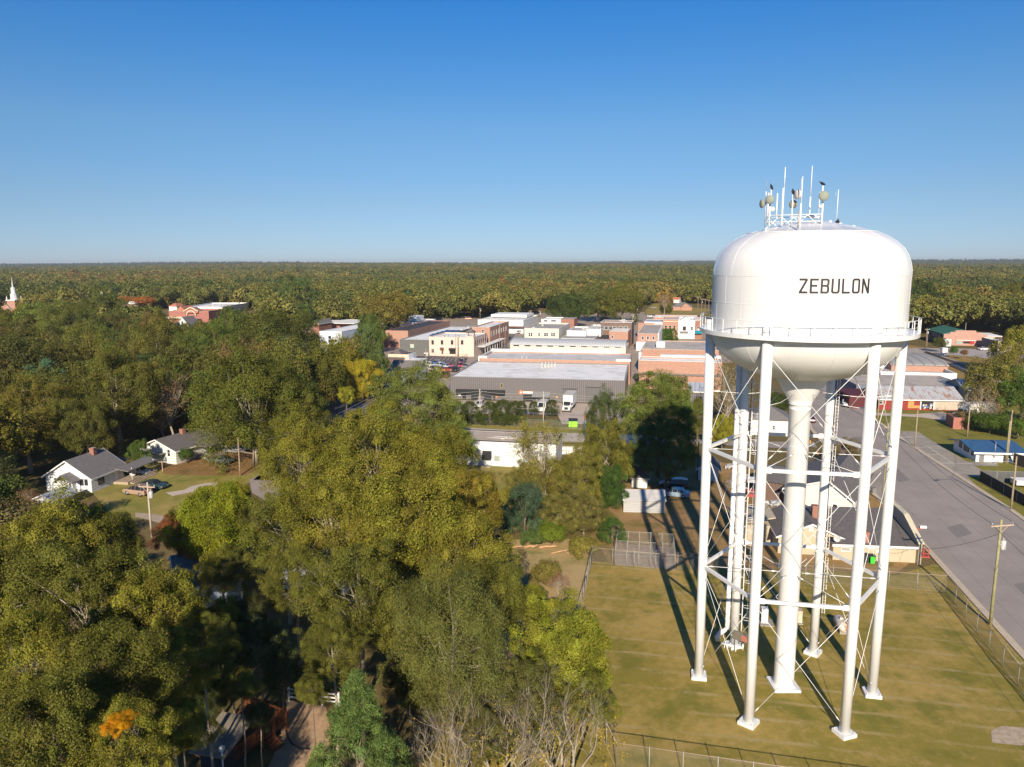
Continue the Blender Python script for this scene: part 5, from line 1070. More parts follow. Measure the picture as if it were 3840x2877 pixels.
for i in range(14):
    m = MB(); x = a[0]+rd.uniform(.3, c_[0]-a[0]-.5); z = c_[1]+rd.uniform(0, 1.3); m.obox((x, -.35, z), Vector((rd.uniform(.12, .3), 0, .05)), (0, .15, 0), (0.02, 0, rd.uniform(.1, .25))); tag(m.build('sack', [WHITE, mat('blue_tarp', (.15, .25, .5)), mat('sack_tan', (.45, .35, .25))][i % 3]), 'white and blue sacks heaped inside the barn doorway', 'sack', 'sacks in the barn doorway').matrix_world = b.t.matrix_basis if False else Matrix.Translation(b.o) @ Matrix.Rotation(b.rot, 4, 'Z')
b.winp('F', 'C6', 62, 1255, 112, 1320, fm=TRIM)
m = MB(); m.box(-7, 1.0, -.2, -.02, 11, 3.2); m.yprism([(-7.3, 3.2), (.3, 3.2), (.3, 3.5), (-7.3, 3.5)], .6, 11.4); m.build('side_lean_to', mat('dark_red_boards', (.1, .02, .025)), b.t)
b = Bld('blue_grey_shed', 'metal shed with a pale blue-grey roof right behind the rusty barn', 'shed', ('C6', 1350, 1115), ('C6', 1620, 1130), 4, 4, 14); b.D = 14; b.gable(mat('pale_tan_block', None), mat('blue_grey_metal', None), 1.8, 'x', .5)
b = Bld('blue_grey_shed', 'low metal roof glimpsed between the trees at the railway embankment', 'shed', ('C6', 1880, 1160), ('C6', 2050, 1160), 3, 3, 10); b.gable(WHITE, mat('blue_grey_metal', None), 1.2)
b = Bld('green_roof_store', 'salmon brick store with a stepped parapet and a green roof by the level crossing', 'building', ('C6', 1010, 452), ('C6', 1640, 460), 0, 7, 26)
h_ = b.on('F', 'C6', 1320, 235)[1]; b.h = h_*.72; m = MB(); W_, D_, H_ = b.W, 24, h_; SAL = mat('salmon_brick', (.56, .29, .22), 'brick', amt=.06)
m.box(0, 0, -.2, W_, .4, H_*.75); m.box(W_*.14, 0, H_*.75, W_*.86, .4, H_*.88); m.box(W_*.26, 0, H_*.88, W_*.73, .4, H_); m.build('front_wall', SAL, b.t)
m = MB(); m.box(0, .4, -.2, W_*.8, D_, b.h); m.yprism([(0, b.h), (W_*.8, b.h), (W_*.4, H_*1.02)], .4, D_); m.build('wall', mat('dark_blue_grey_wall', None), b.t)
m = MB(); m.yprism([(-.5, b.h), (W_*.4, H_*1.03), (W_*.4, H_*1.07), (-.5, b.h+.25)], .5, D_+.5); m.yprism([(W_*.4+.002, H_*1.03), (W_*.8+.5, b.h), (W_*.8+.5, b.h+.25), (W_*.4+.002, H_*1.07)], .5, D_+.5); m.build('roof', mat('green_metal_roof', (.04, .16, .11), 'seam', step=1.), b.t)
b.panelp('shop_window', 'F', 'C6', 1310, 398, 1410, 428, GLASS, .05); b.panelp('shop_window', 'F', 'C6', 1215, 398, 1290, 440, mat('pale_glass', (.3, .38, .36)), .05); b.panelp('sign_band', 'F', 'C6', 1205, 376, 1490, 388, TRIM, .4); b.panelp('red_trim', 'F', 'C6', 1405, 395, 1470, 440, mat('shop_red', (.45, .03, .03)), .04)
m = MB(); m.box(W_*.8, 0.4, -.2, W_+6, 16, 4.2); m.build('side_wing', BRICK, b.t); m = MB(); m.box(W_*.8, .3, 4.21, W_+6, 16, 4.5); m.build('wing_roof', ROOFW, b.t)
b = Bld('cream_store', 'small cream store with dark side wall beyond the railway', 'building', ('C6', 1815, 546), ('C6', 2040, 556), 0, 5, 16); b.h = b.on('F', 'C6', 1830, 400)[1]; b.D = 18; b.flat(mat('cream_paint', (.66, .56, .38)), ROOFW, .2, mat('pale_coping', None)); b.winp('F', 'C6', 1862, 475, 1928, 530, fm=BRICKD); m = MB(); m.box(-.1, .3, -.2, -.01, 18, b.h); m.build('side_wall', mat('dark_blue_grey_wall', None), b.t)
b = Bld('blue_roof_house', 'small white block house with a bright blue metal roof across the street', 'house', ('C7', 1490, 520), ('C7', 2110, 535), 0, 3, 9, rot=None); b.D = max(7, b.loc(P('C7', 1225, 350, 0)).y)
b.h = b.on('F', 'C7', 1500, 372)[1]
W_, D_, h_ = b.W, b.D, b.h; BLUE = mat('blue_metal_roof', (.05, .13, .26), 'rib', amt=.1, step=.7, c2=(.02, .06, .13), rough=.45); m = MB(); m.box(0, 0, -.2, W_, D_, h_); m.xprism([(0, h_), (D_, h_), (D_*.55, h_+.9)], 0, W_); m.build('wall', WBLOCK, b.t)
m = MB(); o_ = .9; m.xprism([(-o_, h_-.05), (D_*.55, h_+1.0), (D_*.55, h_+1.15), (-o_, h_+.12)], -.8, W_+1.5); m.xprism([(D_*.55+.002, h_+1.0), (D_+o_, h_-.05), (D_+o_, h_+.12), (D_*.55+.002, h_+1.15)], -.8, W_+1.5); m.build('roof', mat('blue_metal_roof', None), b.t)
m = MB(); m.box(-.85, -o_-.05, h_-.22, W_+1.5, -o_+.02, h_+.11); m.build('fascia', TRIM, b.t)
b.panelp('door', 'F', 'C7', 1555, 372, 1612, 520, mat('grey_panel', None), .05); b.winp('F', 'C7', 1950, 395, 2010, 470); b.winp('L', 'C7', 1262, 215, 1290, 310, fm=DARK); b.winp('L', 'C7', 1328, 262, 1392, 372, fm=DARK); b.winp('L', 'C7', 1440, 340, 1462, 420, fm=DARK)
m = MB(); q = b.on('F', 'C7', 1760, 470); m.tube([(q[0], -.25, 1.2), (q[0], -.25, h_+2.0)], .05, 8); m.box(q[0]-.2, -.3, 1, q[0]+.2, -.05, 1.7); m.build('electric_riser', STEEL, b.t)
b = Bld('red_hut', 'small red brick hut with a flat roof behind the blue roof', 'hut', ('C6', 1155, 1690), ('C6', 1400, 1690), 0, 2.6, 5); b.flat(mat('hut_red_brick', (.42, .12, .08), 'brick'), mat('brown_roof', None), .1)
# ---- houses behind the tower
b = Bld('white_gable_house', 'white-sided house with a tall dark shingle roof behind the tower legs', 'house', ('R2', 850, 935), ('R2', 1142, 985), 0, 4.6, 20, rot=None)
FC = lambda x, y: b.on('F', 'R2', x, y)
pk, le, re_ = FC(1003, 745), FC(742, 790), FC(1157, 874); D_ = 17; x0 = le[0]; x1 = b.W
m = MB(); m.yprism([(x0, -.2), (x1, -.2), (x1, re_[1]), (pk[0], pk[1]-.15), (x0, le[1]-.15)], 0, D_); m.build('wall', WSIDE, b.t)
m = MB(); m.yprism([(x0-.5, le[1]-.15), (pk[0], pk[1]), (pk[0], pk[1]+.15), (x0-.5, le[1])], -.4, D_+.4); m.yprism([(pk[0]+.002, pk[1]), (x1+.45, re_[1]-.2), (x1+.45, re_[1]-.05), (pk[0]+.002, pk[1]+.15)], -.4, D_+.4); m.build('roof', SHD, b.t)
m = MB(); m.yprism([(x0-.5, le[1]-.3), (pk[0], pk[1]-.15), (pk[0], pk[1]+.12), (x0-.5, le[1]-.03)], -.47, -.403); m.yprism([(pk[0]+.002, pk[1]-.15), (x1+.45, re_[1]-.35), (x1+.45, re_[1]-.08), (pk[0]+.002, pk[1]+.12)], -.47, -.403); m.build('fascia', TRIM, b.t)
b.winp('F', 'R2', 1030, 893, 1052, 945)
m = MB(); m.box(x0-5, 3, -.2, x0-.02, 13, 2.9); m.build('side_wing', BRICKD, b.t); m = MB(); m.xprism([(2.6, 2.95), (8, 4.2), (13.4, 2.95), (13.4, 2.9), (8, 4.1), (2.6, 2.9)], x0-5.4, x0-.1); m.build('wing_roof', SHD, b.t)
b = Bld('beige_house', 'long beige house with dark shingles and a street-side parapet, behind the tower lawn fence', 'house', ('B', 925, 678), ('B', 2012, 717), 0, 3.2, 11, rot=None)
b.h = b.on('F', 'B', 1900, 505)[1]; W_, h_ = b.W, b.h; D_ = 9.5
m = MB(); m.box(0, 0, -.2, W_, D_, h_); m.build('wall', BEIGE, b.t); m = MB(); m.xprism([(-.5, h_-.05), (D_+.3, h_+1.5), (D_+.3, h_+1.65), (-.5, h_+.13)], -.3, W_-.3); m.build('roof', SHD, b.t)
m = MB(); m.box(-.3, -.56, h_-.2, W_-.3, -.5, h_+.12); m.build('fascia', TRIM, b.t)
m = MB(); m.xprism([(-.6, -.2), (-.6, h_+.5), (D_*.45, h_+2.6), (D_+.4, h_+2.9), (D_+.4, -.2)], W_-.28, W_+.12); m.build('parapet_wall', BEIGE, b.t)
m = MB(); m.xprism([(-.7, h_+.55), (D_*.45, h_+2.66), (D_+.5, h_+2.96), (D_+.5, h_+3.1), (D_*.45, h_+2.8), (-.7, h_+.7)], W_-.4, W_+.3); m.build('parapet_coping', mat('cream_coping', (.58, .52, .38)), b.t)
b.winp('F', 'B', 1405, 482, 1462, 528); b.winp('F', 'B', 1045, 530, 1150, 560); b.panelp('door', 'F', 'B', 1488, 485, 1515, 590, TRIM, .05); q = b.on('F', 'B', 1365, 460); b.chimney(q[0], .3, h_, h_+1.6, .5)
BH = b
m = MB(); c = b.on('F', 'B', 955, 490); m.lathe([(.05, 0), (.35, .12), (.42, .2)], 16); q_ = Vector((-.2, -1, .35)).to_track_quat('Z', 'Y'); m.v = [tuple(q_ @ Vector(p)+Vector((c[0], -.6, h_+.9))) for p in m.v]; m.tube([(c[0], -.3, h_+.1), (c[0], -.5, h_+.8)], .03, 6); m.build('satellite_dish', mat('dish_grey', (.5, .5, .48)), b.t)
b = Bld('beige_gable_house', 'beige house with a small front gable and brick chimney, left of the long beige house', 'house', ('B', 225, 592), ('B', 730, 618), 0, 3.2, 12, rot=None)
b.h = b.on('F', 'B', 240, 372)[1]; zp = b.on('F', 'B', 668, 225)[1]; b.W = b.on('F', 'B', 1060, 600)[0]-.0; b.D = 9; b.gable(BEIGE, SHD, zp-b.h, 'y', .35)
b.panelp('vent_louvre', 'F', 'B', 628, 245, 680, 315, TRIM, .05); q = b.loc(P('B', 695, 120, b.h+1.5)); b.chimney(q.x, q.y, b.h, b.h+3.0, .75)
m = MB(); m.box(-4.5, 3.5, -.2, -.02, 9, b.h); m.yprism([(-4.9, b.h), (.2, b.h+1.2), (.2, b.h+1.35), (-4.9, b.h+.15)], 3.2, 9.3); m.build('side_wing', BEIGE, b.t)
b = Bld('hip_roof_house', 'small pale house with a grey hipped roof at the side street corner', 'house', ('C26', 945, 735), ('C26', 1180, 745), 0, 3, 9); b.o = b.o-b.ex*4; b.W += 4; b.t.location = b.o; b.hip(WSIDE, SHG, 2.4); b.winp('F', 'C26', 990, 650, 1010, 700)
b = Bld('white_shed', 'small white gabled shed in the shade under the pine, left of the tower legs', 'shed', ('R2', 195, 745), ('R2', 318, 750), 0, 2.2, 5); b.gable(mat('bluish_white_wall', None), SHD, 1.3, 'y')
b = Bld('grey_shed', 'pale grey shed with a ribbed metal roof crossed by tower-leg shadows', 'shed', ('M', 1320, 768), ('M', 1642, 777), 0, 2.4, 4.5, rot=None)
b.h = b.on('F', 'M', 1325, 672)[1]; b.D = 4.2
W_, D_, h_ = b.W, b.D, b.h; m = MB(); m.box(0, 0, -.1, W_, D_, h_); m.xprism([(0, h_), (D_, h_), (D_/2, h_+.9)], 0, W_); m.build('wall', mat('pale_grey_siding', (.46, .46, .46), 'siding', step=.25, amt=.04), b.t)
m = MB(); m.xprism([(-.3, h_-.05), (D_/2, h_+.95), (D_/2, h_+1.05), (-.3, h_+.06)], -.15, W_+.15); m.xprism([(D_/2+.002, h_+.95), (D_+.3, h_-.05), (D_+.3, h_+.06), (D_/2+.002, h_+1.05)], -.15, W_+.15); m.build('roof', mat('pale_ribbed_roof', (.56, .54, .52), 'siding', step=.115, amt=.05, c2=(.36, .35, .33)), b.t)
b = Bld('small_shed', 'small white shed with a dark shingle roof behind the pale grey shed', 'shed', ('M', 1385, 575), ('M', 1505, 575), 0, 1.9, 3.4); b.gable(WHITE, SHG, 1.1, 'x')
# ---- white block building and the wall beside it
b = Bld('white_block_building', 'long white block building with a stained tan flat roof and a black door awning', 'building', ('C5', 330, 992), ('C5', 1478, 1052), 0, 4.5, 12, rot=None)
b.h = b.on('F', 'C5', 600, 700)[1]; b.D = b.loc(P('C5', 1485, 600, b.h)).y
b.o = b.o-b.ex*6; b.W += 6; b.t.location = b.o
b.flat(WBLOCK, mat('stained_tan_roof', (.5, .41, .33), 'stain', amt=.16, ns=.35, c2=(.3, .24, .19)), .06, DARK)
b.winp('F', 'C5', 698, 888, 756, 942, fm=mat('tan_frame', (.4, .32, .26)), bars=1, pm=mat('pale_glass', None)); b.panelp('door', 'F', 'C5', 578, 915, 640, 1010, mat('pale_door', (.5, .55, .57)), .05); b.winp('F', 'C5', 360, 808, 436, 858, fm=DARK); b.panelp('wall_lamp', 'F', 'C5', 662, 780, 682, 792, TRIM, .2)
a, c_ = b.on('F', 'C5', 545, 818), b.on('F', 'C5', 660, 912); m = MB(); m.xprism([(0, a[1]), (-1.1, c_[1]+.25), (-1.1, c_[1]), (0, c_[1])], a[0], c_[0]); m.build('awning', mat('black_awning', None), b.t); m = MB(); m.box(a[0], -1.4, -.1, c_[0], 0, .12); m.build('door_step', CONC, b.t)
m = MB(); q = b.loc(P('C5', 840, 660, b.h)); 
for p, r_ in (((-3.5, -.3), (3, -.3)), ((-2.5, .9), (2.4, .9)), ((-.6, -1), (.9, 2))): m.tube([(q.x+p[0], q.y+p[1], b.h+.05), (q.x+r_[0], q.y+r_[1], b.h+.05)], .05, 6)
m.build('roof_pipe', WHITE, b.t)
b = Bld('retaining_wall', 'white wall with rusty pink posts, right of the white block building', 'wall', ('C5', 1508, 858), ('C5', 1860, 872), 0, 2.4, .3, rot=None); m = MB(); m.box(0, 0, -.1, b.W, .3, b.on('F', 'C5', 1600, 765)[1]); m.build('wall', WHITE, b.t)
hz = b.on('F', 'C5', 1600, 765)[1]
for x in (1508, 1605, 1742): u = b.on('F', 'C5', x, 800)[0]; m = MB(); m.box(u, -.1, 0, u+.12, -.01, hz); m.build('post', mat('rusty_pink', (.45, .25, .2)), b.t)
m = MB(); m.box(0, -.07, hz*.45, b.W, -.012, hz*.45+.07); m.box(0, -.07, hz*.93, b.W, -.012, hz*.93+.07); m.build('rail', mat('rusty_pink', None), b.t)
# ---- left: two white houses
b = Bld('white_house', 'white clapboard house with a brick chimney and porch, left of the parked cars', 'house', ('W', 120, 1062), ('W', 868, 1102), 0, 3., 10, rot=None)
A_ = P('W', 870, 1100, 0); Bk = P('W', 120, 1060, 0); Cc = b.loc(P('W', 1150, 1035, 0)); HW = b
ang = atan2(Cc.y, Cc.x-b.W)                            # long side heading
# rebuild frame: long side (x) runs from the near corner towards the porch
rot2 = b.rot; b.h = b.on('F', 'W', 865, 850)[1]; zr = top_z((P('W', 120, 1060, 0)+A_)/2, 'W', 450, 570)
b.D = b.loc(P('W', 1520, 640, b.h)).y; b.gable(mat('white_clapboard', (.72, .73, .75), 'siding', amt=.05, step=.45, c2=(.45, .46, .5)), SHG, zr-b.h, 'y', .45)
b.winp('F', 'W', 235, 850, 288, 940); b.winp('F', 'W', 672, 880, 720, 965, fm=DARK); b.winp('F', 'W', 745, 885, 790, 965, fm=DARK)
u0, u1 = b.on('F', 'W', 420, 900)[0], b.on('F', 'W', 600, 900)[0]; zc = b.on('F', 'W', 540, 870)[1]
m = MB(); m.box(u0, -1.6, -.2, u1, -.02, zc); m.build('vestibule', mat('white_clapboard', None), b.t); m = MB(); um = (u0+u1)/2; m.yprism([(u0-.4, zc-.1), (um, zc+1.1), (um, zc+1.22), (u0-.4, zc+.05)], -2.2, -.1); m.yprism([(um+.002, zc+1.1), (u1+1.1, zc-.1), (u1+1.1, zc+.05), (um+.002, zc+1.22)], -2.2, -.1); m.build('vestibule_roof', SHG, b.t)
m = MB(); m.tube([(u1+.9, -2.0, 0), (u1+.9, -2.0, zc-.1)], .06, 8); m.build('porch_post', TRIM, b.t)
for y0, y1, z0, z1, p_ in ((1.6, 2.9, 1.0, 2.4, 1),): b.win('R', y0, z0, y1, z1, fm=DARK)
b.win('R', 7.8, 1.0, 9.0, 2.3, fm=DARK); b.win('R', 9.6, 1.0, 10.8, 2.3, fm=DARK); b.panel('door', 'R', 5.4, .5, 6.3, 2.5, TRIM, .05)
m = MB(); m.box(b.W+.02, 5, -.1, b.W+2.8, 13, .45); m.box(b.W+2.8, 5.6, -.1, b.W+3.2, 12, .3); m.box(b.W+3.2, 5.6, -.1, b.W+3.6, 12, .15); m.build('porch_deck', mat('tan_concrete', (.38, .3, .22)), b.t)
m = MB(); m.tube([(b.W+2.5, 6.6, .45), (b.W+2.5, 6.6, 2.55)], .07, 8); m.tube([(b.W+2.5, 12.4, .45), (b.W+2.5, 12.4, 2.55)], .07, 8); m.build('porch_post', TRIM, b.t)
m = MB(); m.add([(b.W+.4, 5.2, b.h+.13), (b.W+2.9, 5.2, b.h-.28), (b.W+2.9, 13.2, b.h-.28), (b.W+.4, 13.2, b.h+.13), (b.W+.4, 5.2, b.h+.0), (b.W+2.9, 5.2, b.h-.42), (b.W+2.9, 13.2, b.h-.42), (b.W+.4, 13.2, b.h)], [(0, 1, 2, 3), (7, 6, 5, 4), (0, 4, 5, 1), (1, 5, 6, 2), (2, 6, 7, 3), (3, 7, 4, 0)]); m.build('porch_roof', SHG, b.t)
q = b.loc(P('W', 790, 500, zr)); b.chimney(b.W*.5+.5, 5.5, b.h+1, zr+.9, .8); m = MB(); m.box(1.0, b.D+.1, -.2, b.W*.7, b.D+3.5, b.h-.3); m.build('rear_wing', mat('pale_blue_siding', None), b.t); m = MB(); m.yprism([(.6, b.h-.3), (b.W*.35, b.h+.6), (b.W*.7+.4, b.h-.3), (b.W*.7+.4, b.h-.15), (b.W*.35, b.h+.75), (.6, b.h-.15)], b.D+.2, b.D+3.9); m.build('rear_roof', SHG, b.t)
b = Bld('white_house', 'second white house with a dark roof and brick chimney, partly behind small trees', 'house', ('L3', 1060, 455), ('L3', 1332, 488), 0, 3, 14, rot=None); b.h = b.on('F', 'L3', 1325, 385)[1]; zr = top_z(P('L3', 1190, 470, 0), 'L3', 1165, 300); b.D = 12
b.gable(mat('white_block', (.72, .71, .68), 'siding', step=.5, amt=.05), SHD, zr-b.h, 'y', .45); b.winp('F', 'L3', 1262, 375, 1285, 425); b.chimney(b.W*.5+.4, 6, b.h+1, zr+.9, .8); b.win('R', 3, 1, 4.4, 2.2)
m = MB(); m.box(b.W+.02, 5, -.1, b.W+2.6, 10, .35); m.build('porch_deck', CONC, b.t); m = MB(); m.box(b.W+.02, 4.6, 2.5, b.W+3, 10.4, 2.65); m.tube([(b.W+2.8, 5, .3), (b.W+2.8, 5, 2.5)], .06, 6); m.tube([(b.W+2.8, 10, .3), (b.W+2.8, 10, 2.5)], .06, 6); m.build('porch_roof', SHD, b.t)
u0 = b.on('F', 'L3', 1180, 400)[0]; m = MB(); m.box(u0, -1.5, 1.9, u0+2.4, -.02, 2.05); m.build('door_hood', SHG, b.t)
b = Bld('lean_to', 'low lean-to with a pale edged roof at the left edge', 'shed', ('W', -60, 1370), ('W', 300, 1370), 0, 1.7, 5); b.D = 4; b.gable(WHITE, mat('blue_grey_metal', None), .7, 'y')
# ---- lower left: shingled house, hidden blue-white house, shed and deck
b = Bld('shingled_house', 'low house with dark grey shingles in the shade below the red-leaved tree', 'house', ('L3', 1350, 1420), ('L3', 1820, 1330), 2.8, 2.8, 8, rot=None); b.D = 9; b.gable(mat('pale_blue_siding', None), SHG, 2.0, 'x', .4)
b = Bld('gabled_house', 'white gabled house half hidden inside the grove', 'house', ('D', 600, 1270), ('D', 760, 1270), 0, 3.2, 10); b.gable(mat('white_clapboard', None), SHG, 2.6, 'y'); b.win('F', 2, 1, 3, 2.2); b.win('F', 5, 1, 6, 2.2)
b = Bld('garden_shed', 'grey shed with a sloping tan roof at the bottom edge, beside the timber deck', 'shed', ('LL', 230, 1500), ('LL', 590, 1500), 0, 2.4, 4); b.D = 3.2
m = MB(); m.box(0, 0, -.1, b.W, b.D, 2.3); m.build('wall', mat('dark_navy_wall', (.03, .035, .05)), b.t); m = MB(); m.xprism([(-.4, 2.25), (b.D+.4, 2.9), (b.D+.4, 3.02), (-.4, 2.37)], -.6, b.W+.6); m.build('roof', mat('tan_felt_roof', (.26, .22, .17), 'shingle'), b.t)
m = MB(); m.tube([(b.W+.3, -.2, 0), (b.W+.3, -.2, 3.0)], .06, 8); m.box(b.W+.15, -.35, 2.8, b.W+.45, -.05, 3.1); m.build('downpipe', WHITE, b.t)
# ---- far left: church, school and shopping strip
b = Bld('church', 'brick church with a white classical steeple rising over the trees at far left', 'church', ('CH', -60, 480), ('CH', 165, 480), 9, 9, 40, rot=radians(-8)); h_ = 6.5
b.h = h_; b.D = 45; b.gable(BRICKO, SHD, 6.5, 'y', .8); zt = lambda y: top_z(b.o+b.ex*b.W*.5, 'CH', 100, y); m = MB(); x = b.on('F', 'CH', 118, 400)[0]; y = 3.5
z0, z1, z2, z3, z4, z5 = zt(440), zt(405), zt(325), zt(258), zt(248), zt(125)
m.box(x-3, y-3, 6, x+3, y+3, z1); m.build('tower_base', BRICKO, b.t); m = MB(); m.box(x-3.5, y-3.5, z1, x+3.5, y+3.5, z1+.6); m.lathe([(2.0, z1+.6), (1.9, z2-.4), (2.1, z2-.3), (2.1, z2), (1.35, z2+.01), (1.3, z3-.3), (1.5, z3-.2), (1.5, z3), (.6, z4)], 8, (x, y), False)
for k in range(4): a = pi/4+k*pi/2; m.lathe([(.35, z1+.6), (.3, z1+2.2), (.02, z1+3.2)], 6, (x+3*cos(a)*1.35, y+3*sin(a)*1.35))
m.build('belfry', WHITE, b.t); m = MB(); m.lathe([(.55, z4), (.12, z5-.6), (.3, z5-.4), (.02, z5)], 8, (x, y), False); m.build('spire', mat('grey_white_spire', (.55, .55, .56)), b.t)
b = Bld('school', 'grey-roofed hall with a white roof cupola left of the orange trees', 'building', ('CH', 990, 440), ('CH', 1285, 470), 5.5, 5.5, 22, rot=radians(-10)); b.hip(BRICKO, SHG, 4.2, 1.); x = b.on('F', 'CH', 1022, 400)[0]+1
m = MB(); m.lathe([(1.7, 8.5), (1.7, 11.5), (1.9, 11.6), (1.9, 12), (1.3, 12.1), (1.3, 14), (.9, 15), (.05, 15.6), (.04, 17)], 10, (x+5, 11), False); m.build('cupola', WHITE, b.t)
m = MB(); m.yprism([(b.W-6, 5.5), (b.W, 5.5), (b.W-3, 7.8)], -2, 4); m.build('gable', WHITE, b.t)
b = Bld('arched_brick_store', 'red brick store with a cream arched gable and a red roof', 'building', ('SC', 140, 480), ('SC', 760, 480), 1.5, 7, 24, rot=radians(-6)); W_ = b.W; hh = b.on('F', 'SC', 480, 350)[1]; b.h = hh; b.flat(mat('deep_red_brick', (.4, .12, .09), 'brick'), mat('salmon_roof', None), .8, mat('cream_trim', None))
um = b.on('F', 'SC', 480, 350)[0]; zp = b.on('F', 'SC', 480, 292)[1]; w_ = W_*.17; m = MB(); m.yprism([(um-w_, hh-1.2), (um+w_, hh-1.2), (um+w_, hh+.2), (um, zp), (um-w_, hh+.2)], -1.2, 6); m.build('gable', mat('deep_red_brick', None), b.t)
m = MB(); R0 = w_*.66; n_ = 14
for i in range(n_): a0, a1 = pi*i/n_, pi*(i+1)/n_; m.bar((um+R0*cos(a0), -1.3, hh-2.5+R0*.9*sin(a0)), (um+R0*cos(a1), -1.3, hh-2.5+R0*.9*sin(a1)), .55, .2, (0, 1, 0))
m.build('arch_trim', mat('cream_trim', None), b.t); m = MB(); m.bar((um-w_-.3, -1.0, hh), (um, -1.0, zp+.2), 1.2, .5); m.bar((um+w_+.3, -1.0, hh), (um, -1.0, zp+.2), 1.2, .5); m.build('gable_trim', mat('cream_trim', None), b.t)
b.panel('canopy_band', 'F', -2, hh-4.8, W_*.62, hh-3.6, mat('cream_trim', None), 1.5); b.panel('shop_window', 'F', um+w_*.3, hh-6, um+w_*1.4, hh-4.9, GLASS, 1.3, 1.2)
m = MB(); m.yprism([(W_*.12, hh), (W_*.36, hh), (W_*.24, hh+3)], 3, 16); m.build('roof_dormer', mat('salmon_roof', None), b.t)
b = Bld('shopping_strip', 'long white flat-roofed shopping strip behind the arched brick store', 'building', ('SC', 330, 290), ('SC', 1090, 262), 6, 6, 60, rot=radians(2)); b.D = 60; b.flat(WHITE, ROOFW, .6, WHITE); b.units(6, 50)
b = Bld('shopping_strip', 'red and white roofed strip at the back of the shopping area', 'building', ('SC', 650, 205), ('SC', 1275, 190), 6, 6, 30, rot=radians(2)); b.flat(WHITE, mat('salmon_roof', None), .4, WHITE); b.units(4, 51)
b = Bld('small_red_roof_store', 'small white store with a red roof left of the shopping strip', 'building', ('SC', 135, 275), ('SC', 205, 280), 4, 4, 12); b.hip(WHITE, mat('salmon_roof', None), 2.4)
b = Bld('small_red_roof_store', 'red-roofed pavilion between the small white store and the shopping strip', 'building', ('SC', 290, 250), ('SC', 400, 252), 4, 4, 14); b.hip(WHITE, mat('salmon_roof', None), 3.)
b = Bld('white_gable_cottage', 'white steep-gabled cottage in front of the arched brick store', 'house', ('SC', 255, 565), ('SC', 455, 565), 2, 2.5, 10); b.gable(WSIDE, SHG, 4.4, 'y'); b.win('F', b.W*.42, 3, b.W*.58, 4.4)
b = Bld('blue_fronted_store', 'white-roofed store with a bright blue front among the trees', 'building', ('SC', 1560, 465), ('SC', 1990, 470), 6, 6, 24); b.flat(mat('bright_blue_wall', (.06, .2, .5)), ROOFW, .5, WHITE); b.units(3, 61)
b = Bld('pink_house', 'little pinkish cottage glimpsed between pines left of the white-fronted store', 'house', ('T1', 30, 420), ('T1', 120, 425), 0, 3, 8); b.gable(mat('pinkish_cream', None), SHG, 2.)
b = Bld('brick_gable_store', 'red brick gabled building beside the tall white front', 'building', ('T1', 215, 455), ('T1', 262, 458), 0, 7, 14); b.gable(BRICK, SHG, 1.6, 'y')
b = Bld('low_brick_building', 'low brick building at the edge of the woods behind the canopy store', 'building', ('T1', 330, 275), ('T1', 445, 278), 0, 4, 10); b.flat(BRICK, ROOFG, .3)
# ------------------------------------------------------------------ woods
def inpoly(x, y, P_):
    c = False; n = len(P_)
    for i in range(n):
        x0, y0 = P_[i]; x1, y1 = P_[i-1]
        if (y0 > y) != (y1 > y) and x < (x1-x0)*(y-y0)/(y1-y0)+x0: c = not c
    return c
def rect(a, b, c, d): return [(a, b), (c, b), (c, d), (a, d)]
# keep sight lines the photo shows open: (region in 2212 px survey, up to which distance)
KEEP = [(rect(0, 595, 46, 690), 560), (rect(178, 632, 345, 668), 640), (rect(352, 638, 545, 700), 600), (rect(562, 678, 640, 702), 400), (rect(682, 688, 778, 745), 420),
        ([(838, 684), (1150, 672), (1390, 685), (1390, 668), (1540, 655), (1540, 1010), (1360, 1010), (960, 1000), (960, 830), (838, 800)], 420), (rect(1165, 640, 1210, 668), 600),
        (rect(1395, 640, 1545, 680), 640), (rect(95, 905, 640, 1200), 200), (rect(700, 862, 835, 945), 220), (rect(735, 765, 830, 862), 215), (rect(1520, 700, 2020, 1300), 300), ([(2000, 690), (2212, 690), (2212, 1700), (1500, 1700), (1500, 1300), (2050, 1300), (2000, 900)], 300), (rect(1965, 700, 2130, 800), 360),
        (rect(380, 760, 425, 800), 170), (rect(840, 800, 1000, 850), 300), (rect(1000, 900, 1540, 1700), 250), ([(1960, 700), (2212, 700), (2212, 735), (1960, 790)], 420)]
cand = []; rd = random.Random(21)
def occupied():
    L = []
    for o in COL.objects:
        if o.parent is None and o.get('category') in ('building', 'house', 'warehouse', 'church', 'barn', 'shed', 'hut', 'mobile home'): L.append(o)
    return L
BX = []
bpy.context.view_layer.update()
for o in occupied():
    x0 = y0 = 1e9; x1 = y1 = -1e9
    for ch in kids(o):
        if ch.name.startswith(('wall', 'front')):
            for c in ch.bound_box: x0 = min(x0, c[0]); x1 = max(x1, c[0]); y0 = min(y0, c[1]); y1 = max(y1, c[1])
    if x1 > x0: BX.append((o.location.copy(), o.rotation_euler.z, x0, y0, x1, y1))
def blocked(x, y, r):
    for l, a, x0, y0, x1, y1 in BX:
        dx, dy = x-l.x, y-l.y; u = dx*cos(a)+dy*sin(a); v = -dx*sin(a)+dy*cos(a)
        if x0-r < u < x1+r and y0-r < v < y1+r: return True
    return False
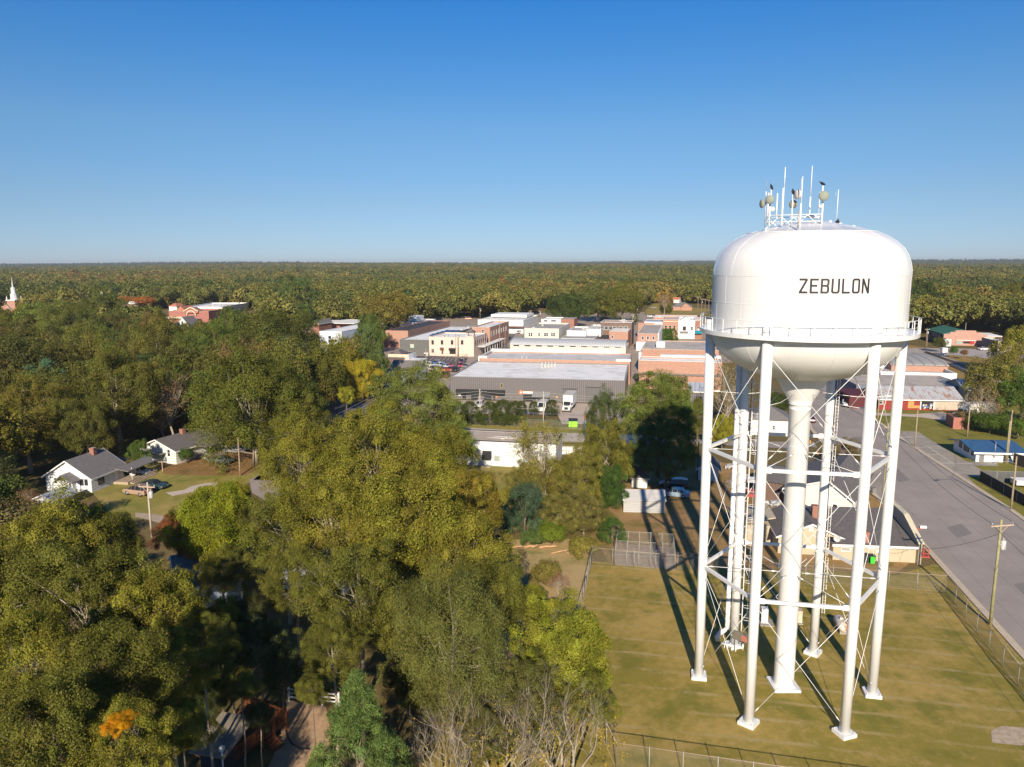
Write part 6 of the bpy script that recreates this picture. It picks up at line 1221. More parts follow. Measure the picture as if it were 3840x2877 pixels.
OPEN = [[(p.x, p.y) for p in PP('T1', (950, 1000), (1640, 1100), (2300, 620), (2212, 300), (1400, 260), (960, 560))], [(p.x, p.y) for p in PP('T2', (0, 1300), (1500, 1300), (2300, 640), (2300, 200), (1400, 175), (200, 260), (0, 500))],
        [(p.x, p.y) for p in PP('L3', (330, 700), (830, 900), (1260, 950), (1850, 640), (2100, 470), (2060, 380), (1300, 240), (350, 560))],
        [(p.x, p.y) for p in PP('S', (1240, 1470), (1400, 1500), (1310, 1640), (1060, 1820), (930, 1820), (1120, 1650))], [(60, 60), (90, 200), (150, 330), (330, 330), (330, 150), (120, 100)], [(-15, 88), (62, 88), (75, 200), (30, 260), (-20, 250)],
        [(p.x, p.y) for p in PP('Q', (400, 480), (1900, 500), (1960, 180), (1500, 150), (560, 180), (420, 300))], [(5, 20), (60, 20), (60, 100), (-5, 100), (-5, 60)]]
grid = {}
def far_enough(x, y, s):
    gx, gy = int(x//12), int(y//12)
    for i in (-1, 0, 1):
        for j in (-1, 0, 1):
            for (a, b, r) in grid.get((gx+i, gy+j), ()):
                if hypot(a-x, b-y) < s*.5+r*.5: return False
    grid.setdefault((gx, gy), []).append((x, y, s)); return True
for o in list(COL.objects):
    if o.parent is None and o.name.startswith('tree'): grid.setdefault((int(o.location.x//12), int(o.location.y//12)), []).append((o.location.x, o.location.y, 8))
tries = 0
while tries < 60000:
    tries += 1; y = 70+(rd.random()**.8)*640; x = rd.uniform(-.78, .78)*y
    R_ = rd.uniform(4.6, 8.2); 
    if y > 300: R_ *= 1.1
    zt_ = rd.uniform(10.5, 19) if y > 110 else rd.uniform(9, 14)
    if not far_enough(x, y, R_*1.3): continue
    if any(inpoly(x, y, q) for q in OPEN) or blocked(x, y, R_*.7): grid[(int(x//12), int(y//12))].pop(); continue
    bad = False
    for dx, zz in ((0, zt_), (-R_, zt_*.7), (R_, zt_*.7), (0, zt_*.4), (-R_*.6, zt_*.95), (R_*.6, zt_*.95), (-R_, zt_*.35), (R_, zt_*.35)):
        u, v, d = proj((x+dx, y, zz)); u /= 1.736; v /= 1.736
        for q, dm in KEEP:
            if y < dm and inpoly(u, v, q): bad = True; break
        if bad: break
    if bad: grid[(int(x//12), int(y//12))].pop(); continue
    if x < -10 and y < 95 and False: continue
    cand.append((y, x, R_, zt_))
cand.sort()
WK = [((.098, .093, .022), 'olive'), ((.074, .077, .02), 'green'), ((.095, .093, .023), 'olive'), ((.075, .078, .021), 'green'), ((.045, .056, .019), 'dark green'), ((.045, .062, .021), 'dark pine'), ((.115, .1, .028), 'golden olive'), ((.075, .078, .021), 'green'), ((.1, .093, .024), 'olive'), ((.11, .078, .036), 'brown-tinged'), ((.07, .08, .022), 'fresh green')]
NI = 215; pts = []
for n_, (y, x, R_, zt_) in enumerate(cand):
    if n_ < NI:
        c, cn = WK[rd.randrange(len(WK))]; hc = zt_*.54
        kind = ('midpine' if 'pine' in cn else 'mid') if y < 330 else ('midpine' if 'pine' in cn else 'mid')
        if y > 200 and rd.random() < .02: kind = 'twiggy'
        side = 'left woods' if x < -.12*y else ('woods behind the town' if x < .5*y else 'woods on the right')
        u, v, d = proj((x, y, zt_))
        where = 'near part of the '+side if y < 150 else ('middle of the '+side if y < 260 else 'far part of the '+side)
        c = tuple(a*rd.uniform(.85, 1.15) for a in c)
        tree(kind, (x, y), R_, hc, c, ('pine with dark needles' if kind == 'midpine' else cn+' leafy tree')+' in the '+where, cn+' trees in the '+where, rd.randrange(4), sz=max(.9, zt_*.47/R_))
    else: pts.append((x, y, 0, R_, zt_))
# chosen trees of the middle distance
for k_, x, y, r, zc, c, lab, sd, sz in [
 ('midpine', 800, 735, 34, 15, PINE, 'tall dark pine standing before the near-black store roof', 0, 2.2), ('midpine', 815, 790, 26, 9, PINE, 'dark lower pine under the tall pine at the showroom', 1, 1.6), ('mid', 740, 780, 44, 9, OL, 'olive tree between the yellow tree and the tall pine', 1, 1.3), ('mid', 690, 805, 46, 10, OL2, 'green tree left of the yellow tree', 2, 1.3),
 ('mid', 845, 672, 52, 14, (.14, .115, .03), 'rust-tinged olive tree behind the dark-roofed stores', 1, .8), ('midpine', 640, 640, 40, 15, PINE, 'tall spreading pine behind the blue-fronted store', 2, 1.3), ('midpine', 660, 690, 30, 12, PINE, 'pine in front of the low brick building', 3, 1.2),
 ('mid', 62, 695, 36, 12, OL, 'olive tree in front of the church porch', 1, 1.), ('mid', 12, 700, 32, 12, OL2, 'green tree at the far left edge below the church gable', 2, 1.), ('mid', 225, 672, 46, 15, (.075, .085, .022), 'high green tree in front of the school roof', 3, 1.), ('midpine', 90, 690, 48, 15, PIG, 'bushy pine right of the church', 0, 1.), ('mid', 508, 722, 50, 12, (.07, .09, .022), 'broad green tree below the arched brick store', 2, 1.1), ('midpine', 95, 830, 52, 11, (.045, .085, .045), 'blue-green pine among the left woods', 1, 1.2),
 ('mid', 1992, 655, 46, 13, (.045, .058, .019), 'great dark round tree behind the green-roofed store', 2, 1.), ('mid', 2075, 668, 38, 11, (.08, .08, .022), 'olive tree behind the salmon brick store', 1, 1.), ('midpine', 2160, 675, 34, 10, (.05, .062, .02), 'dark pine behind the small cream store', 2, 1.), ('mid', 2200, 650, 40, 13, OL2, 'green tree at the right edge of the far woods', 0, 1.), ('mid', 1920, 650, 40, 13, OL2, 'green tree behind the tank at the right', 3, 1.),
 ('mid', 1290, 658, 42, 11, (.075, .085, .025), 'dark green tree straight behind the dark brick building', 0, 1.), ('mid', 1225, 668, 40, 11, DG, 'dark round tree behind the middle roofs', 1, 1.), ('mid', 1345, 655, 40, 13, OL2, 'green tree at the left of the far street', 3, 1.1), ('twiggy', 1435, 650, 20, 12, OR, 'orange-brown tree at the far lawn', 0, 1.3), ('mid', 1440, 668, 14, 5, OL2, 'little tree on the far lawn beside the brick house', 1, 1.),
 ('mid', 2150, 830, 52, 6, (.12, .11, .03), 'olive tree over the end of the rusty barn', 1, 1.2), ('mid', 2195, 760, 44, 8, OL, 'olive tree at the right edge by the railway', 2, 1.2), ('mid', 2210, 860, 50, 6, (.06, .09, .02), 'green tree at the right edge behind the blue roof', 3, 1.2), ('twiggy', 2125, 880, 42, 5, (.2, .14, .07), 'thin brown tree behind the parked box truck', 0, 1.3), ('shrub', 2092, 908, 30, 1.6, (.15, .11, .05), 'brown bush beside the small red hut', 0, .8),
 ('shrub', 2140, 915, 40, 2.2, (.06, .09, .02), 'green thicket right behind the blue roof', 0, .7), ('shrub', 2200, 925, 36, 2.2, (.07, .1, .02), 'green thicket at the right edge behind the blue roof', 0, .7), ('mid', 2030, 741, 14, 4, (.07, .075, .02), 'round dark clipped tree before the green-roofed store', 2, .8), ('mid', 2060, 757, 9, 3, (.06, .11, .02), 'small bright green street tree by the level crossing', 0, 1.), ('mid', 2083, 762, 7, 2.6, (.17, .09, .03), 'small rusty street tree by the level crossing', 1, 1.),
 ('twiggy', 1575, 850, 62, 7, (.15, .12, .05), 'large half-bare tree seen between the tower legs', 0, 1.3), ('oak', 1560, 930, 28, 4, (.2, .19, .03), 'yellow-green tree behind the left tower legs', 1, 1.2), ('oak', 1680, 870, 24, 4, DG, 'dark tree behind the riser column', 0, 1.), ('oakfine', 1832, 985, 38, 3, (.12, .09, .04), 'clipped brown-green tree at the street corner behind the tower', 1, .9), ('cedar', 1508, 900, 20, 6, OL2, 'narrow cedar at the right of the round pine', 0, 2.)]: T(k_, x, y, r, zc, c, lab, sd, sz)
for i, (x, y, r) in enumerate([(185, 330, 20), (250, 335, 20)]): pass
for i in range(12):                                    # the orange rows beyond the school
    a = P('CH', 1130+(i*50 if i < 6 else (i-6)*50+340), 392+(8 if i > 5 else 0), 8); tree('mid', a, 8, 7.5, (.3, .13, .045), 'orange autumn tree in the clipped row behind the school', 'orange trees in the row behind the school', i % 4, sz=.42)
for i in range(3): a = P('T2', 1690+i*42, 392, 2.6); tree('cedar', a, 3.0, 2.6, (.05, .1, .02), ['left', 'middle', 'right'][i]+' one of three clipped green trees before the brick shop front', 'clipped trees before the shop front', 0, sz=1.1)
for i, (x, r) in enumerate(((230, 150), (390, 150), (640, 150), (800, 170), (950, 150), (1040, 85), (1195, 80), (1430, 105), (1500, 50))):
    if i == 8: continue
    y = 330 if x < 960 else 265; zc = 3.0 if x < 960 else 2.2
    a = P('C5', x, y, zc); d_ = proj(a)[2]; tree('cedar', a, r*.2939*d_/FPX, zc, (.05, .065, .018), ['dense magnolia at the left end of the warehouse hedge', 'second magnolia of the warehouse hedge', 'magnolia just right of the street pole', 'tall middle magnolia of the warehouse hedge', 'magnolia behind the fence right of the hedge middle', 'small magnolia in front of the warehouse sign', 'small magnolia left of the white van', 'magnolia between the white van and the box truck'][i], 'magnolias in front of the warehouse', 0, sz=.95, cat='tree')
# far trees: the nearest 'far' crowns are things, the endless wood behind reuses their crowns
FT = []
for i in range(4):
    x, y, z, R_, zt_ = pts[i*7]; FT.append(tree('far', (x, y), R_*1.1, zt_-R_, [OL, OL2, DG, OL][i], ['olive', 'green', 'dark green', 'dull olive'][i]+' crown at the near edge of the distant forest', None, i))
def terr(x, y):
    d = hypot(x, y); k = max(0, min(1, (d-1400)/6500)); return 15*k**1.2+ (6*sin(x*.0011+y*.0007)+3*sin(x*.0023-1+y*.0013))*min(1, max(0, d-1200)/2500)
allp = [p for i, p in enumerate(pts) if i not in (0, 7, 14, 21)]
r2 = np.random.default_rng(5)
for (d0, d1, n_, s0, s1) in ((690, 1300, 7500, 5.5, 11), (1300, 2600, 13000, 8, 15), (2600, 5200, 18000, 15, 22), (5200, 9200, 15000, 28, 40)):
    dd = np.sqrt(r2.random(n_)*(d1**2-d0**2)+d0**2); aa = r2.uniform(-.68, .68, n_)
    for d, a in zip(dd, aa): x, y = d*sin(a), d*cos(a); s = r2.uniform(s0, s1); allp.append((x, y, terr(x, y), s, (s*.8+7 if s < 15.01 else (18 if s < 25 else 16))+r2.uniform(-2, 2)))
me = bpy.data.meshes.new('forest'); K = len(allp); A = np.array(allp)
me.vertices.add(K); co = np.stack([A[:, 0], A[:, 1], A[:, 2]+A[:, 4]-A[:, 3]*.8], 1); me.vertices.foreach_set('co', co.reshape(-1)); at = me.attributes.new('size', 'FLOAT', 'POINT'); at.data.foreach_set('value', A[:, 3]); me.update()
fo = bpy.data.objects.new('forest', me); COL.objects.link(fo); tag(fo, 'endless mixed autumn woodland reaching the horizon', 'forest', kind='stuff')
ng = bpy.data.node_groups.new('forest_points', 'GeometryNodeTree'); ng.interface.new_socket('Geometry', in_out='INPUT', socket_type='NodeSocketGeometry'); ng.interface.new_socket('Geometry', in_out='OUTPUT', socket_type='NodeSocketGeometry')
N_ = ng.nodes; K_ = ng.links; gi = N_.new('NodeGroupInput'); go = N_.new('NodeGroupOutput'); mp = N_.new('GeometryNodeMeshToPoints'); K_.new(gi.outputs[0], mp.inputs[0])
jn = N_.new('GeometryNodeGeometryToInstance')
for f_ in FT:
    oi = N_.new('GeometryNodeObjectInfo'); oi.transform_space = 'ORIGINAL'; oi.inputs[0].default_value = kids(f_)[0]
    K_.new(oi.outputs['Geometry'], jn.inputs[0])
sm_ = N_.new('GeometryNodeSetMaterial'); sm_.inputs['Material'].default_value = FARLEAF
K_.new(jn.outputs[0], sm_.inputs[0]) if False else None
ip = N_.new('GeometryNodeInstanceOnPoints'); K_.new(mp.outputs[0], ip.inputs['Points'])
# pick one of the four crowns per point
j4 = N_.new('GeometryNodeJoinGeometry')
for n in list(N_):
    if n.bl_idname == 'GeometryNodeObjectInfo':
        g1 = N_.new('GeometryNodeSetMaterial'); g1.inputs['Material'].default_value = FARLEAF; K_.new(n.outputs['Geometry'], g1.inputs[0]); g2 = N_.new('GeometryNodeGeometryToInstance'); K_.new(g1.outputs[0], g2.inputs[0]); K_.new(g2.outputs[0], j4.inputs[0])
K_.new(j4.outputs[0], ip.inputs['Instance']); ip.inputs['Pick Instance'].default_value = True
ri = N_.new('FunctionNodeRandomValue'); ri.data_type = 'INT'; ri.inputs[4].default_value = 0; ri.inputs[5].default_value = 3; K_.new(ri.outputs[2], ip.inputs['Instance Index'])
rr = N_.new('FunctionNodeRandomValue'); rr.data_type = 'FLOAT_VECTOR'; rr.inputs[0].default_value = (0, 0, 0); rr.inputs[1].default_value = (.15, .15, 6.28); K_.new(rr.outputs[0], ip.inputs['Rotation'])
na = N_.new('GeometryNodeInputNamedAttribute'); na.data_type = 'FLOAT'; na.inputs[0].default_value = 'size'; K_.new(na.outputs[0], ip.inputs['Scale'])
K_.new(ip.outputs[0], go.inputs[0]); fo.modifiers.new('points', 'NODES').node_group = ng
N_.remove(jn); N_.remove(sm_)
# far rolling land under the wood
m = MB(); xs = list(range(-8800, 8801, 400)); ys = list(range(1200, 9401, 400))
for y in ys:
    for x in xs: m.v.append((x, y, terr(x, y)-.0 if hypot(x, y) > 1400 else -.5))
for j in range(len(ys)-1):
    for i in range(len(xs)-1): a = j*len(xs)+i; m.face([a, a+1, a+1+len(xs), a+len(xs)])
struct('hills', m, mat('forest_floor', (.04, .045, .018), amt=.3, ns=.01))
# the air: pale even haze round everything
hz_ = NT('haze_air'); hz_.n.remove(hz_.b); pv = hz_.new('ShaderNodeVolumePrincipled'); pv.inputs['Color'].default_value = (.8, .87, .95, 1); pv.inputs['Density'].default_value = .00008; pv.inputs['Anisotropy'].default_value = .1
hz_.l.new(pv.outputs[0], hz_.out.inputs['Volume']); m = MB(); m.box(-9600, -300, -2, 9600, 9900, 78); tag(m.build('haze', hz_.m), kind='stuff')
# ------------------------------------------------------------------ vehicles
TYRE = mat('tyre_rubber', (.02, .02, .02), rough=.9); RIM = mat('wheel_rim', (.4, .4, .42), metal=.6, rough=.35); LAMP = mat('headlight_glass', (.7, .7, .68), rough=.2)
AUTOG = mat('car_glass', (.02, .025, .03), rough=.08, spec=.7, amt=.1); BUMP = mat('black_plastic', (.03, .03, .03))
def paint(name, c):
    if name in MC: return MC[name]
    m = mat(name, c, rough=.3, spec=.6, amt=.03); m.node_tree.nodes['Principled BSDF'].inputs['Coat Weight'].default_value = .6; return m
# stations: x, half width, sill z, belt z, roof z (None = none), roof half width
SHAPES = {
 'sedan': (4.8, .68, [(-2.4, .72, .42, .62, None), (-2.32, .84, .3, .86, None), (-1.75, .9, .26, .95, None), (-1.1, .91, .25, .96, 1.36), (-.55, .91, .25, .95, 1.43), (.25, .91, .25, .93, 1.4), (1.05, .9, .25, .9, None), (1.9, .88, .27, .8, None), (2.3, .8, .3, .68, None), (2.4, .68, .42, .58, None)]),
 'suv': (4.7, .68, [(-2.3, .8, .45, .8, None), (-2.28, .86, .35, .98, None), (-2.2, .9, .33, 1.02, 1.6), (-1.6, .92, .32, 1.02, 1.72), (-.4, .92, .32, 1.0, 1.72), (.4, .92, .32, .99, 1.66), (1.1, .92, .32, 1.0, None), (1.9, .9, .34, .94, None), (2.3, .84, .38, .8, None), (2.36, .74, .45, .68, None)]),
 'van': (4.9, .7, [(-2.4, .82, .45, .9, None), (-2.38, .88, .35, 1.0, None), (-2.3, .92, .33, 1.05, 1.75), (-1.5, .94, .3, 1.05, 1.85), (.2, .94, .3, 1.03, 1.82), (.9, .93, .3, 1.0, 1.65), (1.6, .92, .32, .98, None), (2.2, .86, .36, .8, None), (2.42, .74, .45, .66, None)]),
 'pickup': (5.5, .8, [(-2.75, .88, .5, 1.02, None), (-2.7, .93, .48, 1.06, None), (-.75, .95, .45, 1.06, None), (-.7, .95, .42, 1.07, 1.78), (-.2, .95, .42, 1.07, 1.85), (.6, .95, .42, 1.05, 1.82), (1.15, .95, .42, 1.06, None), (2.2, .94, .44, 1.02, None), (2.6, .9, .48, .9, None), (2.7, .82, .52, .78, None)]),
}
def car(kind, c, p, hd, label, group=None, name=None, scale=1.):
    L, wr, st = SHAPES[kind]; nm = name or {'sedan': 'parked_car', 'suv': 'parked_suv', 'van': 'parked_van', 'pickup': 'pickup_truck'}[kind]
    o = thing(nm, label, {'sedan': 'car', 'suv': 'car', 'van': 'van', 'pickup': 'pickup truck'}[kind], p, hd, group); o.scale = (scale,)*3
    b = MB(); g = MB(); n = len(st)
    def ring(s): x, w, z0, z1, zr = s; zt = zr or z1+.03; wt = wr if zr else w*.93; return [(x, -w*.97, z0), (x, -w, (z0+z1)/2), (x, -w*.98, z1), (x, -wt, zt), (x, wt, zt), (x, w*.98, z1), (x, w, (z0+z1)/2), (x, w*.97, z0)]
    R_ = [ring(s) for s in st]; b.smooth = False
    for i in range(n-1):
        a, d = R_[i], R_[i+1]; up = st[i][4] is not None, st[i+1][4] is not None
        for k in range(8):
            k2 = (k+1) % 8; q = [a[k], d[k], d[k2], a[k2]]
            glass = (k in (2, 4) and any(up)) or (k == 3 and up[0] != up[1])
            if glass:
                c_ = sum((Vector(v) for v in q), Vector())/4; qq = [Vector(v).lerp(c_, .07 if k != 3 else .1) for v in q]; nn = (qq[1]-qq[0]).cross(qq[2]-qq[0]).normalized()
                if nn.dot(Vector((0, c_.y, .4 if k == 3 else .1))) < 0: nn = -nn
                g.add([v+nn*.012 for v in qq], [(0, 1, 2, 3)])
            b.add(q, [(3, 2, 1, 0)])
    b.add(R_[0], [list(range(8))]); b.add(R_[-1], [list(range(7, -1, -1))])
    body = b.build('body', c, o); g.build('windows', AUTOG, o)
    for sx in (L*.29, -L*.3):
        for sy in (-1, 1):
            w = MB(); rr = .33 if kind in ('sedan', 'van') else .37; prof = [(.12, -.11), (rr-.03, -.11), (rr, -.08), (rr, .08), (rr-.03, .11), (.12, .11)]; w.lathe(prof, 16); w.v = [(x+sx, z+sy*.82, y+rr) for x, y, z in w.v]; wh = w.build('wheel', TYRE, o)
            w = MB(); w.lathe([(.01, .12), (rr*.6, .118), (rr*.62, .1)], 12); w.v = [(x+sx, z*sy+sy*.82, y+rr) for x, y, z in w.v]; w.build('rim', RIM, wh)
    for sy in (-1, 1): m = MB(); x = st[-2][0]; z = st[-2][3]; m.box(x-.03, sy*.62-.16, z-.16, x+.08, sy*.62+.16, z-.02); m.build('headlight', LAMP, o)
    for sy in (-1, 1): m = MB(); x = st[1][0]; z = st[1][3]; m.box(x-.07, sy*.66-.12, z-.25, x+.02, sy*.66+.12, z-.05); m.build('tail_light', mat('tail_red', (.35, .01, .01), rough=.3), o)
    m = MB(); m.box(st[-1][0]-.05, -.6, .3, st[-1][0]+.03, .6, .48); m.build('bumper', BUMP, o); m = MB(); m.box(st[0][0]-.03, -.6, .35, st[0][0]+.05, .6, .5); m.build('bumper', BUMP, o)
    if kind == 'pickup': m = MB(); m.box(-2.62, -.78, 1.085, -.8, .78, 1.1); m.build('cargo_bed', BUMP, o)
    return o
def heading(c, a, b_): A, B = P(c, *a), P(c, *b_); return atan2(B.y-A.y, B.x-A.x)
def cpos(c, a, b_): return (P(c, *a)+P(c, *b_))/2
car('suv', paint('tan_paint', (.38, .26, .19)), cpos('W', (1455, 1110), (1790, 1140)), heading('W', (1790, 1130), (1455, 1085)), 'tan metallic SUV parked on grass by the porch steps')
car('sedan', paint('dark_teal_paint', (.03, .06, .065)), cpos('W', (1700, 1000), (2080, 1040)), heading('W', (1700, 985), (2080, 1030)), 'dark teal saloon parked nose-out behind the tan SUV')
car('van', paint('white_car_paint', (.6, .66, .7)), P('W', 1600, 800), heading('W', (1500, 800), (1760, 810)), 'white minivan half hidden behind the white house')
car('sedan', paint('sage_paint', (.14, .17, .15)), cpos('L3', (1570, 470), (1765, 480)), heading('L3', (1765, 478), (1570, 465)), 'sage grey saloon on the leaf-strewn yard')
car('sedan', paint('silver_paint', (.3, .3, .31)), cpos('L3', (1680, 395), (1865, 398)), heading('L3', (1865, 398), (1680, 395)), 'silver saloon parked in the shade of the broad oak')
car('sedan', paint('silver_blue_paint', (.3, .38, .46)), cpos('M', (1640, 640), (1795, 650)), heading('M', (1795, 655), (1640, 640)), 'silver-blue saloon parked right behind the grey shed')
car('suv', paint('black_paint', (.02, .022, .025)), cpos('M', (1610, 570), (1815, 590)), heading('M', (1815, 585), (1610, 575)), 'black SUV in the pine shade behind the silver-blue saloon')
car('pickup', paint('white_paint_car', (.7, .7, .7)), P('C26', 1890, 405), radians(-105), 'white pickup on the broad street, facing the water tower')
car('pickup', paint('navy_paint', (.03, .04, .07)), P('C26', 1795, 375), radians(-105), 'dark blue pickup next to the white pickup on the street')
car('sedan', paint('maroon_paint', (.12, .015, .04)), P('C26', 1455, 600), radians(75), 'dark maroon car on the street, peeping out behind the riser column')
car('suv', paint('white_paint_car', None), P('C5', 505, 262), radians(-100), 'white car parked between the first two warehouse magnolias')
# white cargo van in front of the warehouse
def cargo_van(p, hd, label):
    o = thing('cargo_van', label, 'van', p, hd); m = MB(); m.xprism([(-1.0, .4), (1.0, .4), (1.0, 2.1), (.85, 2.45), (-.85, 2.45), (-1.0, 2.1)], -2.9, 1.7); m.xprism([(-.98, .4), (.98, .4), (.95, 1.3), (-.95, 1.3)], 1.7, 2.9); m.add([(1.7, -.96, 1.3), (2.5, -.93, 1.3), (1.7, -.85, 2.4), (1.7, .96, 1.3), (2.5, .93, 1.3), (1.7, .85, 2.4)], [(0, 1, 2), (5, 4, 3), (1, 4, 5, 2)]); m.build('body', paint('white_paint_car', None), o)
    m = MB(); m.add([(2.52, -.85, 1.34), (2.52, .85, 1.34), (1.76, .78, 2.36), (1.76, -.78, 2.36)], [(0, 1, 2, 3)]); m.build('windscreen', AUTOG, o)
    for sx in (1.8, -1.9):
        for sy in (-.9, .9): w = MB(); w.tube([(sx, sy-.1, .36), (sx, sy+.1, .36)], .36, 14); w.build('wheel', TYRE, o)
cargo_van(P('C5', 1310, 305), radians(-100), 'white cargo van beside the right end magnolia')
def box_truck(p, hd, label, s=1., cabc=None):
    o = thing('box_truck', label, 'truck', p, hd); o.scale = (s,)*3; WP = cabc or paint('white_paint_car', None)
    m = MB(); m.box(-6.2, -1.25, 1.15, 1.0, 1.25, 4.0); m.build('cargo_box', mat('box_white', (.7, .7, .69), amt=.04), o); m = MB(); m.box(-6.25, -1.3, 4.001, 1.05, 1.3, 4.05); m.build('box_roof', mat('box_roof', (.55, .52, .47)), o)
    m = MB(); m.xprism([(-1.05, .75), (1.05, .75), (1.0, 1.7), (.9, 2.75), (-.9, 2.75), (-1.0, 1.7)], 1.15, 2.3); m.xprism([(-1.0, .7), (1.0, .7), (.95, 1.55), (.6, 1.72), (-.6, 1.72), (-.95, 1.55)], 2.3, 3.7); m.build('cab', WP, o)
    m = MB(); m.add([(2.32, -.9, 1.72), (2.32, .9, 1.72), (2.31, .82, 2.6), (2.31, -.82, 2.6)], [(0, 1, 2, 3)]); 
    for sy in (-1, 1): m.add([(1.4, sy*1.01, 1.75), (2.2, sy*1.01, 1.75), (2.1, sy*.93, 2.5), (1.4, sy*.93, 2.5)], [(0, 1, 2, 3)])
    m.build('windscreen', AUTOG, o); m = MB(); m.box(3.7, -.45, .85, 3.74, .45, 1.45); m.build('grille', BUMP, o); m = MB(); m.box(3.6, -1.1, .5, 3.9, 1.1, .78); m.build('bumper', mat('grey_bumper', (.3, .3, .3)), o); m = MB(); m.box(-6.2, -1.0, .75, 3.2, 1.0, 1.14); m.build('chassis', BUMP, o)
    for sy in (-1, 1): m = MB(); m.box(3.62, sy*.75-.14, 1.0, 3.73, sy*.75+.14, 1.3); m.build('headlight', LAMP, o); m = MB(); m.box(2.0, sy*1.25-.12, 1.9, 2.1, sy*1.25+.12, 2.4); m.bar((2.05, sy*.98, 2.1), (2.05, sy*1.25, 2.1), .04); m.build('mirror', BUMP, o)
    for sx in (2.9, -3.9):
        for sy in (-.98, .98): w = MB(); w.tube([(sx, sy-.14, .48), (sx, sy+.14, .48)], .48, 16); w.build('wheel', TYRE, o)
    return o
a = P('C5', 1610, 335); hd = radians(-103); box_truck(a-Vector((cos(hd), sin(hd), 0))*3.6, hd, 'white box truck backed up to a warehouse roller door')
a = P('C6', 1150, 1535); box_truck(a+Vector((3.5, -.5, 0)), radians(187), 'grey-white box truck parked in tree shade by the rusty barn', .95, paint('grey_white_paint', (.5, .53, .55)))
LOT = [('sedan', 450, 870, 'crimson_paint', (.35, .01, .03), -100, 'crimson car at the left end of the front lot row'), ('suv', 590, 870, 'cream_paint', (.6, .55, .45), -100, 'cream SUV second in the front lot row'), ('suv', 765, 880, 'beige_paint', (.6, .5, .38), -100, 'beige SUV third in the front lot row'),
 ('van', 700, 790, 'white_paint_car', None, -30, 'white van standing crosswise behind the beige SUV'), ('van', 935, 890, 'white_paint_car', None, -100, 'white minivan left of the orange car'), ('pickup', 890, 750, 'royal_blue_paint', (.02, .12, .4), -10, 'royal blue pickup at the back of the lot'), ('suv', 960, 800, 'white_paint_car', None, -60, 'white SUV behind the white minivan'),
 ('sedan', 1060, 895, 'orange_paint', (.75, .2, .03), -100, 'bright orange hatchback in the front row of the lot'), ('sedan', 1090, 820, 'pale_blue_paint', (.5, .62, .7), -40, 'pale blue car behind the bright orange hatchback'), ('sedan', 1160, 800, 'scarlet_paint', (.5, .03, .02), -40, 'scarlet car behind the pale blue car'), ('suv', 1200, 895, 'brick_red_paint', (.35, .06, .04), -100, 'brick-red SUV with a cream roof right of the orange hatchback'),
 ('pickup', 1320, 905, 'black_paint', None, -100, 'black pickup at the right end of the front lot row'), ('suv', 1455, 800, 'cherry_paint', (.4, .01, .04), -95, 'cherry red SUV by the lot fence'), ('suv', 1465, 715, 'navy_paint', None, -95, 'navy SUV in front of the black railings'), ('pickup', 1095, 1040, 'maroon_truck_paint', (.25, .01, .03), -95, 'maroon pickup alone in front of the lot rows'),
 ('sedan', 600, 1005, 'black_paint', None, -80, 'black car behind the dome pine, near the lot pole'), ('sedan', 390, 910, 'navy_paint', None, -80, 'dark car in the shade of the blue gable house'), ('sedan', 1545, 815, 'grey_car_paint', (.25, .25, .26), -95, 'grey car behind the cherry red SUV'), ('sedan', 540, 790, 'white_paint_car', None, -20, 'white car behind the cream SUV'), ('suv', 500, 750, 'black_paint', None, -20, 'black SUV under the showroom canopy')]
for k_, x, y, pn, pc, hd, lab in LOT: car(k_, paint(pn, pc), P('LT', x, y), radians(hd), lab, 'vehicles for sale in the car lot')
for k_, c, x, y, pn, pc, hd, lab in [('sedan', 'T2', 125, 508, 'white_paint_car', None, 60, 'white car at the kerb opposite the street canopy'), ('sedan', 'T2', 180, 472, 'silver_paint', None, 60, 'silver car second along the main street kerb'), ('suv', 'T2', 222, 440, 'black_paint', None, 70, 'black SUV driving on the main street'), ('pickup', 'T2', 360, 372, 'white_paint_car', None, 60, 'white pickup further up the main street'),
 ('suv', 'Q', 520, 530, 'white_paint_car', None, 0, 'white SUV parked behind the long brick store'), ('sedan', 'T1', 505, 515, 'white_paint_car', None, 20, 'white car beside the tall white-fronted store'), ('pickup', 'LT', 640, 500, 'white_paint_car', None, 90, 'white service pickup beside the dark grey block wall'), ('sedan', 'C6', 1615, 525, 'white_paint_car', None, 10, 'white car outside the small cream store'),
 ('sedan', 'Q', 590, 335, 'silver_paint', None, 10, 'pale car in the tree shade at the far lawn'), ('pickup', 'Q', 820, 370, 'black_paint', None, 10, 'dark pickup on the far lawn'), ('van', 'T1', 1815, 272, 'orange_white_paint', (.7, .45, .3), 10, 'orange and white van behind the main street stores'), ('sedan', 'T1', 1510, 315, 'white_paint_car', None, 10, 'small white car behind the solar-panelled store')]:
    car(k_, paint(pn, pc), P(c, x, y), radians(hd), lab)
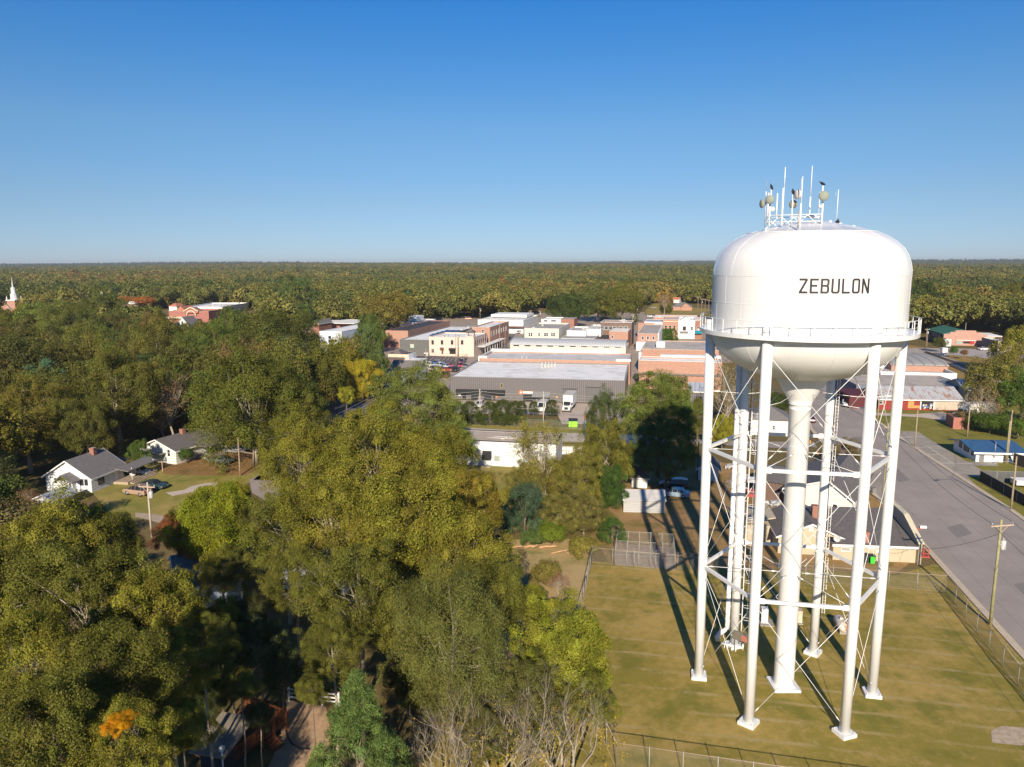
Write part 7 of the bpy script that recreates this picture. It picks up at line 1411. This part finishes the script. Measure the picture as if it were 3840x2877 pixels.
# ------------------------------------------------------------------ poles and wires
def pole(p, h, label, arm=0., arms=1, ang=0., r=.15, tr=False, lamp=None, m_=None, group=None):
    o = thing('utility_pole', label, 'utility pole', p, ang, group); WP = m_ or mat('pole_wood', (.34, .26, .18), amt=.25, ns=2); m = MB(); m.tube([(0, 0, -.1), (0, 0, h*.5), (0, 0, h)], [r, r*.85, r*.68], 10); m.build('pole', WP, o)
    for i in range(arms if arm else 0):
        z = h-.6-i*.9; m = MB(); m.bar((-arm/2, -.16, z), (arm/2, -.16, z), .12, .14); m.bar((-arm*.25, -.2, z-.06), (0, -.14, z-.75), .04); m.bar((arm*.25, -.2, z-.06), (0, -.14, z-.75), .04); ca = m.build('crossarm', mat('crossarm_wood', (.5, .38, .28)), o)
        for x in (-arm*.46, arm*.46): m = MB(); m.lathe([(.03, z+.07), (.03, z+.14), (.08, z+.16), (.08, z+.3), (.02, z+.33)], 8, (x, -.16)); m.build('insulator', mat('insulator_grey', (.4, .42, .46)), ca)
    if tr: m = MB(); z = h*.72; m.lathe([(.01, z), (.25, z), (.27, z+.1), (.27, z+.85), (.2, z+.95), (.01, z+.97)], 14, (.45, -.05)); m.tube([(.45, -.05, z+.95), (.45, -.05, z+1.2)], .05, 6); m.bar((0, 0, z+.5), (.3, -.03, z+.5), .1); m.build('transformer', mat('transformer_grey', (.5, .5, .5)), o)
    if lamp: m = MB(); z = h*.86; m.tube([(0, 0, z), (lamp*.4, 0, z+.45), (lamp, 0, z+.5)], .04, 6); m.build('lamp_arm', STEEL, o); m = MB(); m.obox((lamp*1.12, 0, z+.47), (abs(lamp)*.16, 0, 0), (0, .14, 0), (0, 0, .07)); m.build('lamp_head', STEEL, o)
    return o
def polep(c, x, y, ty, label, hmax=14, **k):
    g = P(c, x, y); h = min(hmax, top_z(g, c, x, ty)); return pole(g, h, label, **k), Vector((g.x, g.y, h))
GWOOD = mat('mossy_pole_wood', (.3, .28, .14), amt=.3, ns=2)
pole_r, tR = polep('D', 2139, 1350, 1122, 'weathered utility pole with one crossarm by the near kerb, right edge', arm=2.6, tr=True, m_=GWOOD, r=.17, ang=radians(10))
pole_s, tS = polep('C7', 2015, 1235, 440, 'pole with a long street lamp arm beside the screened fence', lamp=-3.2, ang=radians(12), tr=False)
_, tA = polep('C7', 1955, 545, -250, 'tall pole in front of the blue-roofed house', ang=radians(5)); _, tB = polep('R2', 1535, 540, 310, 'bare pole standing in the concrete lot across the street'); _, tC = polep('R2', 1860, 475, 300, 'pole behind the left end of the blue roof')
_, tD = polep('R2', 1335, 885, 390, 'mossy pole behind the right tower legs, at the near kerb', m_=GWOOD, arm=1.8, lamp=-3.4, ang=radians(12)); _, tE = polep('C6', 40, 1600, 1120, 'pole at the kerb in front of the red barn end', lamp=-2); _, tE2 = polep('R2', 190, 745, 500, 'thin dark pole in the shade by the small white shed', r=.1, m_=DARK)
_, tF = polep('D', 328, 1160, 1042, 'grey utility pole with twin pale crossarms in front of the white house', arm=2.4, tr=True, ang=radians(-8), m_=mat('grey_pole', (.45, .4, .34))); _, tG = polep('L3', 1812, 570, 285, 'plain utility pole on the leaf-strewn yard', arm=0)
_, tH = polep('C5', 512, 470, 30, 'pale concrete street-light pole in the magnolia hedge', lamp=1.2, m_=mat('grey_pole', None)); _, tI = polep('C5', 1320, 520, 60, 'street-light pole behind the slender pale-trunked tree', lamp=.8, m_=mat('grey_pole', None)); _, tJ = polep('C5', 1842, 545, 350, 'green steel post with an orange flag by the lime dumpster', r=.08, m_=mat('green_steel', (.03, .2, .13)))
for c, x, y, ty, lab, kw in [('LT', 1330, 785, 0, 'tall pole at the corner of the asphalt parking lot', {}), ('LT', 1372, 560, 45, 'dark pole in front of the pink corner building', {}), ('LT', 625, 1010, 360, 'pole with a lamp and transformer left of the maroon pickup', dict(tr=True, lamp=2.)), ('LT', 895, 1150, 780, 'short looking pole with coiled cables before the grey warehouse', dict(arm=1.6)), ('LT', 395, 480, 105, 'pole against the dark grey block wall', {}), ('LT', 465, 500, 180, 'shorter pole near the pink building left corner', {}),
 ('T2', 45, 545, 290, 'pole at the street canopy', {}), ('T2', 122, 490, 258, 'pole at the red brick block corner', {}), ('T2', 182, 545, 248, 'tallest pole on the near side of the main street', {}), ('T2', 232, 545, 345, 'slim pole in the main street', dict(r=.09)), ('T2', 388, 420, 270, 'slim street pole left of the cream two-storey building', dict(r=.09)), ('T2', 465, 300, 155, 'pole at the far end of the main street', dict(arm=2)), ('T2', 552, 290, 155, 'pole left of the green-trimmed store', dict(tr=True, arm=2)),
 ('T2', 1405, 300, 190, 'pole with a white transformer at the alley', dict(arm=2.6, tr=True)), ('T2', 1440, 262, 118, 'taller pole at the alley against the woods', dict(arm=3, tr=True)), ('T2', 2005, 208, 28, 'first of the far street poles from the left', dict(arm=3.4)), ('T2', 2040, 200, 45, 'second of the far street poles', dict(arm=3.4, tr=True)), ('T2', 2072, 196, 50, 'third of the far street poles', dict(arm=3.4)), ('T2', 2105, 194, 60, 'last of the far street poles', dict(arm=3.4)), ('T2', 805, 270, 205, 'pole behind the cream two-storey building', {}),
 ('T1', 380, 285, 128, 'pole behind the canopy store', dict(arm=2, arms=2)), ('T1', 667, 300, 185, 'pole right of the canopy store', dict(arm=1.5)), ('T1', 357, 545, 388, 'pole in front of the shaded white store front', dict(tr=True)), ('T1', 1465, 250, 118, 'pole with crossarms behind the near-black roof', dict(arm=2, arms=2, tr=True)), ('T1', 1937, 280, 150, 'pole behind the red brick block', dict(arm=1.6, tr=True)), ('T1', 1010, 905, 765, 'pole beside the blue gable house', dict(arm=2.4, tr=True)), ('T1', 1178, 385, 275, 'grey post on the near-black roof edge', dict(r=.1)),
 ('C6', 752, 500, 200, 'pole with equipment left of the lettered side wall', dict(arm=2, tr=True)), ('C6', 768, 505, 270, 'guyed pole beside the lettered side wall', dict(r=.12)), ('C6', 1322, 440, 120, 'yellowish pole before the stepped salmon parapet', {}), ('C6', 1275, 240, 95, 'yellowish pole behind the green roof', {}), ('C6', 1180, 555, 310, 'dark lamp post by the level crossing', dict(r=.1)), ('R2', 2098, 640, 378, 'pole right of centre before the blue roof', dict(m_=GWOOD)), ('L1', 1503, 960, 855, 'pole with a lamp among the trees behind the broad oak', dict(lamp=-2.5)), ('L1', 1445, 420, 330, 'pole at the shopping strip', dict(arm=2)), ('L1', 1665, 410, 325, 'pole at the end of the shopping strip', dict(arm=2))]:
    if c == 'C6' and x == 1275: continue
    polep(c, x, y, ty, lab, **kw)
WIRE = mat('cable', (.35, .34, .33), rough=.6); WIRED = mat('dark_cable', (.08, .07, .07))
def wire(a, b_, sag, label, r=.022, m_=None, group=None):
    a, b_ = Vector(a), Vector(b_); m = MB(); m.tube([a.lerp(b_, t_/14)-Vector((0, 0, sag*4*(t_/14)*(1-t_/14))) for t_ in range(15)], r, 5, False); return tag(m.build('overhead_cable', m_ or WIRE), label, 'cable', group)
up = Vector((0, 0, 1))
for i in range(3):
    wire(tH-up*(.5+i*.7), tI-up*(.3+i*.7), .5, 'pale overhead cable strung before the grey warehouse', .035, None, 'overhead cables before the warehouse'); wire(tI-up*(.3+i*.7), P('C5', 2900, 120+i*25, 8.5-i), .6, 'pale overhead cable strung before the grey warehouse', .035, None, 'overhead cables before the warehouse')
    wire(tH-up*(.5+i*.7), P('C5', -700, 20+i*30, 9-i*.6), .9, 'pale overhead cable strung before the grey warehouse', .035, None, 'overhead cables before the warehouse'); wire(P('C5', -700, 20+i*30, 9-i*.6), P('S', 1000, 1650+20*i, 8), 1., 'cable crossing the side street on the left', .03, None, 'cables over the side street')
wire(tH-up*3.5, tI-up*3.6, .8, 'lowest cable crossing in front of the magnolias', .03)
wire(tR-up*1.5, P('B', 1650, 525, 3), .8, 'service cable from the near pole to the beige house', .02, WIRED)
for s_ in (-1.2, 1.2): wire(tR+Vector((s_, 0, -.3)), tD+Vector((s_*.7, 0, -.3)), 1., 'dark cable over the near kerb of the street', .02, WIRED, 'cables over the near kerb'); wire(tR+Vector((s_, 0, -.3)), tR+Vector((s_-9, -45, .2)), 1., 'dark cable running off past the bottom right', .02, WIRED, 'cables past the bottom right')
wire(tS-up*.3, tA-up*.5, .9, 'cable between the lamp pole and the blue-roof pole', .02, WIRED); wire(tA-up*.4, tC-up*.3, .9, 'cable behind the blue roof', .02, WIRED); wire(tC-up*.3, tB-up*.3, .8, 'cable over the concrete lot', .02, WIRED); wire(tF-up*.7, tG-up*.4, .9, 'cable over the leaf-strewn yard', .02, WIRED)
# ------------------------------------------------------------------ fences
GALV = mat('galvanised_fence', (.36, .34, .31), metal=.2, rough=.6, amt=.1); FRUST = mat('aged_fence_rail', (.42, .32, .23), rough=.7)
def fence(pts, h, label, step=3.0, fabric=True, barb=True, fm=None, rail=None, pitch=.14, wd=.0055, name='chain_link_fence', screen=None, tz=.0):
    pts = [Vector((p[0], p[1], 0)) for p in pts]; o = thing(name, label, 'fence', pts[0]); o0 = pts[0]; rl = MB(); fb = MB(); n_posts = 0; bw = MB(); pb = MB()
    for a, b_ in zip(pts, pts[1:]):
        L = (b_-a).length; d = (b_-a)/L; n = Vector((-d.y, d.x, 0)); k = max(1, round(L/step)); a_, b2_ = a-o0, b_-o0
        for i in range(k+(b_ is pts[-1])):
            p = a_+d*L*i/k; q = MB(); q.tube([p, p+up*(h+.02)], .035, 8); q.tube([p+up*(h+.02), p+up*(h+.08)], .045, 8)
            if barb: q.bar(p+up*h, p+n*.22+up*(h+.3), .025)
            q.build('post', fm or GALV, o)
        rl.tube([a_+up*h, b2_+up*h], .028, 6); rl.tube([a_+up*.05, b2_+up*.05], .012, 5)
        if barb:
            for s_ in (.33, .66, 1.): bw.tube([a_+n*.22*s_+up*(h+.3*s_), b2_+n*.22*s_+up*(h+.3*s_)], .006, 4)
        if screen: fb.add([a_+d*.02+up*.04, b2_-d*.02+up*.04, b2_-d*.02+up*h*.98, a_+d*.02+up*h*.98], [(0, 1, 2, 3)])
        elif fabric:
            m_ = int(L/pitch); dn = d*wd
            for i in range(-int(h/pitch), m_):
                for s_ in (0, 1):
                    x0 = i*pitch; x1 = x0+h
                    if s_: x0, x1 = x1, x0
                    z0, z1 = .03, h-.03; 
                    lo, hi = 0., 1.
                    for X in (0, L):
                        pass
                    def cl(t_): return x0+(x1-x0)*t_
                    t0 = 0. ; t1 = 1.
                    if cl(0) < 0: t0 = -x0/(x1-x0)
                    if cl(1) < 0: t1 = -x0/(x1-x0)
                    if cl(0) > L: t0 = (L-x0)/(x1-x0)
                    if cl(1) > L: t1 = (L-x0)/(x1-x0)
                    if t1 <= t0: continue
                    p, q = a_+d*cl(t0)+up*(z0+(z1-z0)*t0), a_+d*cl(t1)+up*(z0+(z1-z0)*t1); fb.add([p-dn, p+dn, q+dn, q-dn], [(0, 1, 2, 3)])
    rl.build('rail', rail or FRUST, o)
    if fb.f: fb.build('screen' if screen else 'mesh', screen or GALV, o)
    if bw.f: bw.build('barbed_wire', GALV, o)
    return o
c_nw, c_ne = Vector((9.9, 88.0, 0)), Vector((49.2, 79.2, 0)); SA, SB = P('R3', 150, 1060, 2.0), P('R3', 1010, 1183, 2.0); SA.z = SB.z = 0
c_sw = SA; sd_ = (SB-SA).normalized(); c_se = SA+sd_*34
fence([c_nw, (8.3, 79.5), (6.9, 73.0), (5.2, 64), c_sw], 2.0, 'chain-link fence on the left side of the tower lawn', step=2.3, wd=.004)
fence([c_nw, (20.1, 85.4), (31.5, 82.9), c_ne], 2.0, 'chain-link fence across the far side of the tower lawn', step=2.8, wd=.004)
fence([c_ne, (47.0, 70.0), (44.7, 60.4), (42.2, 48), (40.5, 38)], 2.0, 'chain-link fence along the street side of the tower lawn', step=2.9, wd=.012)
fence([c_sw, c_se], 2.0, 'chain-link fence along the bottom edge of the tower lawn', step=2.35, barb=False, wd=.003)
m = MB(); a, b_ = P('R3', 1680, 250, 1.1), P('R3', 1805, 258, 1.1)
kn = [P('M', 1250, 1192), P('M', 1722, 1225)]; kd = (kn[1]-kn[0]).normalized(); kp = Vector((-kd.y, kd.x, 0)); kD = 7.5
fence([kn[0]+kp*.5, kn[1]+kp*.5, kn[1]+kp*kD, kn[0]+kp*kD, kn[0]+kp*.5], 1.9, 'chain-link dog kennel enclosure outside the far lawn fence', step=1.6, barb=False, rail=GALV); fence([kn[0]+kp*4, kn[1]+kp*4], 1.9, 'chain-link partition inside the dog kennel', step=1.6, barb=False, rail=GALV)
patch('bare_earth', [kn[0]+kp*.5, kn[1]+kp*.5, kn[1]+kp*kD, kn[0]+kp*kD], mat('kennel_earth', (.32, .24, .18), amt=.3, ns=2), .012)
SCR = mat('dark_mesh_screen', (.035, .032, .03), amt=.15, rough=.9)
s0, s1 = P('C7', 1550, 812), P('C7', 2300, 1235); fence([s0, s1], 1.9, 'fence with dark mesh screening along the street verge', step=4, barb=False, screen=SCR, rail=GALV, name='screened_fence'); s2 = P('C7', 2300, 835); fence([s0, s2], 1.9, 'far side of the dark-screened fence, behind the storage yard', step=3.2, barb=False, fabric=True, rail=GALV, name='screened_fence', screen=mat('grey_mesh_screen', (.1, .1, .1)))
fence([P('C7', 2040, 560), P('C7', 2300, 640)], 2.2, 'dark-screened fence right of the blue-roofed house', step=4, barb=False, screen=SCR, rail=GALV, name='screened_fence')
GRF = mat('green_steel', None); fence([P('C5', 270, 475), P('C5', 750, 495), P('C5', 1500, 530)], 1.8, 'green chain-link fence below the magnolia hedge', step=3.2, barb=False, fm=GRF, rail=GRF); fence([P('C5', 1500, 545), P('C5', 2100, 555)], 1.8, 'green chain-link fence with gate at the lime dumpster', step=1.6, barb=False, fm=GRF, rail=GRF)
fence([P('R2', 355, 790), P('R2', 440, 792)], 1.2, 'low wire gate behind the left tower legs', step=1.4, barb=False, rail=GALV)
fence([P('LT', 700, 560), P('LT', 1130, 580), P('LT', 1600, 600)], 1.6, 'black railings in front of the pink corner building', step=2.4, barb=False, fabric=False, fm=DARK, rail=DARK, name='railing'); fence([P('LT', 1600, 600), P('LT', 1370, 720)], 1.8, 'dark ironwork at the corner of the asphalt lot', step=1.4, barb=False, fabric=True, fm=DARK, rail=DARK, name='railing')
# white three-rail fence and timber deck, lower left
g0, g1 = P('LL', 1545, 325), P('LL', 2300, 410); o = thing('rail_fence', 'white three-rail fence behind the pale tree trunk', 'fence', g0); d = (g1-g0); L = d.length; d.normalize(); 
for z in (.45, .8, 1.15): m = MB(); m.bar(up*z, d*L+up*z, .04, .14); m.build('rail', WHITE, o)
for i in range(4): m = MB(); p = d*L*i/3; m.box(p.x-.07, p.y-.07, 0, p.x+.07, p.y+.07, 1.35); m.build('post', WHITE, o)
DECK = mat('red_brown_timber', (.26, .085, .03), amt=.3, ns=3); a = P('LL', 900, 960); o = thing('timber_deck', 'red-brown timber deck with baluster railing beside the garden shed', 'deck', (a.x, a.y, 0), radians(-28))
m = MB(); m.box(-3.2, -3.4, .6, 1.6, 2.8, .75); m.build('deck_floor', mat('dark_deck_boards', (.12, .05, .025), 'seam', step=.15), o)
def balus(p, q, nm='railing'):
    p, q = Vector(p), Vector(q); L = (q-p).length; m = MB(); m.bar(p+up*1.72, q+up*1.72, .14, .05); m.bar(p+up*.85, q+up*.85, .06, .08)
    for i in range(int(L/.16)+1): t_ = p.lerp(q, i*.16/L); m.bar(t_+up*.85, t_+up*1.7, .04)
    m.box(p.x-.08, p.y-.08, 0, p.x+.08, p.y+.08, 1.85); m.box(q.x-.08, q.y-.08, 0, q.x+.08, q.y+.08, 1.85); m.build(nm, DECK, o)
balus((1.55, -3.3, 0), (1.55, .2, 0)); balus((1.55, 1.4, 0), (1.55, 2.7, 0)); balus((1.5, 2.75, 0), (-3.1, 2.75, 0)); m = MB()
for i in range(4): m.box(1.65+i*.28, .3, .45-i*.15, 1.95+i*.28, 1.3, .5-i*.15)
m.build('steps', DECK, o)
m = MB(); m.tube([P('LL', x, y, .06) for x, y in ((1440, 620), (1490, 750), (1530, 880), (1600, 970), (1700, 1030), (1860, 1045))], .05, 6); tag(m.build('garden_hose', DARK), 'black hose curving over the bare earth by the pine', 'hose')
# ------------------------------------------------------------------ small things
o = thing('dumpster', 'lime green dumpster with a black lid behind the green fence', 'dumpster', P('C5', 1697, 515), radians(-4)); LIME = mat('lime_paint', (.35, .8, .02), amt=.05)
m = MB(); m.xprism([(-.9, .15), (.9, .15), (.9, 1.75), (-.9, 1.5)], -1.0, 1.0); m.build('bin_body', LIME, o); m = MB(); m.xprism([(-.95, 1.52), (.95, 1.78), (.95, 1.86), (-.95, 1.6)], -1.05, 1.05); m.build('lid', DARK, o)
for s_ in (-1, 1): m = MB(); m.box(s_*1.0-.08, -.6, .8, s_*1.0+.08, .6, 1.0); m.build('lifting_sleeve', LIME, o)
for i, (x, y, mt, lab) in enumerate(((1425, 722, mat('bin_green', (.05, .6, .04)), 'bright green wheelie bin with a black lid at the beige house wall'), (1345, 712, mat('bin_dark', (.04, .045, .05)), 'dark wheelie bin next to the bright green one'))):
    o = thing('wheelie_bin', lab, 'bin', P('B', x, y), BH.rot); m = MB(); m.add([(-.24, -.28, .06), (.24, -.28, .06), (.24, .26, .06), (-.24, .26, .06), (-.32, -.38, 1.0), (.32, -.38, 1.0), (.32, .36, 1.0), (-.32, .36, 1.0)], [(3, 2, 1, 0), (4, 5, 6, 7), (0, 1, 5, 4), (1, 2, 6, 5), (2, 3, 7, 6), (3, 0, 4, 7)]); m.build('bin_body', mt, o)
    m = MB(); m.xprism([(-.42, 1.0), (.4, 1.0), (.4, 1.12), (-.42, 1.05)], -.35, .35); m.build('lid', mat('bin_green', None) if False else DARK, o)
    for s_ in (-.28, .28): m = MB(); m.tube([(s_-.04, .33, .12), (s_+.04, .33, .12)], .12, 10); m.build('wheel', TYRE, o)
o = thing('wheelie_bin', 'grey wheelie bin on the kerb behind the right tower legs', 'bin', P('R2', 1278, 830), 0); m = MB(); m.add([(-.24, -.28, .06), (.24, -.28, .06), (.24, .26, .06), (-.24, .26, .06), (-.32, -.38, 1.0), (.32, -.38, 1.0), (.32, .36, 1.0), (-.32, .36, 1.0)], [(3, 2, 1, 0), (4, 5, 6, 7), (0, 1, 5, 4), (1, 2, 6, 5), (2, 3, 7, 6), (3, 0, 4, 7)]); m.build('bin_body', mat('bin_grey', (.2, .2, .2)), o); m = MB(); m.box(-.34, -.4, 1.0, .34, .38, 1.08); m.build('lid', mat('bin_grey', None), o)
# rusty propane tank
a, b_ = P('R3', 1300, 515), P('R3', 1268, 465); d = (b_-a); o = thing('propane_tank', 'white propane tank with rust patches lying on the lawn', 'tank', (a+b_)/2, atan2(d.y, d.x)); m = MB(); L = 2.6
t = NT('rusty_white_tank'); n1 = t.noise(1.3, 5, .7); col = t.ramp(n1, [(.48, (.7, .62, .55)), (.56, (.42, .16, .07))]); RTANK = t.fin(col, .6)
prof = [(-L/2, .01), (-L/2+.06, .22), (-L/2+.2, .42), (-L/2+.4, .5), (L/2-.4, .5), (L/2-.2, .42), (L/2-.06, .22), (L/2, .01)]; m.tube([(x, 0, .72) for x, r in prof], [r for x, r in prof], 20, False); m.build('vessel', RTANK, o)
for x in (-.8, .8): m = MB(); m.box(x-.12, -.35, 0, x+.12, .35, .32); m.build('cradle', CONC, o)
m = MB(); m.lathe([(.18, 1.2), (.18, 1.36), (.1, 1.42), (.01, 1.43)], 12); m.build('valve_hood', RTANK, o)
for c, x, y, w_, d_, h_, lab, mt in (('TB', 1235, 1040, .55, .5, 1.35, 'tall white electrical cabinet on a concrete pad behind the riser column', mat('cabinet_white', (.66, .68, .72))), ('TB', 1945, 1025, .5, .5, 1.1, 'cream equipment cabinet on the lawn right of the riser column', mat('cabinet_cream', (.7, .55, .42)))):
    o = thing('equipment_cabinet', lab, 'cabinet', P(c, x, y), radians(-12)); m = MB(); m.box(-w_, -d_/2, .12, w_*.2, d_, h_+.3); m.build('cabinet_body', mt, o); m = MB(); m.box(-w_*.9, -d_/2-.02, .25, w_*.1, -d_/2-.002, h_+.15); m.build('cabinet_door', mt, o); m = MB(); m.box(-w_*1.9, -d_*1.4, 0, w_*1.2, d_*1.5, .12) if x < 1500 else m.box(-w_*1.1, -d_, 0, w_*.4, d_*1.1, .12); m.build('plinth', CONC, o)
# fallen log, scrap pile, chairs, clothes post, dish, hydrants, flag
o = thing('fallen_log', 'split pale fallen log at the back of the dry grass', 'log', P('M', 620, 1045)); m = MB()
for i in range(6): a = Vector((-3.2+i*1.0, random.uniform(-.3, .3), .15)); m.tube([a, a+Vector((random.uniform(1, 2.4), random.uniform(-.4, .4), random.uniform(.05, .5)))], [random.uniform(.1, .22), .05], 7)
m.build('wood', mat('split_wood', (.5, .3, .17), amt=.3, ns=4), o)
o = thing('dead_branch', 'dead branch lying in the dry grass right of the fallen log', 'branch', P('M', 880, 1090)); m = MB(); m.tube([(-2, 0, .05), (-.5, .2, .3), (1.2, .4, .55), (2, .6, .5)], [.1, .08, .06, .03], 6); m.tube([(-.5, .2, .3), (.3, -.5, .2)], [.06, .03], 5); m.build('wood', mat('split_wood', None), o)
for k_, (x, y, lab) in enumerate(((385, 680, 'heap of pale scrap metal on the grass behind the left tower legs'), (655, 910, 'jumble of pale lawn junk beside the white-gabled house'))):
    o = thing('scrap_heap', lab, 'scrap', P('R2', x, y)); rd = random.Random(k_); 
    for i in range(9): m = MB(); m.obox((rd.uniform(-1.3, 1.3), rd.uniform(-.9, .9), .35+rd.uniform(0, .4)), Vector((rd.uniform(.3, .8), rd.uniform(-.3, .3), rd.uniform(-.1, .2))), Vector((rd.uniform(-.1, .1), rd.uniform(.15, .4), 0)), (0, .02, rd.uniform(.05, .25))); m.build('scrap_piece', mat('pale_scrap', (.5, .5, .5), metal=.2), o)
o = thing('picket_trellis', 'white slatted garden gate leaning left of the pale grey shed', 'trellis', P('M', 1290, 700), radians(70)); m = MB()
for i in range(6): m.box(-1.5+i*.6, 0, 0, -1.4+i*.6, .05, 1.1)
m.box(-1.5, -.03, .3, 1.7, -.001, .4); m.box(-1.5, -.03, .85, 1.7, -.001, .95); m.build('slats', WHITE, o)
o = thing('clothes_post', 'tan wooden clothes-line post with a crossbar on the yard', 'post', P('L3', 1227, 542)); m = MB(); m.bar((0, 0, 0), (0, 0, 1.9), .1); m.bar((-.7, 0, 1.85), (.7, 0, 1.85), .08); m.build('wood', mat('post_tan', (.5, .38, .25)), o)
o = thing('satellite_dish', 'white satellite dish on a post beside the porch', 'satellite dish', P('W', 1590, 860)); m = MB(); m.lathe([(.02, 0), (.5, .1), (.75, .25)], 18); q_ = Vector((-.3, -1, .5)).to_track_quat('Z', 'Y'); m.v = [tuple(q_ @ Vector(p)+Vector((-.2, 0, 1.1))) for p in m.v]; m.build('reflector', mat('dish_grey', None), o); m = MB(); m.tube([(0, 0, 0), (0, 0, 1.0)], .05, 8); m.build('mast', STEEL, o)
for c, x, y, lab in (('C26', 1548, 1005, 'yellow fire hydrant at the street corner, right of the riser column'), ('C26', 1450, 870, 'orange and yellow hydrant on the verge behind the riser column')):
    o = thing('fire_hydrant', lab, 'hydrant', P(c, x, y)); m = MB(); m.lathe([(.2, 0), (.2, .08), (.14, .1), (.14, .6), (.18, .62), (.16, .75), (.05, .85), (.01, .87)], 12); m.build('barrel', mat('hydrant_orange', (.75, .3, .03)), o); m = MB(); m.tube([(-.26, 0, .45), (.26, 0, .45)], .07, 8); m.build('outlet', mat('hydrant_orange', None), o); o.scale = (.8,)*3
o = thing('flag', 'orange streamer flag on the green post by the dumpster', 'flag', tJ-up*.1); m = MB(); m.add([(0, 0, 0), (.45, .05, -.2), (.3, .02, -1.3), (0, 0, -1.1), (0, .03, 0), (.45, .08, -.2), (.3, .05, -1.3), (0, .03, -1.1)], [(3, 2, 1, 0), (4, 5, 6, 7), (0, 1, 5, 4), (1, 2, 6, 5), (2, 3, 7, 6), (3, 0, 4, 7)]); m.build('cloth', mat('flag_orange', (.8, .15, .04)), o)
o = thing('mailbox_stand', 'red railing and stand at the street end of the beige house', 'porch stand', P('B', 2070, 645), BH.rot); REDW = mat('porch_red', (.42, .08, .06)); m = MB()
for x in (-.6, .1, .7): m.bar((x, 0, 0), (x, 0, 1.1), .08); m.bar((x, 1.6, 0), (x, 1.6, 1.1), .08)
m.bar((-.6, 0, 1.05), (.7, 0, 1.05), .08); m.bar((.7, 0, 1.05), (.7, 1.6, 1.05), .08); m.bar((-.6, 0, .5), (.7, 0, .5), .06); m.bar((0, 2.2, 0), (0, 2.2, 3.2), .12); m.bar((0, 2.2, 2.9), (.9, 2.2, 3.1), .1); m.build('railing', REDW, o); m = MB(); m.box(-.7, -.1, -.05, .9, 2, .1); m.build('platform', REDW, o); m = MB(); m.obox((.75, 2.2, 3.25), (.4, 0, 0), (0, .2, 0), (0, 0, .14)); m.build('floodlight', TRIM, o)
o = thing('porch', 'small red porch with clutter behind the left tower legs', 'porch', P('R2', 560, 850), radians(-10)); m = MB(); m.box(-1.6, 0, 2.4, 2.6, 3, 2.5); m.build('porch_roof', WHITE, o); m = MB(); m.box(-1.5, 0, 0, 2.5, 3, .5); m.build('steps', REDW, o)
for x in (-1.4, .4, 2.3): m = MB(); m.box(x, .1, .5, x+.1, .2, 2.4); m.build('post', REDW, o)
# lettering on the dark side wall (white letters), storage yard items, crates on the white car port
ob = [x for x in COL.objects if x.name.startswith('green_roof_store')][0]; 
m = MB(); a = P('C6', 775, 400, 0); n0 = Vector((ob.location.x, ob.location.y, 0)); eX = Vector((cos(GR), sin(GR), 0)); eY = Vector((-sin(GR), cos(GR), 0))
def wl(u, z, w_, h_): m.box(-.12, u, z, -.03, u+w_, z+h_)
S0 = 15.; zz = 3.0; H = 1.9
for i, ch in enumerate('ELLIS'):
    u = S0-i*2.1                                         # read from the street the wall runs away from us
    def hb(z, l=1.3): wl(u-l, z, l, .28)
    def vb(z, h_, off=0): wl(u-.28-off, z, .28, h_)
    if ch in 'EL': vb(zz, H); hb(zz)
    if ch == 'E': hb(zz+H/2-.14, 1.1); hb(zz+H-.28)
    if ch == 'I': vb(zz, H, .5)
    if ch == 'S': hb(zz); hb(zz+H/2-.14); hb(zz+H-.28); vb(zz+H/2, H/2); vb(zz, H/2, 1.02)
m.build('wall_lettering', WHITE, ob)
o = thing('covered_trailer', 'white covered trailer inside the screened yard at the right edge', 'trailer', P('C7', 2200, 890), radians(-8)); m = MB(); m.box(-1.6, -1, .5, 2.5, 1, 1.2); m.build('trailer_body', WHITE, o); m = MB(); m.box(-1.7, -1.1, 1.2, 2.6, 1.1, 1.3); m.build('cover', TRIM, o)
for s_ in (-1, 1): m = MB(); m.tube([(.4, s_*1.05-.08, .32), (.4, s_*1.05+.08, .32)], .32, 12); m.build('wheel', TYRE, o)
o = thing('signal_cabinet', 'white railway signal cabinet beside the tracks', 'cabinet', P('C6', 1018, 605)); m = MB(); m.box(-1, -.8, 0, 1, .8, 3); m.build('cabinet_body', WHITE, o); m = MB(); m.box(-1.1, -.9, 3, 1.1, .9, 3.15); m.build('cabinet_roof', TRIM, o)
o = thing('ground_sign', 'pale panel sign on posts left of the salmon brick store', 'sign', P('C6', 1070, 490), GR); m = MB(); m.box(-1.5, -.1, .6, 1.5, .1, 3.8); m.build('sign_panel', mat('sign_pale', (.55, .57, .58)), o); m = MB(); m.box(-1.3, -.09, 0, -1.1, .09, .6); m.box(1.1, -.09, 0, 1.3, .09, .6); m.build('sign_post', DARK, o)
